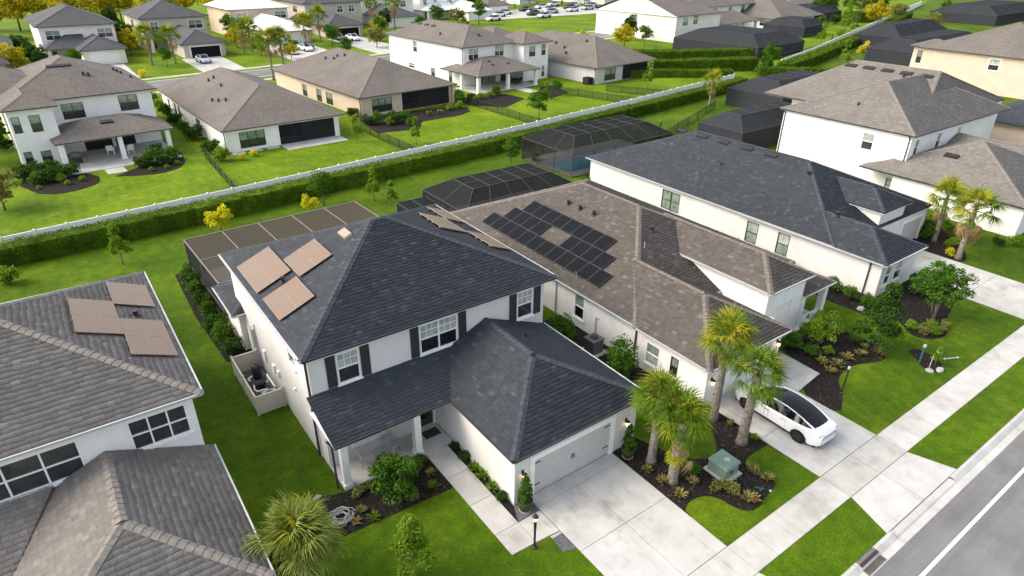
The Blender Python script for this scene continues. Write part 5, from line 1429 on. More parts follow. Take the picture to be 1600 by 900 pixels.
def hedge(label, path, depth, h, dens=85, size=0.17, mat='leaf_hedge', cat='hedge', rough=0.09):
    t = thing('hedge', label, cat, (*path[0], 0)); o = np.array([*path[0], 0.0])
    core = MB(); PP, NN = [], []; rng = np.random.default_rng(len(label) * 7 + int(abs(path[0][0])))
    segs = list(zip(path[:-1], path[1:]))
    for a, b in segs:
        a, b = np.array(a, float), np.array(b, float); d = b - a; L = np.linalg.norm(d); d /= L; nrm = np.array([-d[1], d[0]])
        k = 0.12
        q = [a + nrm * k, b + nrm * k, b + nrm * (depth - k), a + nrm * (depth - k)]
        core.prism([tuple(x) for x in q], 0, h - 0.12)
        def add(n, fn, nv):
            s, r = rng.uniform(0, L, n), rng.uniform(0, 1, n); p = fn(s, r); PP.append(p); NN.append(np.tile(nv, (n, 1)))
        wob = lambda s, r: rough * (np.sin(s * 1.7 + r * 5) * 0.5 + np.sin(s * 0.61 + 1.3) * 0.6 + np.sin(s * 3.9) * 0.3)
        add(int(L * depth * dens), lambda s, r: np.column_stack([a[0] + d[0] * s + nrm[0] * r * depth, a[1] + d[1] * s + nrm[1] * r * depth, h + wob(s, r) + rng.normal(0, 0.05, len(s))]), np.array([0, 0, 1.0]))
        for off, sg in ((0.0, -1), (depth, 1)):
            add(int(L * h * dens * (1 if sg < 0 else 0.6)), lambda s, r: np.column_stack([a[0] + d[0] * s + nrm[0] * (off + sg * (wob(s, r * 3) + rng.normal(0, 0.05, len(s)))), a[1] + d[1] * s + nrm[1] * (off + sg * (wob(s, r * 3) + rng.normal(0, 0.05, len(s)))), r ** 0.9 * h]), np.array([sg * nrm[0], sg * nrm[1], 0.15]))
    for p_, s_ in ((path[0], -1), (path[-1], 1)):
        (a, b) = segs[0] if s_ < 0 else segs[-1]; a, b = np.array(a, float), np.array(b, float); d = (b - a) / np.linalg.norm(b - a); nrm = np.array([-d[1], d[0]]); n = int(depth * h * dens)
        r, z = rng.uniform(0, depth, n), rng.uniform(0, h, n); c = np.array(p_, float)
        PP.append(np.column_stack([c[0] + nrm[0] * r + s_ * d[0] * 0.05, c[1] + nrm[1] * r + s_ * d[1] * 0.05, z])); NN.append(np.tile([s_ * d[0], s_ * d[1], 0.1], (n, 1)))
    part('branches', core, M[mat], t)
    V, F = leaf_geo(np.concatenate(PP) - o, size, rng, np.concatenate(NN), 0.45)
    f = link('foliage', fast_mesh('foliage', V, F, M[mat]), t)
    return t
hedge('long clipped green hedge along the white fence', [(-26, 60.8), (-6, 62.9), (9.6, 64.0), (29, 66.0), (52, 68.4), (81, 72.6), (106, 76.6), (113, 78.0)], 1.9, 1.75)
hedge('clipped hedge below the far curving white fence', [(133.5, 82.0), (150, 86.0), (186.6, 97.0), (230, 111.0), (290, 131.0)], 3.2, 2.1, 34, 0.30)
hedge('hedge in the middle of three parallel hedges', [(131.0, 88.5), (108.0, 98.0), (99.5, 106.5)][::-1], 3.0, 2.6, 45, 0.26)
hedge('hedge highest of the three parallel hedges', [(112.0, 114.0), (122.0, 107.0), (150.0, 95.5)], 3.2, 2.5, 40, 0.28)
hedge('low hedge nearest the grey house of three', [(98.0, 98.5), (108.0, 93.0), (119.0, 86.0)], 2.0, 1.5, 50, 0.22)
hedge('hedge running from the hedge corner towards the roofs', [(125.0, 84.0), (136.0, 72.0), (146.0, 62.5)], 2.2, 1.9, 40, 0.28)
hedge('dark hedge inside the pool cage nearest the cream house', [(166.5, 71.5), (203.0, 73.6)], 2.0, 2.0, 25, 0.36, 'leaf_dark')
hedge('clipped hedge behind the far dark cages', [(236.0, 160.0), (262.0, 154.0)], 4.0, 3.0, 20, 0.5, 'leaf_dark')
hedge('clipped hedge at the end of the far garden', [(252.0, 132.0), (262.0, 128.0)], 5.0, 3.5, 20, 0.5)
hedge('dark hedge between the two grey roofed far houses', [(20.5, 190.0), (25.0, 206.0)], 3.0, 3.0, 22, 0.4, 'leaf_dark')

# ------------------------------------------------------------------ trees and shrubs (prototypes kept until first used)
def clump_points(rng, n, rad, centre, clumps, cr, shape='round', fill=0.25):
    """leaf positions on many overlapping clumps spread through an uneven crown"""
    d = rng.normal(size=(clumps, 3)); d /= np.linalg.norm(d, axis=1, keepdims=True)
    rr = rng.uniform(0.35, 0.95, clumps)[:, None]
    c = d * rr
    if shape == 'cone':
        c[:, 2] = rng.uniform(-1, 1, clumps) ; k = np.clip((1.08 - c[:, 2]) / 2.0, 0.06, 1.0); a = rng.uniform(0, 2 * np.pi, clumps); q = rng.uniform(0.5, 1, clumps)
        c[:, 0] = np.cos(a) * k * q; c[:, 1] = np.sin(a) * k * q
    elif shape == 'dome':
        c[:, 2] = np.abs(c[:, 2]) * 1.5 - 0.7
    C_ = c * np.array(rad) + np.array(centre)
    sz = cr * rng.uniform(0.6, 1.35, clumps)
    idx = rng.integers(0, clumps, n)
    e = rng.normal(size=(n, 3)); e /= np.linalg.norm(e, axis=1, keepdims=True)
    e[:, 2] = np.where(e[:, 2] < -0.3, -e[:, 2] * 0.6, e[:, 2])
    u = np.where(rng.uniform(size=n) < fill, rng.uniform(0, 1, n), rng.uniform(0.8, 1.08, n))
    P = C_[idx] + e * (sz[idx] * u)[:, None]
    P[:, 2] = np.maximum(P[:, 2], 0.03)
    return P, e

def make_tree(label, h, crown, trunk_r, mat, n, leaf, clumps, cr, shape='round', seed=1, bark='bark_dk', stems=1, name='tree', spread=0.4):
    rng = np.random.default_rng(seed)
    t = thing(name, label, 'tree')
    rx, rz, cz = crown
    tk = MB()
    for s in range(stems):
        a = rng.uniform(0, 6.28) if stems > 1 else 0; lean = spread * rx if stems > 1 else 0.05 * rx
        p = [(0 + 0.06 * s, 0.05 * s, -0.05), (lean * 0.4 * math.cos(a), lean * 0.4 * math.sin(a), cz * 0.45), (lean * math.cos(a), lean * math.sin(a), cz + rz * 0.3)]
        tk.tube(p, [trunk_r, trunk_r * 0.75, trunk_r * 0.3], 7)
        for i in range(5):
            b = rng.uniform(0, 6.28); z0 = cz - rz * 0.7 + rz * 1.1 * rng.uniform(0, 1); z0 = max(z0, cz * 0.45); L = rx * rng.uniform(0.5, 0.8)
            tk.tube([(0, 0, z0), (L * .5 * math.cos(b), L * .5 * math.sin(b), z0 + L * 0.3), (L * math.cos(b), L * math.sin(b), z0 + L * 0.55)], [trunk_r * 0.4, trunk_r * 0.28, trunk_r * 0.12], 5)
    part('trunk', tk, M[bark], t, True)
    P, e = clump_points(rng, n, (rx, rx, rz), (0, 0, cz), clumps, cr, shape)
    V, F = leaf_geo(P, leaf, rng, e, 0.35)
    link('crown', fast_mesh('crown', V, F, M[mat]), t)
    return t

def make_shrub(label, r, h, mat, n, leaf, clumps, cr, seed=1, name='shrub'):
    rng = np.random.default_rng(seed)
    t = thing(name, label, 'shrub')
    st = MB()
    for i in range(5):
        a = i * 1.26 + rng.uniform(0, .5); st.tube([(0, 0, -0.02), (r * .35 * math.cos(a), r * .35 * math.sin(a), h * 0.35), (r * .6 * math.cos(a), r * .6 * math.sin(a), h * 0.7)], [0.025, 0.018, 0.008], 5)
    part('stems', st, M['bark_dk'], t)
    P, e = clump_points(rng, n, (r * .8, r * .8, h * .5), (0, 0, h * .5), clumps, cr, 'round', 0.2)
    V, F = leaf_geo(P, leaf, rng, e, 0.4)
    link('foliage', fast_mesh('foliage', V, F, M[mat]), t)
    return t

def make_rosette(label, r, h, mat, n=22, seed=1):
    """spiky rosette: arching strap leaves from one point"""
    rng = np.random.default_rng(seed); t = thing('rosette_plant', label, 'plant'); b = MB()
    for i in range(n):
        a = i * 2.4 + rng.uniform(-.2, .2); k = rng.uniform(0.45, 1.0); up = h * rng.uniform(0.5, 1.1) * (1.25 - k * 0.6); L = r * k; w = 0.05 * rng.uniform(.8, 1.3)
        c, s = math.cos(a), math.sin(a); prev = None
        for q, ww in ((0.05, w * .7), (0.5, w), (0.85, w * .6), (1.0, 0.004)):
            z = up * math.sin(min(q * 1.9, 2.2)) ; x = L * q
            l = [(x * c - s * ww, x * s + c * ww, z), (x * c + s * ww, x * s - c * ww, z)]
            if prev: n0 = len(b.v); b.v += prev + l; b.f.append((n0, n0 + 1, n0 + 3, n0 + 2))
            prev = l
    part('leaves', b, M[mat], t)
    return t

# fan palm fronds
def frond_mesh(seed, mat, dead=False):
    rng = np.random.default_rng(seed); b = MB(); pl = rng.uniform(0.65, 1.0)
    b.tube([(0, 0, 0), (pl * 0.5, 0, 0.06), (pl, 0, 0.0)], [0.024, 0.018, 0.012], 4)
    k = 30
    for i in range(k):
        a = (i / (k - 1) - 0.5) * R(210 if not dead else 120) + rng.normal(0, 0.04); L = (0.98 - 0.30 * abs(a) / 2.0) * rng.uniform(0.72, 1.12); w = 0.024
        c, s = math.cos(a), math.sin(a); dr = rng.uniform(0.25, 0.75) + (0.5 if dead else 0); fold = 0.16 * (1 - abs(a) / 2)
        pr = None
        for q, ww in ((0.03, w * .5), (0.4, w), (0.7, w * .75), (1.0, 0.003)):
            x, y = pl + L * q * c * (1 - 0.12 * q * dr), L * q * s * (1 - 0.10 * q * dr); z = fold * math.sin(q * 2.2) - dr * q ** 2.4 * L + 0.16 * abs(s) * q * (1 - q * 0.9)
            l = [(x + s * ww, y - c * ww, z), (x - s * ww, y + c * ww, z + 0.02 * (1 - q))]
            if pr: n0 = len(b.v); b.v += pr + l; b.f.append((n0, n0 + 1, n0 + 3, n0 + 2))
            pr = l
    return b.mesh('frond', M[mat])
FR = {m: [frond_mesh(i * 7 + j, 'frond_' + m, m == 'dead') for i in range(4)] for j, m in enumerate(('g', 'y', 'dead', 'p'))}
def palm(label, x, y, h, r0, r1, crown=1.0, nf=44, lean=(0, 0), seed=1, yellow=0.35, boots=0, dead=4, group='palms', skirt=0, base='g'):
    rng = np.random.default_rng(seed); t = thing('palm_tree', label, 'palm', (x, y, 0), group)
    tk = MB(); n = 14; pts, rad = [], []
    for i in range(n + 1):
        q = i / n; pts.append((x + lean[0] * q * q, y + lean[1] * q * q, h * q - 0.03)); rad.append((r0 + (r1 - r0) * q) * (1.0 + (0.06 if i % 2 else -0.03)) * (1.35 if i == 0 else 1))
    tk.tube(pts, rad, 12); part('trunk', tk, M['bark'], t, True)
    if boots:
        bb = MB()
        for i in range(boots):
            q = rng.uniform(0.25, 0.95); a = rng.uniform(0, 6.28); c = Vector((x + lean[0] * q * q, y + lean[1] * q * q, h * q)); d = Vector((math.cos(a), math.sin(a), 0)); rr = r0 + (r1 - r0) * q
            bb.hexa([c + d * rr * .7 + v for v in (Vector((-.03, -.03, 0)), Vector((.03, -.03, 0)), Vector((.03, .03, 0)), Vector((-.03, .03, 0)))] + [c + d * (rr + 0.10) + Vector((0, 0, 0.28)) + v for v in (Vector((-.015, -.015, 0)), Vector((.015, -.015, 0)), Vector((.015, .015, 0)), Vector((-.015, .015, 0)))])
        part('leaf_bases', bb, M['bark'], t)
    top = Vector((lean[0], lean[1], h - 0.05)) 
    for i in range(nf + dead + skirt):
        q = (i + 0.5) / nf
        if i < nf:
            el = R(84 - 104 * q ** 0.9 + rng.uniform(-15, 15)); kind = 'y' if rng.uniform() < yellow * (1.6 - 1.4 * q) else base; z = 0.30 * (1 - q)
        elif i < nf + dead: el = R(-62 + rng.uniform(-12, 8)); kind = 'dead'; z = -0.15
        else: el = R(-35 + rng.uniform(-25, 25)); kind = 'y' if rng.uniform() < .7 else 'dead'; z = -h * rng.uniform(0.35, 0.5)
        a = i * 2.39996 + rng.uniform(-.2, .2)
        o = link('frond', FR[kind][int(rng.integers(0, 4))], t)
        s = crown * rng.uniform(0.75, 1.15) * (0.62 if i >= nf + dead else 1)
        o.location = top + Vector((0, 0, z)); o.rotation_euler = (rng.uniform(-.6, .6), -el, a); o.scale = (s, s, s)
    return t
palm('fan palm with slender pale trunk nearest the slate roofed garage', 21.2, 16.46, 4.05, 0.24, 0.16, 0.95, 36, (0.05, 0.05), 1, 0.4, 6, 3, 'front palms between the driveways')
palm('short stout fan palm with ragged trunk beside the green utility box', 21.05, 14.87, 3.55, 0.26, 0.24, 1.0, 38, (0.25, 0.1), 2, 0.2, 34, 1, 'front palms between the driveways', skirt=8)
palm('tallest fan palm with yellow crown, in front of the brown roof', 26.71, 16.84, 5.2, 0.24, 0.20, 0.98, 36, (0.1, 0.1), 3, 0.55, 10, 3, 'front palms between the driveways')
palm('fan palm with thick trunk beside the white car', 26.36, 14.64, 4.45, 0.27, 0.22, 0.98, 34, (0.1, -0.05), 4, 0.2, 10, 0, 'front palms between the driveways')
palm('leaning palm nearer the dark roofed bungalow garage', 64.33, 21.6, 3.9, 0.22, 0.18, 1.25, 30, (0.5, 0.3), 5, 0.5, 4, 4, 'two palms by the far driveway')
palm('leaning palm nearer the street of the far driveway pair', 61.93, 18.54, 4.3, 0.24, 0.18, 1.35, 28, (0.7, 0.2), 6, 0.5, 4, 5, 'two palms by the far driveway')
palm('spiky pale green palm on the lawn beside the grey brown garage roof', 3.9, 19.6, 2.6, 0.25, 0.22, 1.15, 64, (0, 0), 7, 0.12, 0, 0, 'front palms', base='p')
sp = [('one of two tall palms before the back street, nearer the long roof', 39.2, 134.2, 7.2, 1.9, 'leaf'), ('one of two tall palms before the back street, nearer the tan house', 41.6, 134.4, 7.0, 1.8, ''),
      ('palm beside the driveway of the open garage house', 22.9, 166.0, 6.0, 1.8, ''), ('palm left of the open garage', 27.5, 165.5, 5.5, 1.7, ''), ('round topped palm before the greige house by the white roof', 67.3, 182.0, 6.5, 2.0, ''),
      ('bushy palm beside the pale garage wall', 61.8, 178.0, 5.5, 1.9, ''), ('tall round palm above the small grey garage', 97.1, 196.6, 8.0, 2.2, ''), ('narrow palm between the greige and the white far houses', 88.6, 194.3, 8.0, 1.5, ''),
      ('palm before the cream house with white roof', 44.0, 171.0, 5.2, 1.9, ''), ('fuller palm before the cream house with white roof', 47.0, 175.5, 5.0, 2.1, ''), ('yellow palm by the long hedge, left of the broad cage', 93.4, 71.2, 3.8, 1.3, ''),
      ('palm on the lawn behind the pinkish house', 172.0, 226.0, 10.0, 3.0, '')]
for i, (lab, x, y, h, c, _) in enumerate(sp):
    palm(lab, x, y, h, 0.22, 0.16, c, 26, (0, 0), 20 + i, 0.8 if i == 10 else 0.45, 0, 3, 'far palms')

# trees by kind
T = {}
make_tree_kw = dict
def tree_at(key, loc, sc=1.0, label=None, rz=None, group=None, sz=None):
    o = put(T[key], USED, (loc[0], loc[1], 0), rz if rz is not None else random.uniform(0, 6.28), sc, label, group, sz); return o
T['cone'] = make_tree('dark tree', 5.0, (1.45, 2.0, 2.85), 0.11, 'leaf_dark', 8500, 0.16, 70, 0.38, 'cone', 3)
tree_at('cone', (41.62, 15.27), 1.0, 'dense dark green tree in the mulch bed tip beside the lawn')
T['feather'] = make_tree('feathery tree', 4.3, (2.0, 1.6, 2.7), 0.07, 'leaf_mid', 9000, 0.17, 60, 0.42, 'round', 5, 'bark', 4)
tree_at('feather', (49.3, 15.0), 1.0, 'feathery multi stemmed green tree in the rounded mulch bed')
T['bright'] = make_tree('bright tree', 2.6, (1.35, 0.95, 1.55), 0.06, 'leaf_bright', 4200, 0.14, 34, 0.40, 'round', 7, 'bark', 3)
tree_at('bright', (39.0, 17.9), 1.0, 'small bright green tree with bare stems beside the brown roofed porch')
T['porch'] = make_tree('porch tree', 3.2, (1.25, 1.3, 1.6), 0.06, 'leaf_mid', 6500, 0.15, 44, 0.36, 'dome', 9, 'bark_dk', 2)
tree_at('porch', (9.3, 22.1), 1.0, 'leafy green small tree in the mulch bed before the porch')
T['lime'] = make_tree('lime tree', 3.4, (1.0, 1.35, 2.1), 0.05, 'leaf_bright', 5200, 0.13, 44, 0.30, 'cone', 11, 'bark')
tree_at('lime', (7.7, 17.4), 1.0, 'yellow green young tree on the front lawn')
T['thin'] = make_tree('thin tree', 3.6, (0.75, 1.2, 2.3), 0.05, 'leaf_bright', 1700, 0.20, 26, 0.30, 'cone', 13, 'bark')
for (x, y, s, lab) in ((2.31, 58.54, 1.0, 'thin sapling on the lawn behind the grey brown roof'), (26.08, 60.47, 1.0, 'thin sapling behind the slate roof, nearer the hedge'), (26.98, 58.2, 0.75, 'smaller pale sapling behind the slate roof'),
                       (34.1, 83.0, 1.0, 'slim tree at the corner of the white lanai'), (40.2, 77.4, 1.0, 'small round tree in a mulch ring on the tan house lawn'), (94.7, 86.9, 1.4, 'thin tall sapling before the grey house lanai'),
                       (149.3, 79.3, 1.7, 'sparse pale tree near the hedge corner'), (216.0, 117.0, 2.0, 'yellowish sapling in the far garden'), (222.0, 120.0, 2.1, 'second sapling beside the yellowish one in the far garden'),
                       (236.0, 128.0, 2.2, 'tall thin sapling in the far garden by the curving fence'), (182.0, 104.5, 1.6, 'thin sapling behind the low mesh fence'), (73.0, 90.5, 0.8, 'small tree in the mulch tip beside the white bay')):
    tree_at('thin', (x, y), s, lab, group='saplings')
T['round'] = make_tree('round tree', 4.6, (1.5, 1.7, 2.9), 0.09, 'leaf_mid', 3000, 0.24, 44, 0.5, 'round', 15)
for (x, y, s, lab) in ((44.8, 61.9, 0.75, 'green tree between the hedge and the dark mansard cage'), (62.0, 78.4, 1.05, 'bright green young tree on the lawn before the white porch house'), (21.3, 62.3, 0.8, 'dark green tree against the hedge behind the slate roof'),
                       (76.5, 91.8, 0.6, 'small green tree at the white bay')):
    tree_at('round', (x, y), s, lab, group='garden trees')
T['yellow'] = make_tree('yellow tree', 3.0, (1.15, 1.1, 1.8), 0.06, 'leaf_yellow', 3000, 0.17, 30, 0.38, 'round', 17)
for (x, y, s, lab) in ((10.7, 60.2, 1.0, 'bright yellow tree against the long hedge, the larger one'), (19.3, 60.7, 0.72, 'smaller bright yellow tree against the long hedge'), (167.0, 84.5, 1.4, 'yellow tree beside the cage nearest the cream house')):
    tree_at('yellow', (x, y), s, lab, group='yellow trees')
T['cypress'] = make_tree('dense tree', 5.8, (1.75, 2.8, 3.1), 0.12, 'leaf_mid', 6000, 0.28, 70, 0.55, 'cone', 19)
tree_at('cypress', (128.5, 85.0), 1.05, 'dense conical tree standing at the hedge corner')
T['gold'] = make_tree('golden tree', 6.0, (3.4, 2.7, 4.2), 0.16, 'leaf_gold_glow', 2600, 0.5, 50, 0.9, 'round', 23)
k = 0
for (x, y, s, lab) in ((-2.0, 168.0, 0.85, 'round yellow tree beside the small grey house'), (21.5, 184.0, 0.85, 'yellow tree between the two grey roofed far houses'), (45.5, 183.0, 0.7, 'yellow palm like tree left of the white roof'), (87.0, 186.0, 0.8, 'yellow bush tree beside the car at the greige garage'),
                       (51.0, 158.0, 0.55, 'yellow bush tree on the back street verge'), (129.0, 128.0, 0.9, 'golden shrub tree behind the grey house roof'), (118.5, 133.0, 0.7, 'smaller golden shrub tree behind the grey house roof'), (245.0, 122.0, 1.2, 'golden tree near the far curving fence')):
    tree_at('gold', (x, y), s, lab, group='golden trees')
rows_ = [(x, 236 + 6 * math.sin(x * 0.13) + (i % 3) * 14, 1.5 + 0.6 * ((i * 7) % 5) / 5) for i, x in enumerate(range(-26, 96, 7))]
for i, (x, y, s) in enumerate(rows_):
    tree_at('gold', (x, y), s, 'grove tree in painted golden glow beyond the far houses, %s from the left edge' % (ORD + ['seventeenth', 'eighteenth', 'nineteenth', 'twentieth'])[i], group='grove in painted golden glow beyond the houses')
T['darkround'] = make_tree('dark tree', 5.0, (2.0, 2.3, 2.9), 0.14, 'leaf_dark', 2600, 0.4, 44, 0.7, 'round', 29)
for (x, y, s, lab) in ((0.5, 188.0, 1.0, 'dark green tree left of the grey roofed far house'), (1.8, 178.0, 0.9, 'dark bushy tree by the small grey house'), (3.2, 168.0, 0.9, 'dark tree nearest the columned house roof'), (12.5, 238.0, 1.3, 'dark tree before the glow painted grove'), (24.0, 232.0, 1.4, 'tall dark palm like tree at the grove edge'),
                       (-6.0, 236.0, 1.4, 'dark round tree at the top left corner'), (48.5, 176.0, 0.75, 'dark green tree beside the cream garage'), (-6.0, 98.0, 1.2, 'dark tree beside the white bay at the left edge'), (-7.0, 106.0, 1.2, 'dark tree behind the white bay at the left edge'),
                       (206.0, 246.0, 2.0, 'dark tree above the crowded parking'), (216.0, 242.0, 1.6, 'second dark tree above the crowded parking'), (262.0, 150.0, 1.5, 'dark rounded tree beyond the far cages'), (300.0, 150.0, 1.8, 'dark tree beside the distant pool cage'), (318.0, 158.0, 1.9, 'second dark tree beside the distant pool cage'), (280.0, 140.0, 1.5, 'grey green tree by the far fence end')):
    tree_at('darkround', (x, y), s, lab, group='dark trees')
T['olivet'] = make_tree('olive tree', 3.4, (1.6, 1.4, 2.1), 0.09, 'leaf_olive', 1600, 0.34, 36, 0.5, 'round', 31)
for (x, y, s, lab) in ((-5.4, 79.0, 1.2, 'yellow green bush tree at the left edge below the white bay'), (76.0, 165.0, 1.5, 'grey green tree beside the white two storey wall'), (272.0, 128.0, 1.8, 'olive tree beside the far hedge end'), (290.0, 152.0, 2.0, 'yellow olive tree at the top right fence end'), (255.0, 108.0, 1.6, 'olive tree on the lawn behind the far cages')):
    tree_at('olivet', (x, y), s, lab, group='olive trees')

extra = [('round', 8.5, 160.0, 1.1, 'green tree on the verge before the shuttered far house'), ('round', 25.0, 160.5, 0.9, 'green tree at the edge of the open garage drive'), ('olivet', 46.5, 166.0, 1.3, 'yellow green tree at the cream garage drive'), ('round', 66.5, 172.0, 1.2, 'green tree right of the parked pair of cars'),
         ('olivet', 69.5, 178.5, 1.4, 'yellow green tree between the cream and greige garages'), ('round', 84.5, 180.5, 1.3, 'green tree beside the second greige garage'), ('darkround', 94.5, 198.0, 1.2, 'dark tree at the corner of the white far house'), ('round', 112.0, 196.0, 1.5, 'green tree below the white far house'),
         ('olivet', 122.0, 200.0, 1.6, 'yellow green tree before the white house by the parked cars'), ('round', 128.0, 196.0, 1.7, 'green tree on the lawn below the parked cars'), ('darkround', 146.0, 228.0, 1.6, 'dark tree beside the pinkish house'), ('round', 178.0, 244.0, 2.2, 'green tree behind the crowded parking'), ('olivet', 190.0, 250.0, 2.4, 'yellow green tree behind the crowded parking'),
         ('round', 214.0, 256.0, 2.4, 'green tree beyond the white parking edge house'), ('darkround', 234.0, 232.0, 1.8, 'dark tree beside the white parking edge house'), ('round', -8.5, 152.0, 1.3, 'green tree at the left edge by the back street'), ('olivet', -3.5, 140.0, 1.4, 'yellow green tree at the left edge above the columned house'), ('darkround', 22.5, 196.0, 1.2, 'dark tree between the shuttered and the greige far houses'),
         ('round', 47.5, 196.0, 1.5, 'green tree behind the yellow one left of the white roof'), ('olivet', 70.5, 204.0, 1.5, 'yellow green tree right of the white roof'), ('round', 95.5, 176.0, 1.3, 'green tree on the verge below the small grey garage'), ('olivet', 106.0, 172.0, 1.3, 'yellow green tree on the back street verge by the white gable'), ('round', 62.5, 152.5, 1.0, 'green verge tree behind the white two storey house'),
         ('darkround', 143.0, 140.0, 1.3, 'dark bush tree at the foot of the blank gable'), ('round', 137.0, 128.5, 1.2, 'green bush tree left of the blank gable'), ('olivet', 264.0, 134.0, 1.7, 'yellow green tree at the far lawn end'), ('round', 248.0, 146.0, 1.8, 'green tree before the far garden cage'), ('round', 276.0, 150.0, 2.0, 'green tree behind the far fence end'), ('darkround', 330.0, 170.0, 2.2, 'dark tree furthest along the far fence'),
         ('round', 296.0, 122.0, 1.5, 'green tree at the distant cage corner'), ('olivet', 244.0, 104.0, 1.4, 'small yellow green tree below the distant cage')]
for key, x, y, s_, lab in extra: tree_at(key, (x, y), s_, lab, group='background trees')

# ------------------------------------------------------------------ shrubs
SH = {}
SH['mid'] = make_shrub('s', 0.65, 0.95, 'leaf_mid', 1500, 0.13, 22, 0.26, 41)
SH['dark'] = make_shrub('s', 0.7, 1.1, 'leaf_dark', 1500, 0.13, 22, 0.28, 43)
SH['bright'] = make_shrub('s', 0.6, 0.8, 'leaf_bright', 1300, 0.13, 18, 0.26, 45)
SH['olive'] = make_shrub('s', 0.45, 0.55, 'leaf_olive', 600, 0.12, 12, 0.2, 47)
SH['tall'] = make_shrub('s', 0.95, 2.2, 'leaf_mid', 3800, 0.14, 50, 0.34, 49)
SH['yellow'] = make_shrub('s', 0.55, 0.7, 'leaf_yellow', 700, 0.14, 14, 0.25, 51)
def shrub(key, x, y, s, label, group=None, sz=None): return put(SH[key], USED, (x, y, 0), random.uniform(0, 6.28), s, label, group, sz)
RS = {'green': make_rosette('r', 0.55, 0.5, 'frond_g', 24, 1), 'olive': make_rosette('r', 0.5, 0.42, 'leaf_olive', 26, 2), 'rust': make_rosette('r', 0.5, 0.40, 'leaf_rust', 24, 3)}
def rosette(key, x, y, s, label, group=None): return put(RS[key], USED, (x, y, 0.02), random.uniform(0, 6.28), s, label, group)

for i, (x, y) in enumerate([(13.32, 23.3), (13.32, 22.35), (13.30, 21.4), (13.33, 20.6), (13.32, 19.7), (13.30, 18.85)]):
    (shrub('dark', x, y, 0.42 + 0.08 * (i % 2), None) if i in (0, 1, 5) else rosette('green', x, y, 0.85 + 0.2 * (i == 3), None))['label'] = '%s plant from the porch in the strip along the garage wall' % ORD[i]
for i, (x, y, k) in enumerate([(7.37, 22.1, 'olive'), (7.67, 21.35, 'green'), (10.95, 21.5, 'green'), (9.79, 21.35, 'rust'), (11.3, 22.4, 'rust'), (6.9, 21.6, 'rust')]):
    rosette(k, x, y, 0.75, ['olive rosette near the corner of the porch bed', 'green rosette at the lawn edge of the porch bed', 'green rosette beside the path in the porch bed', 'rusty rosette below the leafy porch tree', 'rusty rosette between path and porch tree', 'rusty rosette beside the coiled hose'][i], 'rosettes in the porch bed')
shrub('mid', 11.3, 23.4, 0.55, 'small shrub at the foot of the porch column'); shrub('olive', 7.7, 23.2, 0.8, 'small olive shrub before the porch wall'); shrub('olive', 8.5, 23.3, 0.7, 'second small olive shrub before the porch wall')
for i, (x, y) in enumerate([(6.3, 53.0), (6.26, 51.0), (6.25, 49.1), (6.2, 47.3), (6.2, 45.6), (6.1, 43.0), (6.1, 41.4), (6.3, 39.6)]):
    shrub('dark' if i % 2 else 'mid', x - 0.1, y, 1.0 + 0.12 * ((i * 3) % 4), '%s shrub from the hedge in the bed beside the bronze cage' % ORD[i], 'shrubs beside the bronze cage')
shrub('tall', 24.5, 27.8, 1.05, 'tall green shrub between the houses, left of the air conditioner'); shrub('tall', 25.2, 22.9, 1.2, 'big round green shrub between the houses, right of the air conditioner')
for i, (k, kk, x, y, s, lab) in enumerate([('r', 'olive', 20.55, 16.1, 0.8, 'olive rosette at the driveway edge below the slender palm'), ('r', 'green', 21.9, 15.75, 0.8, 'green rosette between the slender and the stout palm'), ('r', 'rust', 20.6, 15.1, 0.95, 'rusty rosette at the driveway edge left of the stout palm'),
        ('r', 'rust', 20.6, 13.95, 1.0, 'rusty rosette nearest the lawn tip by the driveway'), ('r', 'rust', 21.8, 14.2, 0.9, 'rusty rosette at the foot of the stout palm'), ('s', 'mid', 22.4, 14.6, 0.6, 'low green shrub between stout palm and utility box'),
        ('s', 'olive', 22.5, 13.2, 0.95, 'olive shrub before the utility box, nearer the palm'), ('s', 'olive', 22.9, 12.6, 1.15, 'larger olive shrub before the utility box'), ('r', 'rust', 23.1, 11.85, 1.15, 'dry rusty rosette at the lawn bend below the utility box'), ('r', 'rust', 23.4, 11.65, 0.9, 'smaller dry rosette at the lawn bend'),
        ('s', 'olive', 24.9, 12.9, 0.85, 'olive shrub right of the utility box'), ('r', 'olive', 25.1, 12.1, 1.0, 'olive rosette at the rounded end of the palm bed'), ('r', 'green', 27.2, 14.4, 0.7, 'green rosette beside the driveway below the car wheel'), ('s', 'olive', 27.1, 15.9, 0.6, 'small olive plant beside the car front wheel')]):
    (rosette if k == 'r' else shrub)(kk, x, y, s, lab, 'low plants in the palm bed')
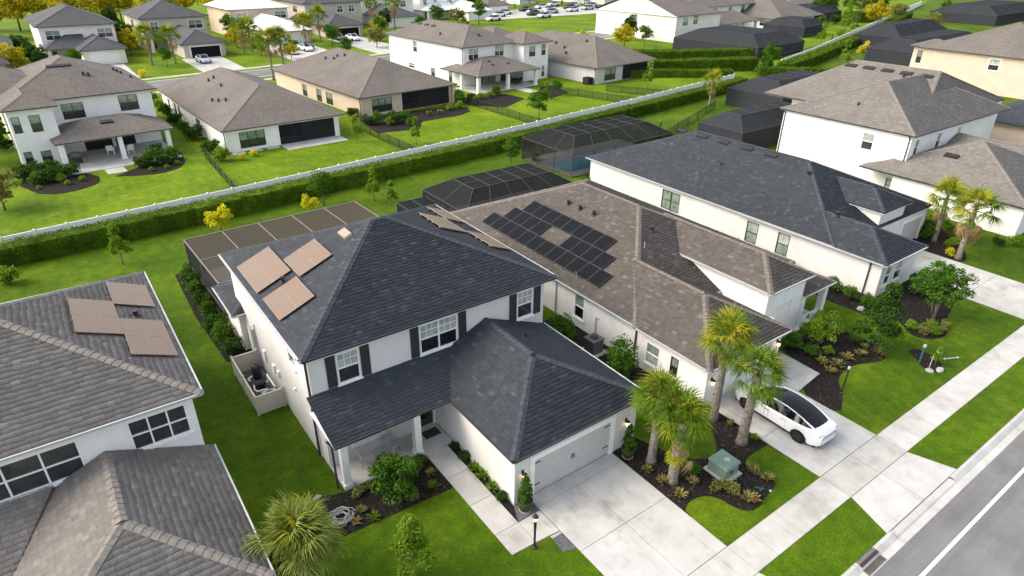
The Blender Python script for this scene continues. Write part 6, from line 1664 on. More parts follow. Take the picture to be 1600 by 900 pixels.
for (k, kk, x, y, s, lab) in [('s', 'mid', 37.2, 18.6, 1.15, 'dense green bush at the corner of the brown roofed garage'), ('s', 'mid', 37.3, 17.3, 0.85, 'green bush left of the small bright tree'), ('s', 'bright', 38.5, 16.8, 0.7, 'bright bush below the small bright tree'),
        ('r', 'olive', 37.05, 16.4, 1.2, 'olive rosette nearest the short path'), ('r', 'rust', 36.55, 15.5, 1.1, 'rusty rosette nearest the car'), ('r', 'olive', 37.6, 15.6, 1.25, 'olive rosette beside the rusty one nearest the car'), ('r', 'rust', 38.9, 15.7, 1.25, 'rusty rosette in the middle of the car side bed'),
        ('r', 'olive', 40.1, 15.4, 1.1, 'olive rosette left of the dark tree trunk'), ('r', 'olive', 41.2, 14.8, 1.2, 'olive rosette right of the dark tree trunk'), ('r', 'green', 41.4, 16.5, 1.05, 'green rosette behind the dark tree trunk'), ('r', 'olive', 41.2, 15.8, 0.8, 'small olive rosette behind the dark tree trunk'), ('s', 'bright', 42.0, 17.6, 0.45, 'tiny pale bush at the upper edge of the car side bed')]:
    (rosette if k == 'r' else shrub)(kk, x, y, s, lab, 'low plants beside the car')
for i, (x, y) in enumerate([(46.4, 15.1), (46.5, 14.6), (46.6, 14.2), (46.9, 13.8), (47.6, 13.7), (48.5, 13.9), (47.4, 14.3), (48.0, 14.5)]):
    shrub('olive' if i % 3 else 'bright', x, y, 0.75 + 0.1 * (i % 3), '%s low plant counted round the rim of the feathery tree bed' % ORD[i], 'ground cover under the feathery tree')
shrub('dark', 52.5, 17.2, 1.7, 'large dark shrub between bungalow windows and feathery tree'); shrub('yellow', 49.7, 18.3, 0.8, 'orange yellow bush under the bungalow front windows')
for i, (x, y) in enumerate([(47.2, 21.6), (47.0, 20.1), (47.0, 18.7)]): shrub('mid', x, y, 1.15 - 0.1 * i, '%s shrub from the brown porch along the long white wall' % ORD[i], 'shrubs along the long white wall')
for i, (x, y) in enumerate([(48.0, 28.5), (48.1, 31.5), (48.1, 39.8), (48.0, 26.0)]): shrub('bright', x, y, 0.8, ['bright shrub at the window nearest the street', 'bright shrub at the second window of the long wall', 'bright shrub under the double window of the long wall', 'bright shrub just above the brown porch roof line'][i], 'bright shrubs along the long white wall')
for (k, x, y, s, lab) in [('dark', 69.6, 25.1, 1.3, 'darkest bush at the white wall nearest the bungalow garage'), ('bright', 68.6, 23.8, 1.5, 'large lime bush left of the far palms'), ('bright', 68.5, 22.5, 1.2, 'lime bush between the two far palms'), ('bright', 67.5, 21.3, 1.35, 'lime bush behind the nearer far palm'), ('bright', 67.8, 19.9, 1.4, 'rounded lime bush right of the far palms'),
        ('dark', 65.0, 23.3, 1.7, 'dark bush beside the bungalow garage'), ('mid', 64.3, 22.4, 1.4, 'green bush below the nearer leaning palm'), ('bright', 64.3, 20.2, 0.9, 'small lime bush between the palm trunks'), ('dark', 68.3, 17.8, 0.8, 'small dark bush at the corner of the white wall'), ('bright', 69.5, 16.8, 1.2, 'bush at the picture edge by the white wall'), ('yellow', 62.0, 19.2, 0.9, 'orange flowering clump at the far driveway edge')]:
    shrub(k, x, y, s, lab, 'bushes by the far palms')
for i, (x, y, k, s) in enumerate([(-3.3, 88.8, 'dark', 1.9), (-2.4, 86.2, 'mid', 1.3), (-1.3, 86.8, 'dark', 1.7), (-0.1, 86.0, 'bright', 1.0), (1.0, 87.6, 'dark', 1.7), (-1.7, 90.6, 'dark', 1.5), (-0.5, 89.8, 'mid', 1.5), (0.4, 84.4, 'bright', 0.6), (-2.2, 84.4, 'bright', 0.5), (1.9, 85.0, 'bright', 0.7)]):
    shrub(k, x, y, s, '%s bush of the cluster below the white bay windows' % ORD[i], 'bushes below the white bay')
for i, (x, y, k, s) in enumerate([(8.4, 86.9, 'dark', 1.5), (9.5, 88.0, 'mid', 1.6), (10.5, 86.6, 'dark', 1.6), (12.0, 88.0, 'mid', 1.6), (10.5, 90.2, 'dark', 1.6), (11.9, 91.0, 'yellow', 1.0), (8.9, 84.6, 'bright', 0.6), (10.6, 84.6, 'bright', 0.6), (12.0, 85.6, 'bright', 0.6)]):
    shrub(k, x, y, s, '%s bush of the cluster at the patio steps column' % ORD[i], 'bushes at the patio steps')
for i, (x, y, k, s) in enumerate([(16.7, 84.1, 'bright', 2.0), (16.5, 88.3, 'dark', 1.8), (16.3, 96.5, 'dark', 2.0), (16.0, 101.0, 'mid', 1.5), (15.9, 106.6, 'dark', 1.8), (16.0, 113.0, 'mid', 1.8), (16.0, 118.0, 'bright', 1.8), (15.6, 124.0, 'bright', 2.2)]):
    shrub(k, x, y, s, '%s bush from the lanai corner along the long white side wall' % ORD[i], 'bushes along the lanai house side')
shrub('yellow', 18.9, 83.2, 1.0, 'yellow shrub under the triple window of the lanai house'); shrub('yellow', 20.6, 84.0, 1.1, 'second yellow shrub under the triple window of the lanai house')
for i, (x, y, k, s) in enumerate([(39.4, 91.0, 'dark', 1.5), (40.8, 90.6, 'mid', 1.7), (42.0, 89.0, 'bright', 1.3), (43.2, 89.6, 'dark', 1.8), (45.2, 90.0, 'mid', 1.5), (44.3, 87.0, 'mid', 1.1), (39.6, 97.0, 'dark', 1.5), (50.0, 91.2, 'olive', 1.2), (52.0, 91.3, 'olive', 1.2), (54.5, 92.6, 'bright', 1.2), (56.6, 93.0, 'bright', 1.3), (58.0, 95.0, 'mid', 1.9)]):
    shrub(k, x, y, s, '%s bush of the bed behind the tan house' % ORD[i], 'bushes behind the tan house')
for i, (x, y, k, s) in enumerate([(59.0, 98.0, 'dark', 1.8), (61.5, 97.0, 'dark', 1.3), (63.5, 96.8, 'bright', 1.2), (65.5, 97.2, 'bright', 1.2), (67.5, 97.8, 'mid', 1.6), (60.3, 93.4, 'mid', 1.3)]):
    shrub(k, x, y, s, '%s bush before the hipped white porch' % ORD[i], 'bushes before the white porch')
for (x, y, k, s, lab) in [(-5.6, 59.6, 'bright', 1.7, 'bright bush at the left picture edge below the hedge'), (48.9, 62.6, 'bright', 1.3, 'lime bush beside the blue pool cage'), (47.8, 51.5, 'mid', 1.0, 'small bush at the pool corner of the long bungalow'), (43.5, 50.5, 'dark', 0.9, 'dark bush between mansard cage and bungalow'), (18.5, 150.5, 'yellow', 1.8, 'yellow clump on the far verge of the back street'),
        (57.0, 174.0, 'dark', 2.2, 'dark bush beside the parked pair of cars'), (82.0, 176.0, 'mid', 2.4, 'green bush beside the car at the greige garage'), (118.0, 190.0, 'mid', 3.0, 'green bushes mass below the small grey garage'), (90.2, 101.5, 'dark', 1.4, 'dark bush at the grey wall of the lanai house'), (70.5, 66.0, 'yellow', 1.2, 'yellow green bush at the far end of the pool cage'),
        (178.0, 122.0, 'mid', 2.6, 'bush against the white wall of the far bungalow'), (203.0, 128.0, 'bright', 2.6, 'bush at the corner of the far small cage'), (205.0, 112.0, 'bright', 2.4, 'bush on the lawn before the far small cage'), (212.0, 126.0, 'mid', 2.8, 'tall bush right of the far small cage'), (240.0, 134.0, 'dark', 3.4, 'dark clipped bush in the far garden'), (228.0, 132.0, 'mid', 3.2, 'rounded bush before the far garden cage')]:
    shrub(k, x, y, s, lab, 'single bushes')

# ------------------------------------------------------------------ cars
def interp(tab, y):
    for (a, va), (b, vb) in zip(tab[:-1], tab[1:]):
        if y <= b:
            t = (y - a) / (b - a); t = t * t * (3 - 2 * t) if False else t
            return va + (vb - va) * t
    return tab[-1][1]

def smooth_tab(tab):
    xs = np.array([t[0] for t in tab]); ys = np.array([t[1] for t in tab])
    def f(y):
        # monotone-ish cubic through the table (Catmull-Rom)
        i = int(np.clip(np.searchsorted(xs, y) - 1, 0, len(xs) - 2)); x0, x1 = xs[i], xs[i + 1]; h = x1 - x0; t = (y - x0) / h
        m0 = (ys[i + 1] - ys[max(i - 1, 0)]) / (xs[i + 1] - xs[max(i - 1, 0)]); m1 = (ys[min(i + 2, len(xs) - 1)] - ys[i]) / (xs[min(i + 2, len(xs) - 1)] - xs[i])
        return float((2 * t**3 - 3 * t**2 + 1) * ys[i] + (t**3 - 2 * t**2 + t) * h * m0 + (-2 * t**3 + 3 * t**2) * ys[i + 1] + (t**3 - t**2) * h * m1)
    return f

def make_car(label, paint='car_white', detail=True):
    """fastback hatch, nose towards +Y, origin on the ground under the middle; length 4.8 m"""
    t = thing('car', label, 'car')
    hw = smooth_tab([(-2.40, 0.62), (-2.30, 0.80), (-2.0, 0.90), (-1.4, 0.95), (-0.6, 0.945), (0.3, 0.935), (1.2, 0.945), (1.8, 0.91), (2.2, 0.78), (2.38, 0.55)])
    belt = smooth_tab([(-2.40, 0.78), (-2.30, 0.93), (-2.0, 1.02), (-1.4, 1.02), (-0.6, 0.98), (0.3, 0.95), (0.9, 0.92), (1.4, 0.86), (1.9, 0.75), (2.2, 0.66), (2.38, 0.54)])
    top = smooth_tab([(-2.40, 0.80), (-2.30, 0.97), (-2.05, 1.06), (-1.4, 1.04), (0.3, 0.99), (0.9, 0.98), (1.4, 0.94), (1.9, 0.83), (2.2, 0.72), (2.38, 0.56)])
    N = 44; ysn = [-2.40 + 4.78 * i / N for i in range(N + 1)]
    b = MB(); W = 15
    AX = (1.45, -1.42); AR = 0.385
    for y in ysn:
        w, zb, zt = hw(y), belt(y), top(y); zl = 0.24 if -2.15 < y < 2.15 else 0.30
        arch = 0.0
        for ax in AX:
            if abs(y - ax) < AR: arch = max(arch, 0.33 + math.sqrt(AR**2 - (y - ax)**2))
        lo = max(zl, arch * 0.97 if arch else 0)
        half = [(0.0, zt), (0.45 * w, zt - 0.004), (0.78 * w, zt - 0.03), (0.93 * w, zb), (0.985 * w, zb - 0.10), (w, max(0.62, lo + 0.05)), (0.985 * w, max(0.42, lo + 0.02)), (0.95 * w, lo)]
        ring = [(-x, y, z) for x, z in half[::-1]] + [(x, y, z) for x, z in half[1:]]
        b.v += ring
    k = 15
    for i in range(N):
        for j in range(k - 1): q = i * k + j; b.f.append((q, q + 1, q + k + 1, q + k))
    b.f.append(tuple(range(k))); b.f.append(tuple(N * k + j for j in range(k))[::-1])
    part('body', b, M[paint], t, True)
    u = MB(); u.box(-0.80, 0.80, -2.2, 2.15, 0.16, 0.62); part('underbody', u, M['black'], t)
    for sx in (-1, 1):
        u = MB(); u.box(min(sx * 0.80, sx * 0.925), max(sx * 0.80, sx * 0.925), -1.02, 1.05, 0.20, 0.30); part('sill', u, M['black'], t)
    # glasshouse: black glass from windscreen over the roof to the tail
    gz = smooth_tab([(-2.02, 1.05), (-1.6, 1.22), (-1.1, 1.38), (-0.5, 1.475), (0.0, 1.49), (0.4, 1.44), (0.8, 1.27), (1.28, 0.96)])
    gw = smooth_tab([(-2.02, 0.60), (-1.6, 0.64), (-1.1, 0.64), (-0.5, 0.635), (0.0, 0.63), (0.4, 0.62), (0.8, 0.64), (1.28, 0.66)])
    gb = smooth_tab([(-2.02, 0.70), (-1.6, 0.83), (-1.1, 0.875), (-0.5, 0.885), (0.0, 0.88), (0.4, 0.875), (0.8, 0.86), (1.28, 0.78)])
    g = MB(); s = MB(); rl = [MB(), MB()]
    n = 26; yy = [-2.02 + 3.30 * i / n for i in range(n + 1)]
    for y in yy:
        z, w, wb = gz(y), gw(y), gb(y); zb = min(belt(y) - 0.02, z - 0.01)
        g.v += [(-w, y, z - 0.045), (-w * .6, y, z - 0.008), (0, y, z), (w * .6, y, z - 0.008), (w, y, z - 0.045)]
        s.v += [(-wb, y, zb), (-(w + .004), y, z - 0.05), (w + .004, y, z - 0.05), (wb, y, zb)]
    for i in range(n):
        for j in range(4): q = i * 5 + j; g.f.append((q, q + 1, q + 6, q + 5))
        for j in (0, 2): q = i * 4 + j; s.f.append((q, q + 1, q + 5, q + 4))
    part('roof_glass', g, M['car_glass'], t, True); part('side_glass', s, M['car_glass'], t, True)
    for sx in (-1, 1):                                       # painted roof rail arching from bonnet to tail
        r = MB(); r.tube([(sx * (gw(y) + 0.025), y, gz(y) - 0.045) for y in yy], [0.030 + 0.035 * max(0, (-y - 1.2)) for y in yy], 6); part('roof_rail', r, M[paint], t, True)
        if detail:
            for y in (0.28,): m = MB(); m.bar((sx * 0.885, y, belt(y)), (sx * 0.655, y - 0.05, gz(y) - 0.06), 0.05, 0.06); part('pillar', m, M['black'], t)
            q = MB(); q.prism([(sx * 0.80, -1.50), (sx * 0.92, -1.46), (sx * 0.69, -2.0), (sx * 0.60, -2.0)], 1.0, 1.02)
            m = MB(); m.tube([(sx * 0.93, 0.72, 0.98), (sx * 1.04, 0.70, 1.02)], [0.03, 0.05], 6); m.box(min(sx * 0.98, sx * 1.12), max(sx * 0.98, sx * 1.12), 0.62, 0.80, 0.96, 1.09); part('mirror', m, M[paint], t)
            for y in (-0.55, 0.32):
                h = MB(); h.box(min(sx * 0.925, sx * 0.955), max(sx * 0.925, sx * 0.955), y - 0.11, y + 0.11, 0.80, 0.83); part('door_handle', h, M['metal'], t)
            for y in (-0.72, 0.22, 1.02):
                h = MB(); h.box(min(sx * 0.90, sx * 0.953), max(sx * 0.90, sx * 0.953), y - 0.004, y + 0.004, 0.42, 0.88); part('door_gap', h, M['metal'], t)
            l = MB(); l.hexa([(sx * 0.50, -2.375, 0.80), (sx * 0.72, -2.345, 0.80), (sx * 0.72, -2.2, 0.80), (sx * 0.50, -2.2, 0.80), (sx * 0.50, -2.345, 0.88), (sx * 0.76, -2.315, 0.90), (sx * 0.76, -2.2, 0.90), (sx * 0.50, -2.2, 0.88)]); part('tail_light', l, M['tail'], t)
            l = MB(); l.box(min(sx * 0.45, sx * 0.80), max(sx * 0.45, sx * 0.80), 2.05, 2.24, 0.60, 0.68); part('headlight', l, M['trim'], t)
    if detail:
        m = MB(); m.box(-0.55, 0.55, -2.42, -2.36, 0.36, 0.60); part('rear_bumper', m, M['car_white'], t)
        m = MB(); m.box(-0.66, 0.66, -2.385, -2.20, 0.24, 0.34); part('diffuser', m, M['black'], t)
        m = MB(); m.box(-0.50, 0.50, -2.392, -2.33, 0.80, 0.815); part('light_bar', m, M['tail'], t)
    for sx in (-1, 1):
        for ax in AX:
            a = MB(); a.lathe([(0.40, -0.03), (0.40, 0.03)], (sx * 0.885, ax, 0.36), 24, 'x'); part('wheel_arch', a, M['black'], t)
            w = MB(); w.lathe([(0.27, -0.11), (0.335, -0.11), (0.36, -0.07), (0.36, 0.07), (0.335, 0.11), (0.27, 0.11)], (sx * 0.86, ax, 0.36), 24, 'x'); wo = part('wheel', w, M['tyre'], t, False)
            if detail:
                rr = MB(); c = Vector((sx * (0.86 + 0.112), ax, 0.36)); rr.lathe([(0.27, -0.002), (0.27, 0.004)], (c.x - sx * 0.004, ax, 0.36), 20, 'x')
                for i in range(10):
                    a_ = i * 0.6283; rr.bar(c, c + Vector((0, 0.26 * math.cos(a_), 0.26 * math.sin(a_))), 0.045, 0.03, (1, 0, 0))
                part('rim', rr, M['rim'], wo)
    return t
car = make_car('white electric hatchback with black glass roof parked on the driveway')
car.location = (29.95, 14.6, 0.03); car.scale = (1.12, 1.18, 1.10); car.rotation_euler = (0, 0, R(-1.0))
cs = make_car('white car beside the dark sedan before the cream garage', 'car_white', False)
M['car_blue'] = plain('dark_blue_paint', (0.02, 0.025, 0.035), 0.25, 0.5, coat=0.6)
M['car_silver'] = plain('silver_paint', (0.35, 0.42, 0.48), 0.25, 0.5, coat=0.6)
cb = make_car('dark car in the driveway before the cream garage', 'car_blue', False)
cv = make_car('silver blue car half hidden before the open greige garage', 'car_silver', False)
for o, x, y, a, s in ((cs, 53.8, 166.0, 184, 1.15), (cb, 60.0, 172.5, 184, 1.15), (cv, 33.0, 163.6, 184, 1.15)):
    o.location = (x, y, 0.03); o.rotation_euler = (0, 0, R(a)); o.scale = (s, s, s)
def more_car(src, x, y, a, s, lab):
    o = copy_tree(src); o.location = (x, y, 0.03); o.rotation_euler = (0, 0, R(a)); o.scale = (s, s, s); o['label'] = lab
more_car(cs, 58.6, 169.3, 184, 1.15, 'white topped car nosing out beside the dark car'); more_car(cs, 76.5, 181.5, 184, 1.2, 'white car before the second greige garage'); more_car(cb, 73.5, 184.5, 184, 1.2, 'dark car behind the white one at the second greige garage')
pk = [(150, 216, 100), (157, 222, 95), (165, 214, 100), (169, 220, 110), (176, 217, 80), (182, 226, 95), (189, 219, 100), (196, 229, 95), (204, 236, 100), (211, 232, 90), (199, 244, 95), (186, 236, 95), (173, 230, 100), (163, 205, 100), (200, 222, 95), (140, 205, 100)]
for i, (x, y, a) in enumerate(pk):
    more_car((cs, cs, cb, cs, cv)[i % 5], x, y, a, 1.35, '%s car of the crowded parking counted from the pinkish house' % ORD[i])
for (lab, x0, x1, y0, y1) in (('far driveway before the cream garage', 50.5, 63.5, 153.0, 184.0), ('far driveway before the open greige garage', 29.8, 38.5, 149.5, 171.0), ('far driveway before the second greige garage', 71.5, 81.5, 155.0, 189.0), ('far driveway before the shuttered house', 11.0, 18.0, 149.0, 171.0), ('pale parking ground full of cars', 140.0, 214.0, 208.0, 238.0), ('driveway of the lanai house towards the back street', 20.5, 29.5, 120.0, 134.0), ('driveway of the tan house towards the back street', 43.0, 52.0, 129.0, 137.0)):
    g = MB(); g.prism(rect(x0, x1, y0, y1), -0.05, 0.02); structure('driveway', g, M['concrete'], lab)

# ------------------------------------------------------------------ utility box, lamps, pots, machines
t = thing('utility_box', 'green electrical utility box on a concrete pad', 'utility box', (23.7, 13.85, 0))
b = MB(); b.box(23.05, 24.38, 13.1, 14.55, 0, 0.09); part('pad', b, M['concrete'], t)
b = MB(); b.box(23.2, 24.22, 13.3, 14.4, 0.09, 0.72); part('body', b, M['xf_green'], t)
b = MB(); b.hexa([(23.14, 13.24, 0.72), (24.28, 13.24, 0.72), (24.28, 14.46, 0.72), (23.14, 14.46, 0.72), (23.2, 13.3, 0.86), (24.22, 13.3, 0.86), (24.22, 14.4, 0.86), (23.2, 14.4, 0.86)]); part('lid', b, M['xf_green'], t)
b = MB(); b.lathe([(0.17, 0), (0.15, 0.035), (0.05, 0.05)], (23.8, 13.75, 0.86), 12); part('pale_patch', b, M['rock'], t)
b = MB(); b.box(24.223, 24.235, 13.6, 13.9, 0.32, 0.60); part('warning_plate', b, M['rock'], t)
b = MB(); b.box(23.6, 23.78, 13.285, 13.298, 0.3, 0.5); part('handle', b, M['black'], t)

def lamp_post(label, x, y, h):
    t = thing('lamp_post', label, 'lamp post', (x, y, 0))
    b = MB(); b.lathe([(0.14, 0), (0.13, 0.05), (0.06, 0.12), (0.05, 0.35), (0.055, h * 0.5), (0.075, h - 0.42)], (x, y, 0), 10); part('post', b, M['black'], t, False)
    b = MB(); b.lathe([(0.075, h - 0.40), (0.11, h - 0.16)], (x, y, 0), 8); part('lantern_glass', b, M['lamp_glow'], t)
    b = MB(); b.lathe([(0.15, h - 0.17), (0.14, h - 0.14), (0.05, h - 0.02), (0.015, h + 0.06)], (x, y, 0), 8); part('cap', b, M['black'], t)
lamp_post('black lamp post with lit lantern at the path corner', 12.85, 15.68, 2.1)
t = thing('lamp_post', 'slim black unlit lamp post at the edge of the car side bed', 'lamp post', (35.1, 13.87, 0))
b = MB(); b.lathe([(0.13, 0), (0.12, 0.06), (0.05, 0.12), (0.045, 1.8)], (35.1, 13.87, 0), 8); part('post', b, M['black'], t)
b = MB(); b.lathe([(0.05, 1.8), (0.09, 1.84), (0.09, 1.98), (0.02, 2.03)], (35.1, 13.87, 0), 8); part('lamp_head', b, M['rock'], t)

def potted(label, x, y, h=1.2):
    t = thing('potted_plant', label, 'potted plant', (x, y, 0))
    b = MB(); b.lathe([(0.26, 0.04), (0.34, 0.3), (0.38, 0.62), (0.36, 0.66), (0.33, 0.60)], (x, y, 0), 18); part('pot', b, M['pot'], t, True)
    b = MB(); b.lathe([(0.31, 0.035), (0.31, 0.045)], (x, y, 0), 16); part('saucer', b, M['rock'], t)
    rng = np.random.default_rng(int(x * 10)); P, e = clump_points(rng, 2600, (0.34, 0.34, 0.68), (0, 0, 1.3), 34, 0.15, 'cone', 0.2)
    V, F = leaf_geo(P, 0.11, rng, e, 0.4, 0.4); link('foliage', fast_mesh('foliage', V, F, M['leaf_mid']), t)
potted('tall leafy plant in an olive pot on the gravel beside the lit lamp post', 13.85, 17.72); potted('leafy plant in a dark pot at the far garage corner', 20.5, 17.5)

t = thing('air_conditioner', 'dark grey air conditioner between the houses', 'air conditioner', (25.75, 26.0, 0))
b = MB(); b.box(25.1, 26.45, 25.3, 26.75, 0, 0.1); part('pad', b, M['concrete'], t)
b = MB(); b.box(25.3, 26.2, 25.55, 26.45, 0.1, 1.05); part('housing', b, M['ac'], t)
b = MB(); b.box(25.25, 26.25, 25.5, 26.5, 1.05, 1.13); part('top', b, M['ac'], t)
b = MB(); b.lathe([(0.3, 1.132), (0.3, 1.15), (0.08, 1.16)], (25.75, 26.0, 0), 16); part('fan_grille', b, M['black'], t)
for i in range(10):
    b = MB(); b.box(25.285, 25.297, 25.58, 26.42, 0.16 + i * 0.088, 0.20 + i * 0.088); part('louver', b, M['bronze'], t)
b = MB(); b.bar((26.95, 27.2, 0.2), (26.95, 27.2, 1.7), 0.05); b.bar((26.95, 27.2, 1.68), (26.95, 26.9, 1.72), 0.04)
solo('hose_bib', b, M['metal'], 'grey standpipe on the white wall above the air conditioner', 'pipe', (26.95, 27.2, 0))

# equipment enclosure beside the slate roofed house
t = thing('equipment_screen', 'beige vinyl enclosure around the pool machines', 'fence', (6.3, 34.5, 0))
for (x0, x1, y0, y1) in ((5.55, 5.6, 32.1, 37.0), (5.6, 7.2, 32.1, 32.15), (5.6, 7.2, 36.95, 37.0)):
    b = MB(); b.box(x0, x1, y0, y1, 0.05, 1.22); part('panel', b, M['beige_vinyl'], t)
    b = MB(); b.box(x0 - 0.02, x1 + 0.02, y0 - 0.02, y1 + 0.02, 1.22, 1.3); part('rail', b, M['beige_vinyl'], t)
for (x, y) in ((5.57, 32.12), (5.57, 34.5), (5.57, 36.97), (7.1, 32.12), (7.1, 36.97)):
    b = MB(); b.box(x - 0.06, x + 0.06, y - 0.06, y + 0.06, 0, 1.36); b.hexa([(x - .075, y - .075, 1.36), (x + .075, y - .075, 1.36), (x + .075, y + .075, 1.36), (x - .075, y + .075, 1.36), (x - .01, y - .01, 1.44), (x + .01, y - .01, 1.44), (x + .01, y + .01, 1.44), (x - .01, y + .01, 1.44)]); part('post', b, M['beige_vinyl'], t)
g = MB(); g.prism(rect(5.62, 7.2, 32.2, 36.9), -0.05, 0.04); structure('equipment_pad', g, M['gravel'], 'grey pad inside the beige enclosure')['kind'] = 'structure'
t = thing('pool_pump', 'black pool pump with white pipes inside the beige enclosure', 'pump', (6.4, 34.6, 0.04))
b = MB(); b.lathe([(0.18, -0.35), (0.18, 0.3), (0.12, 0.38)], (6.4, 34.7, 0.3), 12, 'x'); b.box(6.15, 6.65, 34.5, 34.9, 0.04, 0.16); part('motor', b, M['black'], t)
b = MB(); b.tube([(6.75, 34.7, 0.3), (6.95, 34.7, 0.3), (6.95, 34.7, 0.8), (6.95, 33.2, 0.8)], 0.05, 8); b.tube([(6.1, 34.7, 0.4), (6.0, 34.2, 0.4), (6.0, 33.6, 0.6), (6.6, 33.5, 0.6)], 0.05, 8); part('pipes', b, M['trim'], t)
t = thing('pool_filter', 'dark pool filter tank inside the beige enclosure', 'filter', (6.6, 35.8, 0.04))
b = MB(); b.lathe([(0.26, 0.04), (0.28, 0.2), (0.28, 0.8), (0.18, 0.98), (0.06, 1.02)], (6.6, 35.8, 0), 14); part('tank', b, M['black'], t, True)
b = MB(); b.tube([(6.3, 35.8, 0.3), (6.0, 35.6, 0.3), (6.0, 35.1, 0.5)], 0.05, 8); part('pipe', b, M['trim'], t)
t = thing('pool_heater', 'grey pool heater box inside the beige enclosure', 'heater', (6.5, 32.9, 0.04))
b = MB(); b.box(6.15, 6.95, 32.5, 33.2, 0.04, 0.75); part('body', b, M['metal'], t)
b = MB(); b.lathe([(0.24, 0.751), (0.24, 0.775), (0.06, 0.79)], (6.55, 32.85, 0), 14); part('fan_grille', b, M['black'], t)

# porch chairs, door mat, hose, stones and small things
def chair(label, x, y, rz, mat='wood', s=1.0, z=0.1):
    t = thing('patio_chair', label, 'chair')
    b = MB(); b.box(-0.3, 0.3, -0.28, 0.28, 0.40, 0.46); part('seat', b, M[mat], t)
    b = MB(); b.hexa([(-0.3, 0.24, 0.46), (0.3, 0.24, 0.46), (0.3, 0.29, 0.46), (-0.3, 0.29, 0.46), (-0.28, 0.36, 0.95), (0.28, 0.36, 0.95), (0.28, 0.41, 0.95), (-0.28, 0.41, 0.95)]); part('backrest', b, M[mat], t)
    for sx in (-1, 1):
        for sy in (-0.25, 0.25):
            b = MB(); b.bar((sx * 0.27, sy, 0), (sx * 0.27, sy, 0.4), 0.05); part('leg', b, M[mat], t)
        b = MB(); b.box(sx * 0.32 - 0.03, sx * 0.32 + 0.03, -0.28, 0.3, 0.64, 0.68); b.bar((sx * 0.32, -0.25, 0.4), (sx * 0.32, -0.25, 0.64), 0.04); part('armrest', b, M[mat], t)
    t.location = (x, y, z); t.rotation_euler = (0, 0, rz); t.scale = (s, s, s)
    return t
chair('dark porch chair beside the porch column', 10.5, 24.9, R(20), 'metal'); chair('dark porch chair nearer the house corner', 8.9, 24.8, R(-10), 'metal')
chair('white armchair on the columned back patio', 8.0, 93.5, R(200), 'trim', 1.3, 0.12); chair('second white armchair on the columned back patio, by the glass door', 6.0, 94.5, R(170), 'trim', 1.3, 0.12)
for i, (x, y, a) in enumerate(((76.2, 104.4, 0), (78.4, 104.6, 180), (77.3, 105.6, 0), (77.2, 103.4, 180))): chair('%s dark dining chair counted round the hipped porch table' % ORD[i], x - 0.3, y + 0.6, R(a), 'black', 1.2, 0.1)
t = thing('dining_table', 'dark covered table under the hipped white porch', 'table', (77.0, 105.1, 0.1))
b = MB(); b.lathe([(0.9, 0.82), (0.95, 0.9), (0.2, 0.93)], (77.0, 105.1, 0.1), 18); part('table_top', b, M['black'], t)
b = MB(); b.lathe([(0.35, 0), (0.1, 0.08), (0.08, 0.82)], (77.0, 105.1, 0.1), 12); part('pedestal', b, M['black'], t)
t = thing('barbecue_grill', 'black covered barbecue on the columned back patio', 'barbecue', (2.2, 92.6, 0.12))
b = MB(); b.box(1.7, 2.7, 92.2, 93.0, 0.12, 1.0); part('cart', b, M['black'], t)
b = MB(); b.lathe([(0.42, -0.5), (0.45, 0), (0.42, 0.5)], (2.2, 92.6, 1.05), 14, 'x'); part('lid', b, M['ac'], t, False)
b = MB(); b.box(1.3, 1.7, 92.3, 92.9, 0.9, 0.95); b.box(2.7, 3.1, 92.3, 92.9, 0.9, 0.95); part('side_shelf', b, M['ac'], t)
b = MB(); b.box(12.35, 13.3, 24.7, 25.35, 0.10, 0.12)
for i in range(5): b.box(12.4, 13.25, 24.76 + i * 0.12, 24.81 + i * 0.12, 0.12, 0.125)
solo('door_mat', b, M['bronze'], 'brown door mat at the entry under the porch', 'door mat', (12.8, 25.0, 0.1))
t = thing('garden_hose', 'tangled pale garden hose in the corner of the porch bed', 'hose', (6.35, 22.3, 0.03)); b = MB(); rng = np.random.default_rng(5)
pts = []
for i in range(150):
    a = i * 0.42; r = 0.42 + 0.18 * math.sin(i * 0.31); pts.append((6.4 + r * math.cos(a) + 0.12 * math.sin(i * .17), 22.25 + 0.9 * r * math.sin(a), 0.10 + 0.0012 * i + 0.05 * math.sin(i * .9)))
b.tube(pts, 0.022, 6); part('coil', b, M['hose'], t, True)
b = MB(); b.tube([pts[-1], (pts[-1][0] + 0.2, pts[-1][1] - 0.1, 0.2)], [0.03, 0.015], 6); part('nozzle', b, M['black'], t)
def rock(label, x, y, s, mat='rock', z=0.02):
    rng = np.random.default_rng(int(x * 31 + y * 7)); b = MB(); b.lathe([(0.5, 0), (0.62, 0.16), (0.45, 0.36), (0.15, 0.45)], (0, 0, 0), 9)
    b.v = [((a * (1 + rng.uniform(-.2, .2))) * s + x, (c * (0.75 + rng.uniform(-.15, .15))) * s + y, d * s + z) for a, c, d in b.v]
    return solo('rock', b, M[mat], label, 'rock', (x, y, z))
rock('white stone on the lawn beside the staked bed', 44.87, 12.51, 0.42); rock('pale stone at the end of the staked bed', 42.6, 11.5, 0.5); rock('pale stone at the bend of the palm bed', 24.55, 11.55, 0.16)
rock('white stone in the side bed of the long bungalow', 46.1, 18.7, 0.55); rock('pale stone at the upper bed corner of the porch', 5.95, 24.1, 0.35); rock('small white stone at the rim of the feathery tree bed', 49.2, 13.9, 0.18); rock('pale stones lump in the bed beside the bronze cage', 6.2, 44.2, 0.5)
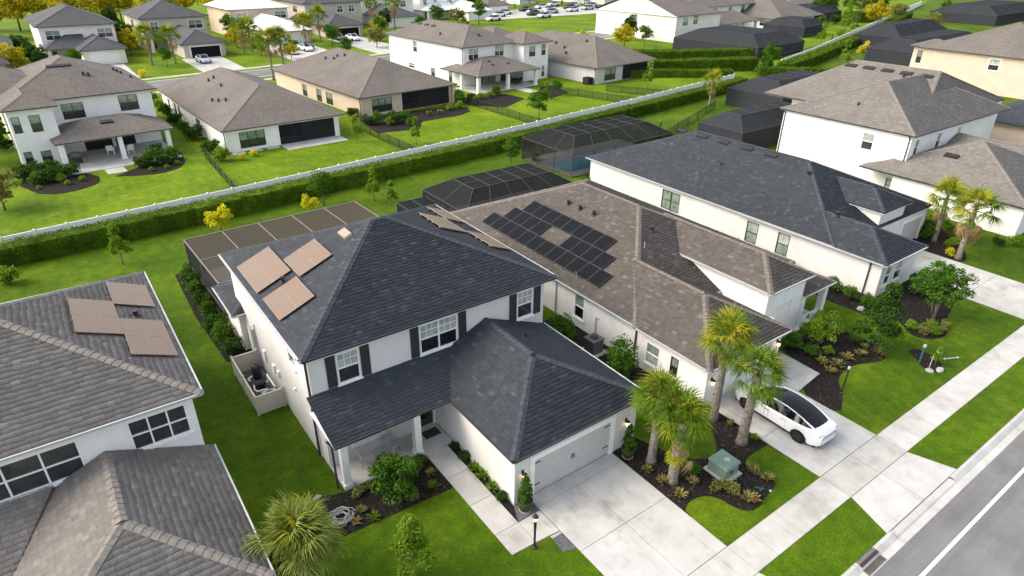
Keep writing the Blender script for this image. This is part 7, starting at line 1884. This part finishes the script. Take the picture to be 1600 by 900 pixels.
b = MB(); b.tube([(44.3, 11.9, 0.06), (45.1, 11.5, 0.07)], [0.05, 0.05], 8); b.lathe([(0.08, 0), (0.08, 0.1)], (44.25, 11.92, 0.02), 8); b.lathe([(0.07, 0), (0.07, 0.1)], (45.12, 11.49, 0.02), 8)
solo('pipe', b, M['rock'], 'short white pipe lying on the lawn near the sidewalk', 'pipe', (44.7, 11.7, 0.05))
t = thing('garden_stake', 'teal garden light stake with pale head in the staked bed', 'garden light', (42.4, 12.7, 0))
b = MB(); b.tube([(42.4, 12.7, 0), (42.44, 12.72, 1.2)], [0.05, 0.07], 8); part('pole', b, M['teal'], t)
b = MB(); b.lathe([(0.08, 1.2), (0.12, 1.28), (0.10, 1.42), (0.02, 1.46)], (42.44, 12.72, 0), 10); part('lamp_head', b, M['hose'], t)
t = thing('garden_stake', 'short metal stake on a round base in the staked bed', 'garden light', (42.2, 12.0, 0))
b = MB(); b.tube([(42.2, 12.0, 0), (42.5, 12.1, 0.9)], 0.025, 6); part('pole', b, M['metal'], t)
b = MB(); b.lathe([(0.26, 0.02), (0.22, 0.07), (0.05, 0.09)], (42.1, 11.9, 0), 12); part('base', b, M['hose'], t)
tree_at('thin', (43.0, 12.0), 0.38, 'tiny sapling tied to the stakes in the small bed', group='saplings')
t = thing('hose_sprayer', 'small teal sprinkler lying in the palm bed', 'sprinkler', (24.25, 11.95, 0.03))
b = MB(); b.bar((24.1, 12.15, 0.06), (24.35, 11.8, 0.07), 0.05); part('arm', b, M['teal'], t)
b = MB(); b.bar((24.15, 11.85, 0.06), (24.5, 11.95, 0.07), 0.045); part('cross_arm', b, M['teal'], t)
t = thing('mailbox', 'dark grey twin mailbox post beside the far driveway', 'mailbox', (54.2, 15.6, 0))
b = MB(); b.bar((54.2, 15.6, 0), (54.2, 15.6, 1.1), 0.1); part('post', b, M['black'], t)
for s in (-0.16, 0.16):
    b = MB(); b.box(54.2 + s - 0.11, 54.2 + s + 0.11, 15.35, 15.85, 1.1, 1.38); part('box', b, M['metal'], t)
t = thing('satellite_post', 'white topped pole between pool cage and long hedge', 'pole', (66.0, 57.6, 0))
b = MB(); b.bar((66.0, 57.6, 0), (66.0, 57.6, 3.6), 0.12); part('pole', b, M['black'], t)
b = MB(); b.lathe([(0.15, 3.6), (0.2, 3.7), (0.05, 3.9)], (66.0, 57.6, 0), 10); part('cap', b, M['leaf_bright'], t)
for i, (x, y) in enumerate(((240.0, 126.0), (231.0, 122.5), (181.0, 101.0))):
    t = thing('garden_post', '%s dark pole counted down the far garden lawn' % ORD[i], 'pole', (x, y, 0), 'poles in the far garden'); b = MB(); b.bar((x, y, 0), (x, y, 7.0 - 1.8 * i), 0.22); part('pole', b, M['black'], t)
    b = MB(); b.lathe([(0.7, 0), (0.8, 0.3), (0.2, 0.5)], (x, y, 0), 8); part('base', b, M['leaf_dark'], t)
# drop unused prototypes
for d in (T, SH, RS):
    for o in d.values():
        if not USED.get(o.name):
            for c in list(o.children): bpy.data.objects.remove(c)
            bpy.data.objects.remove(o)
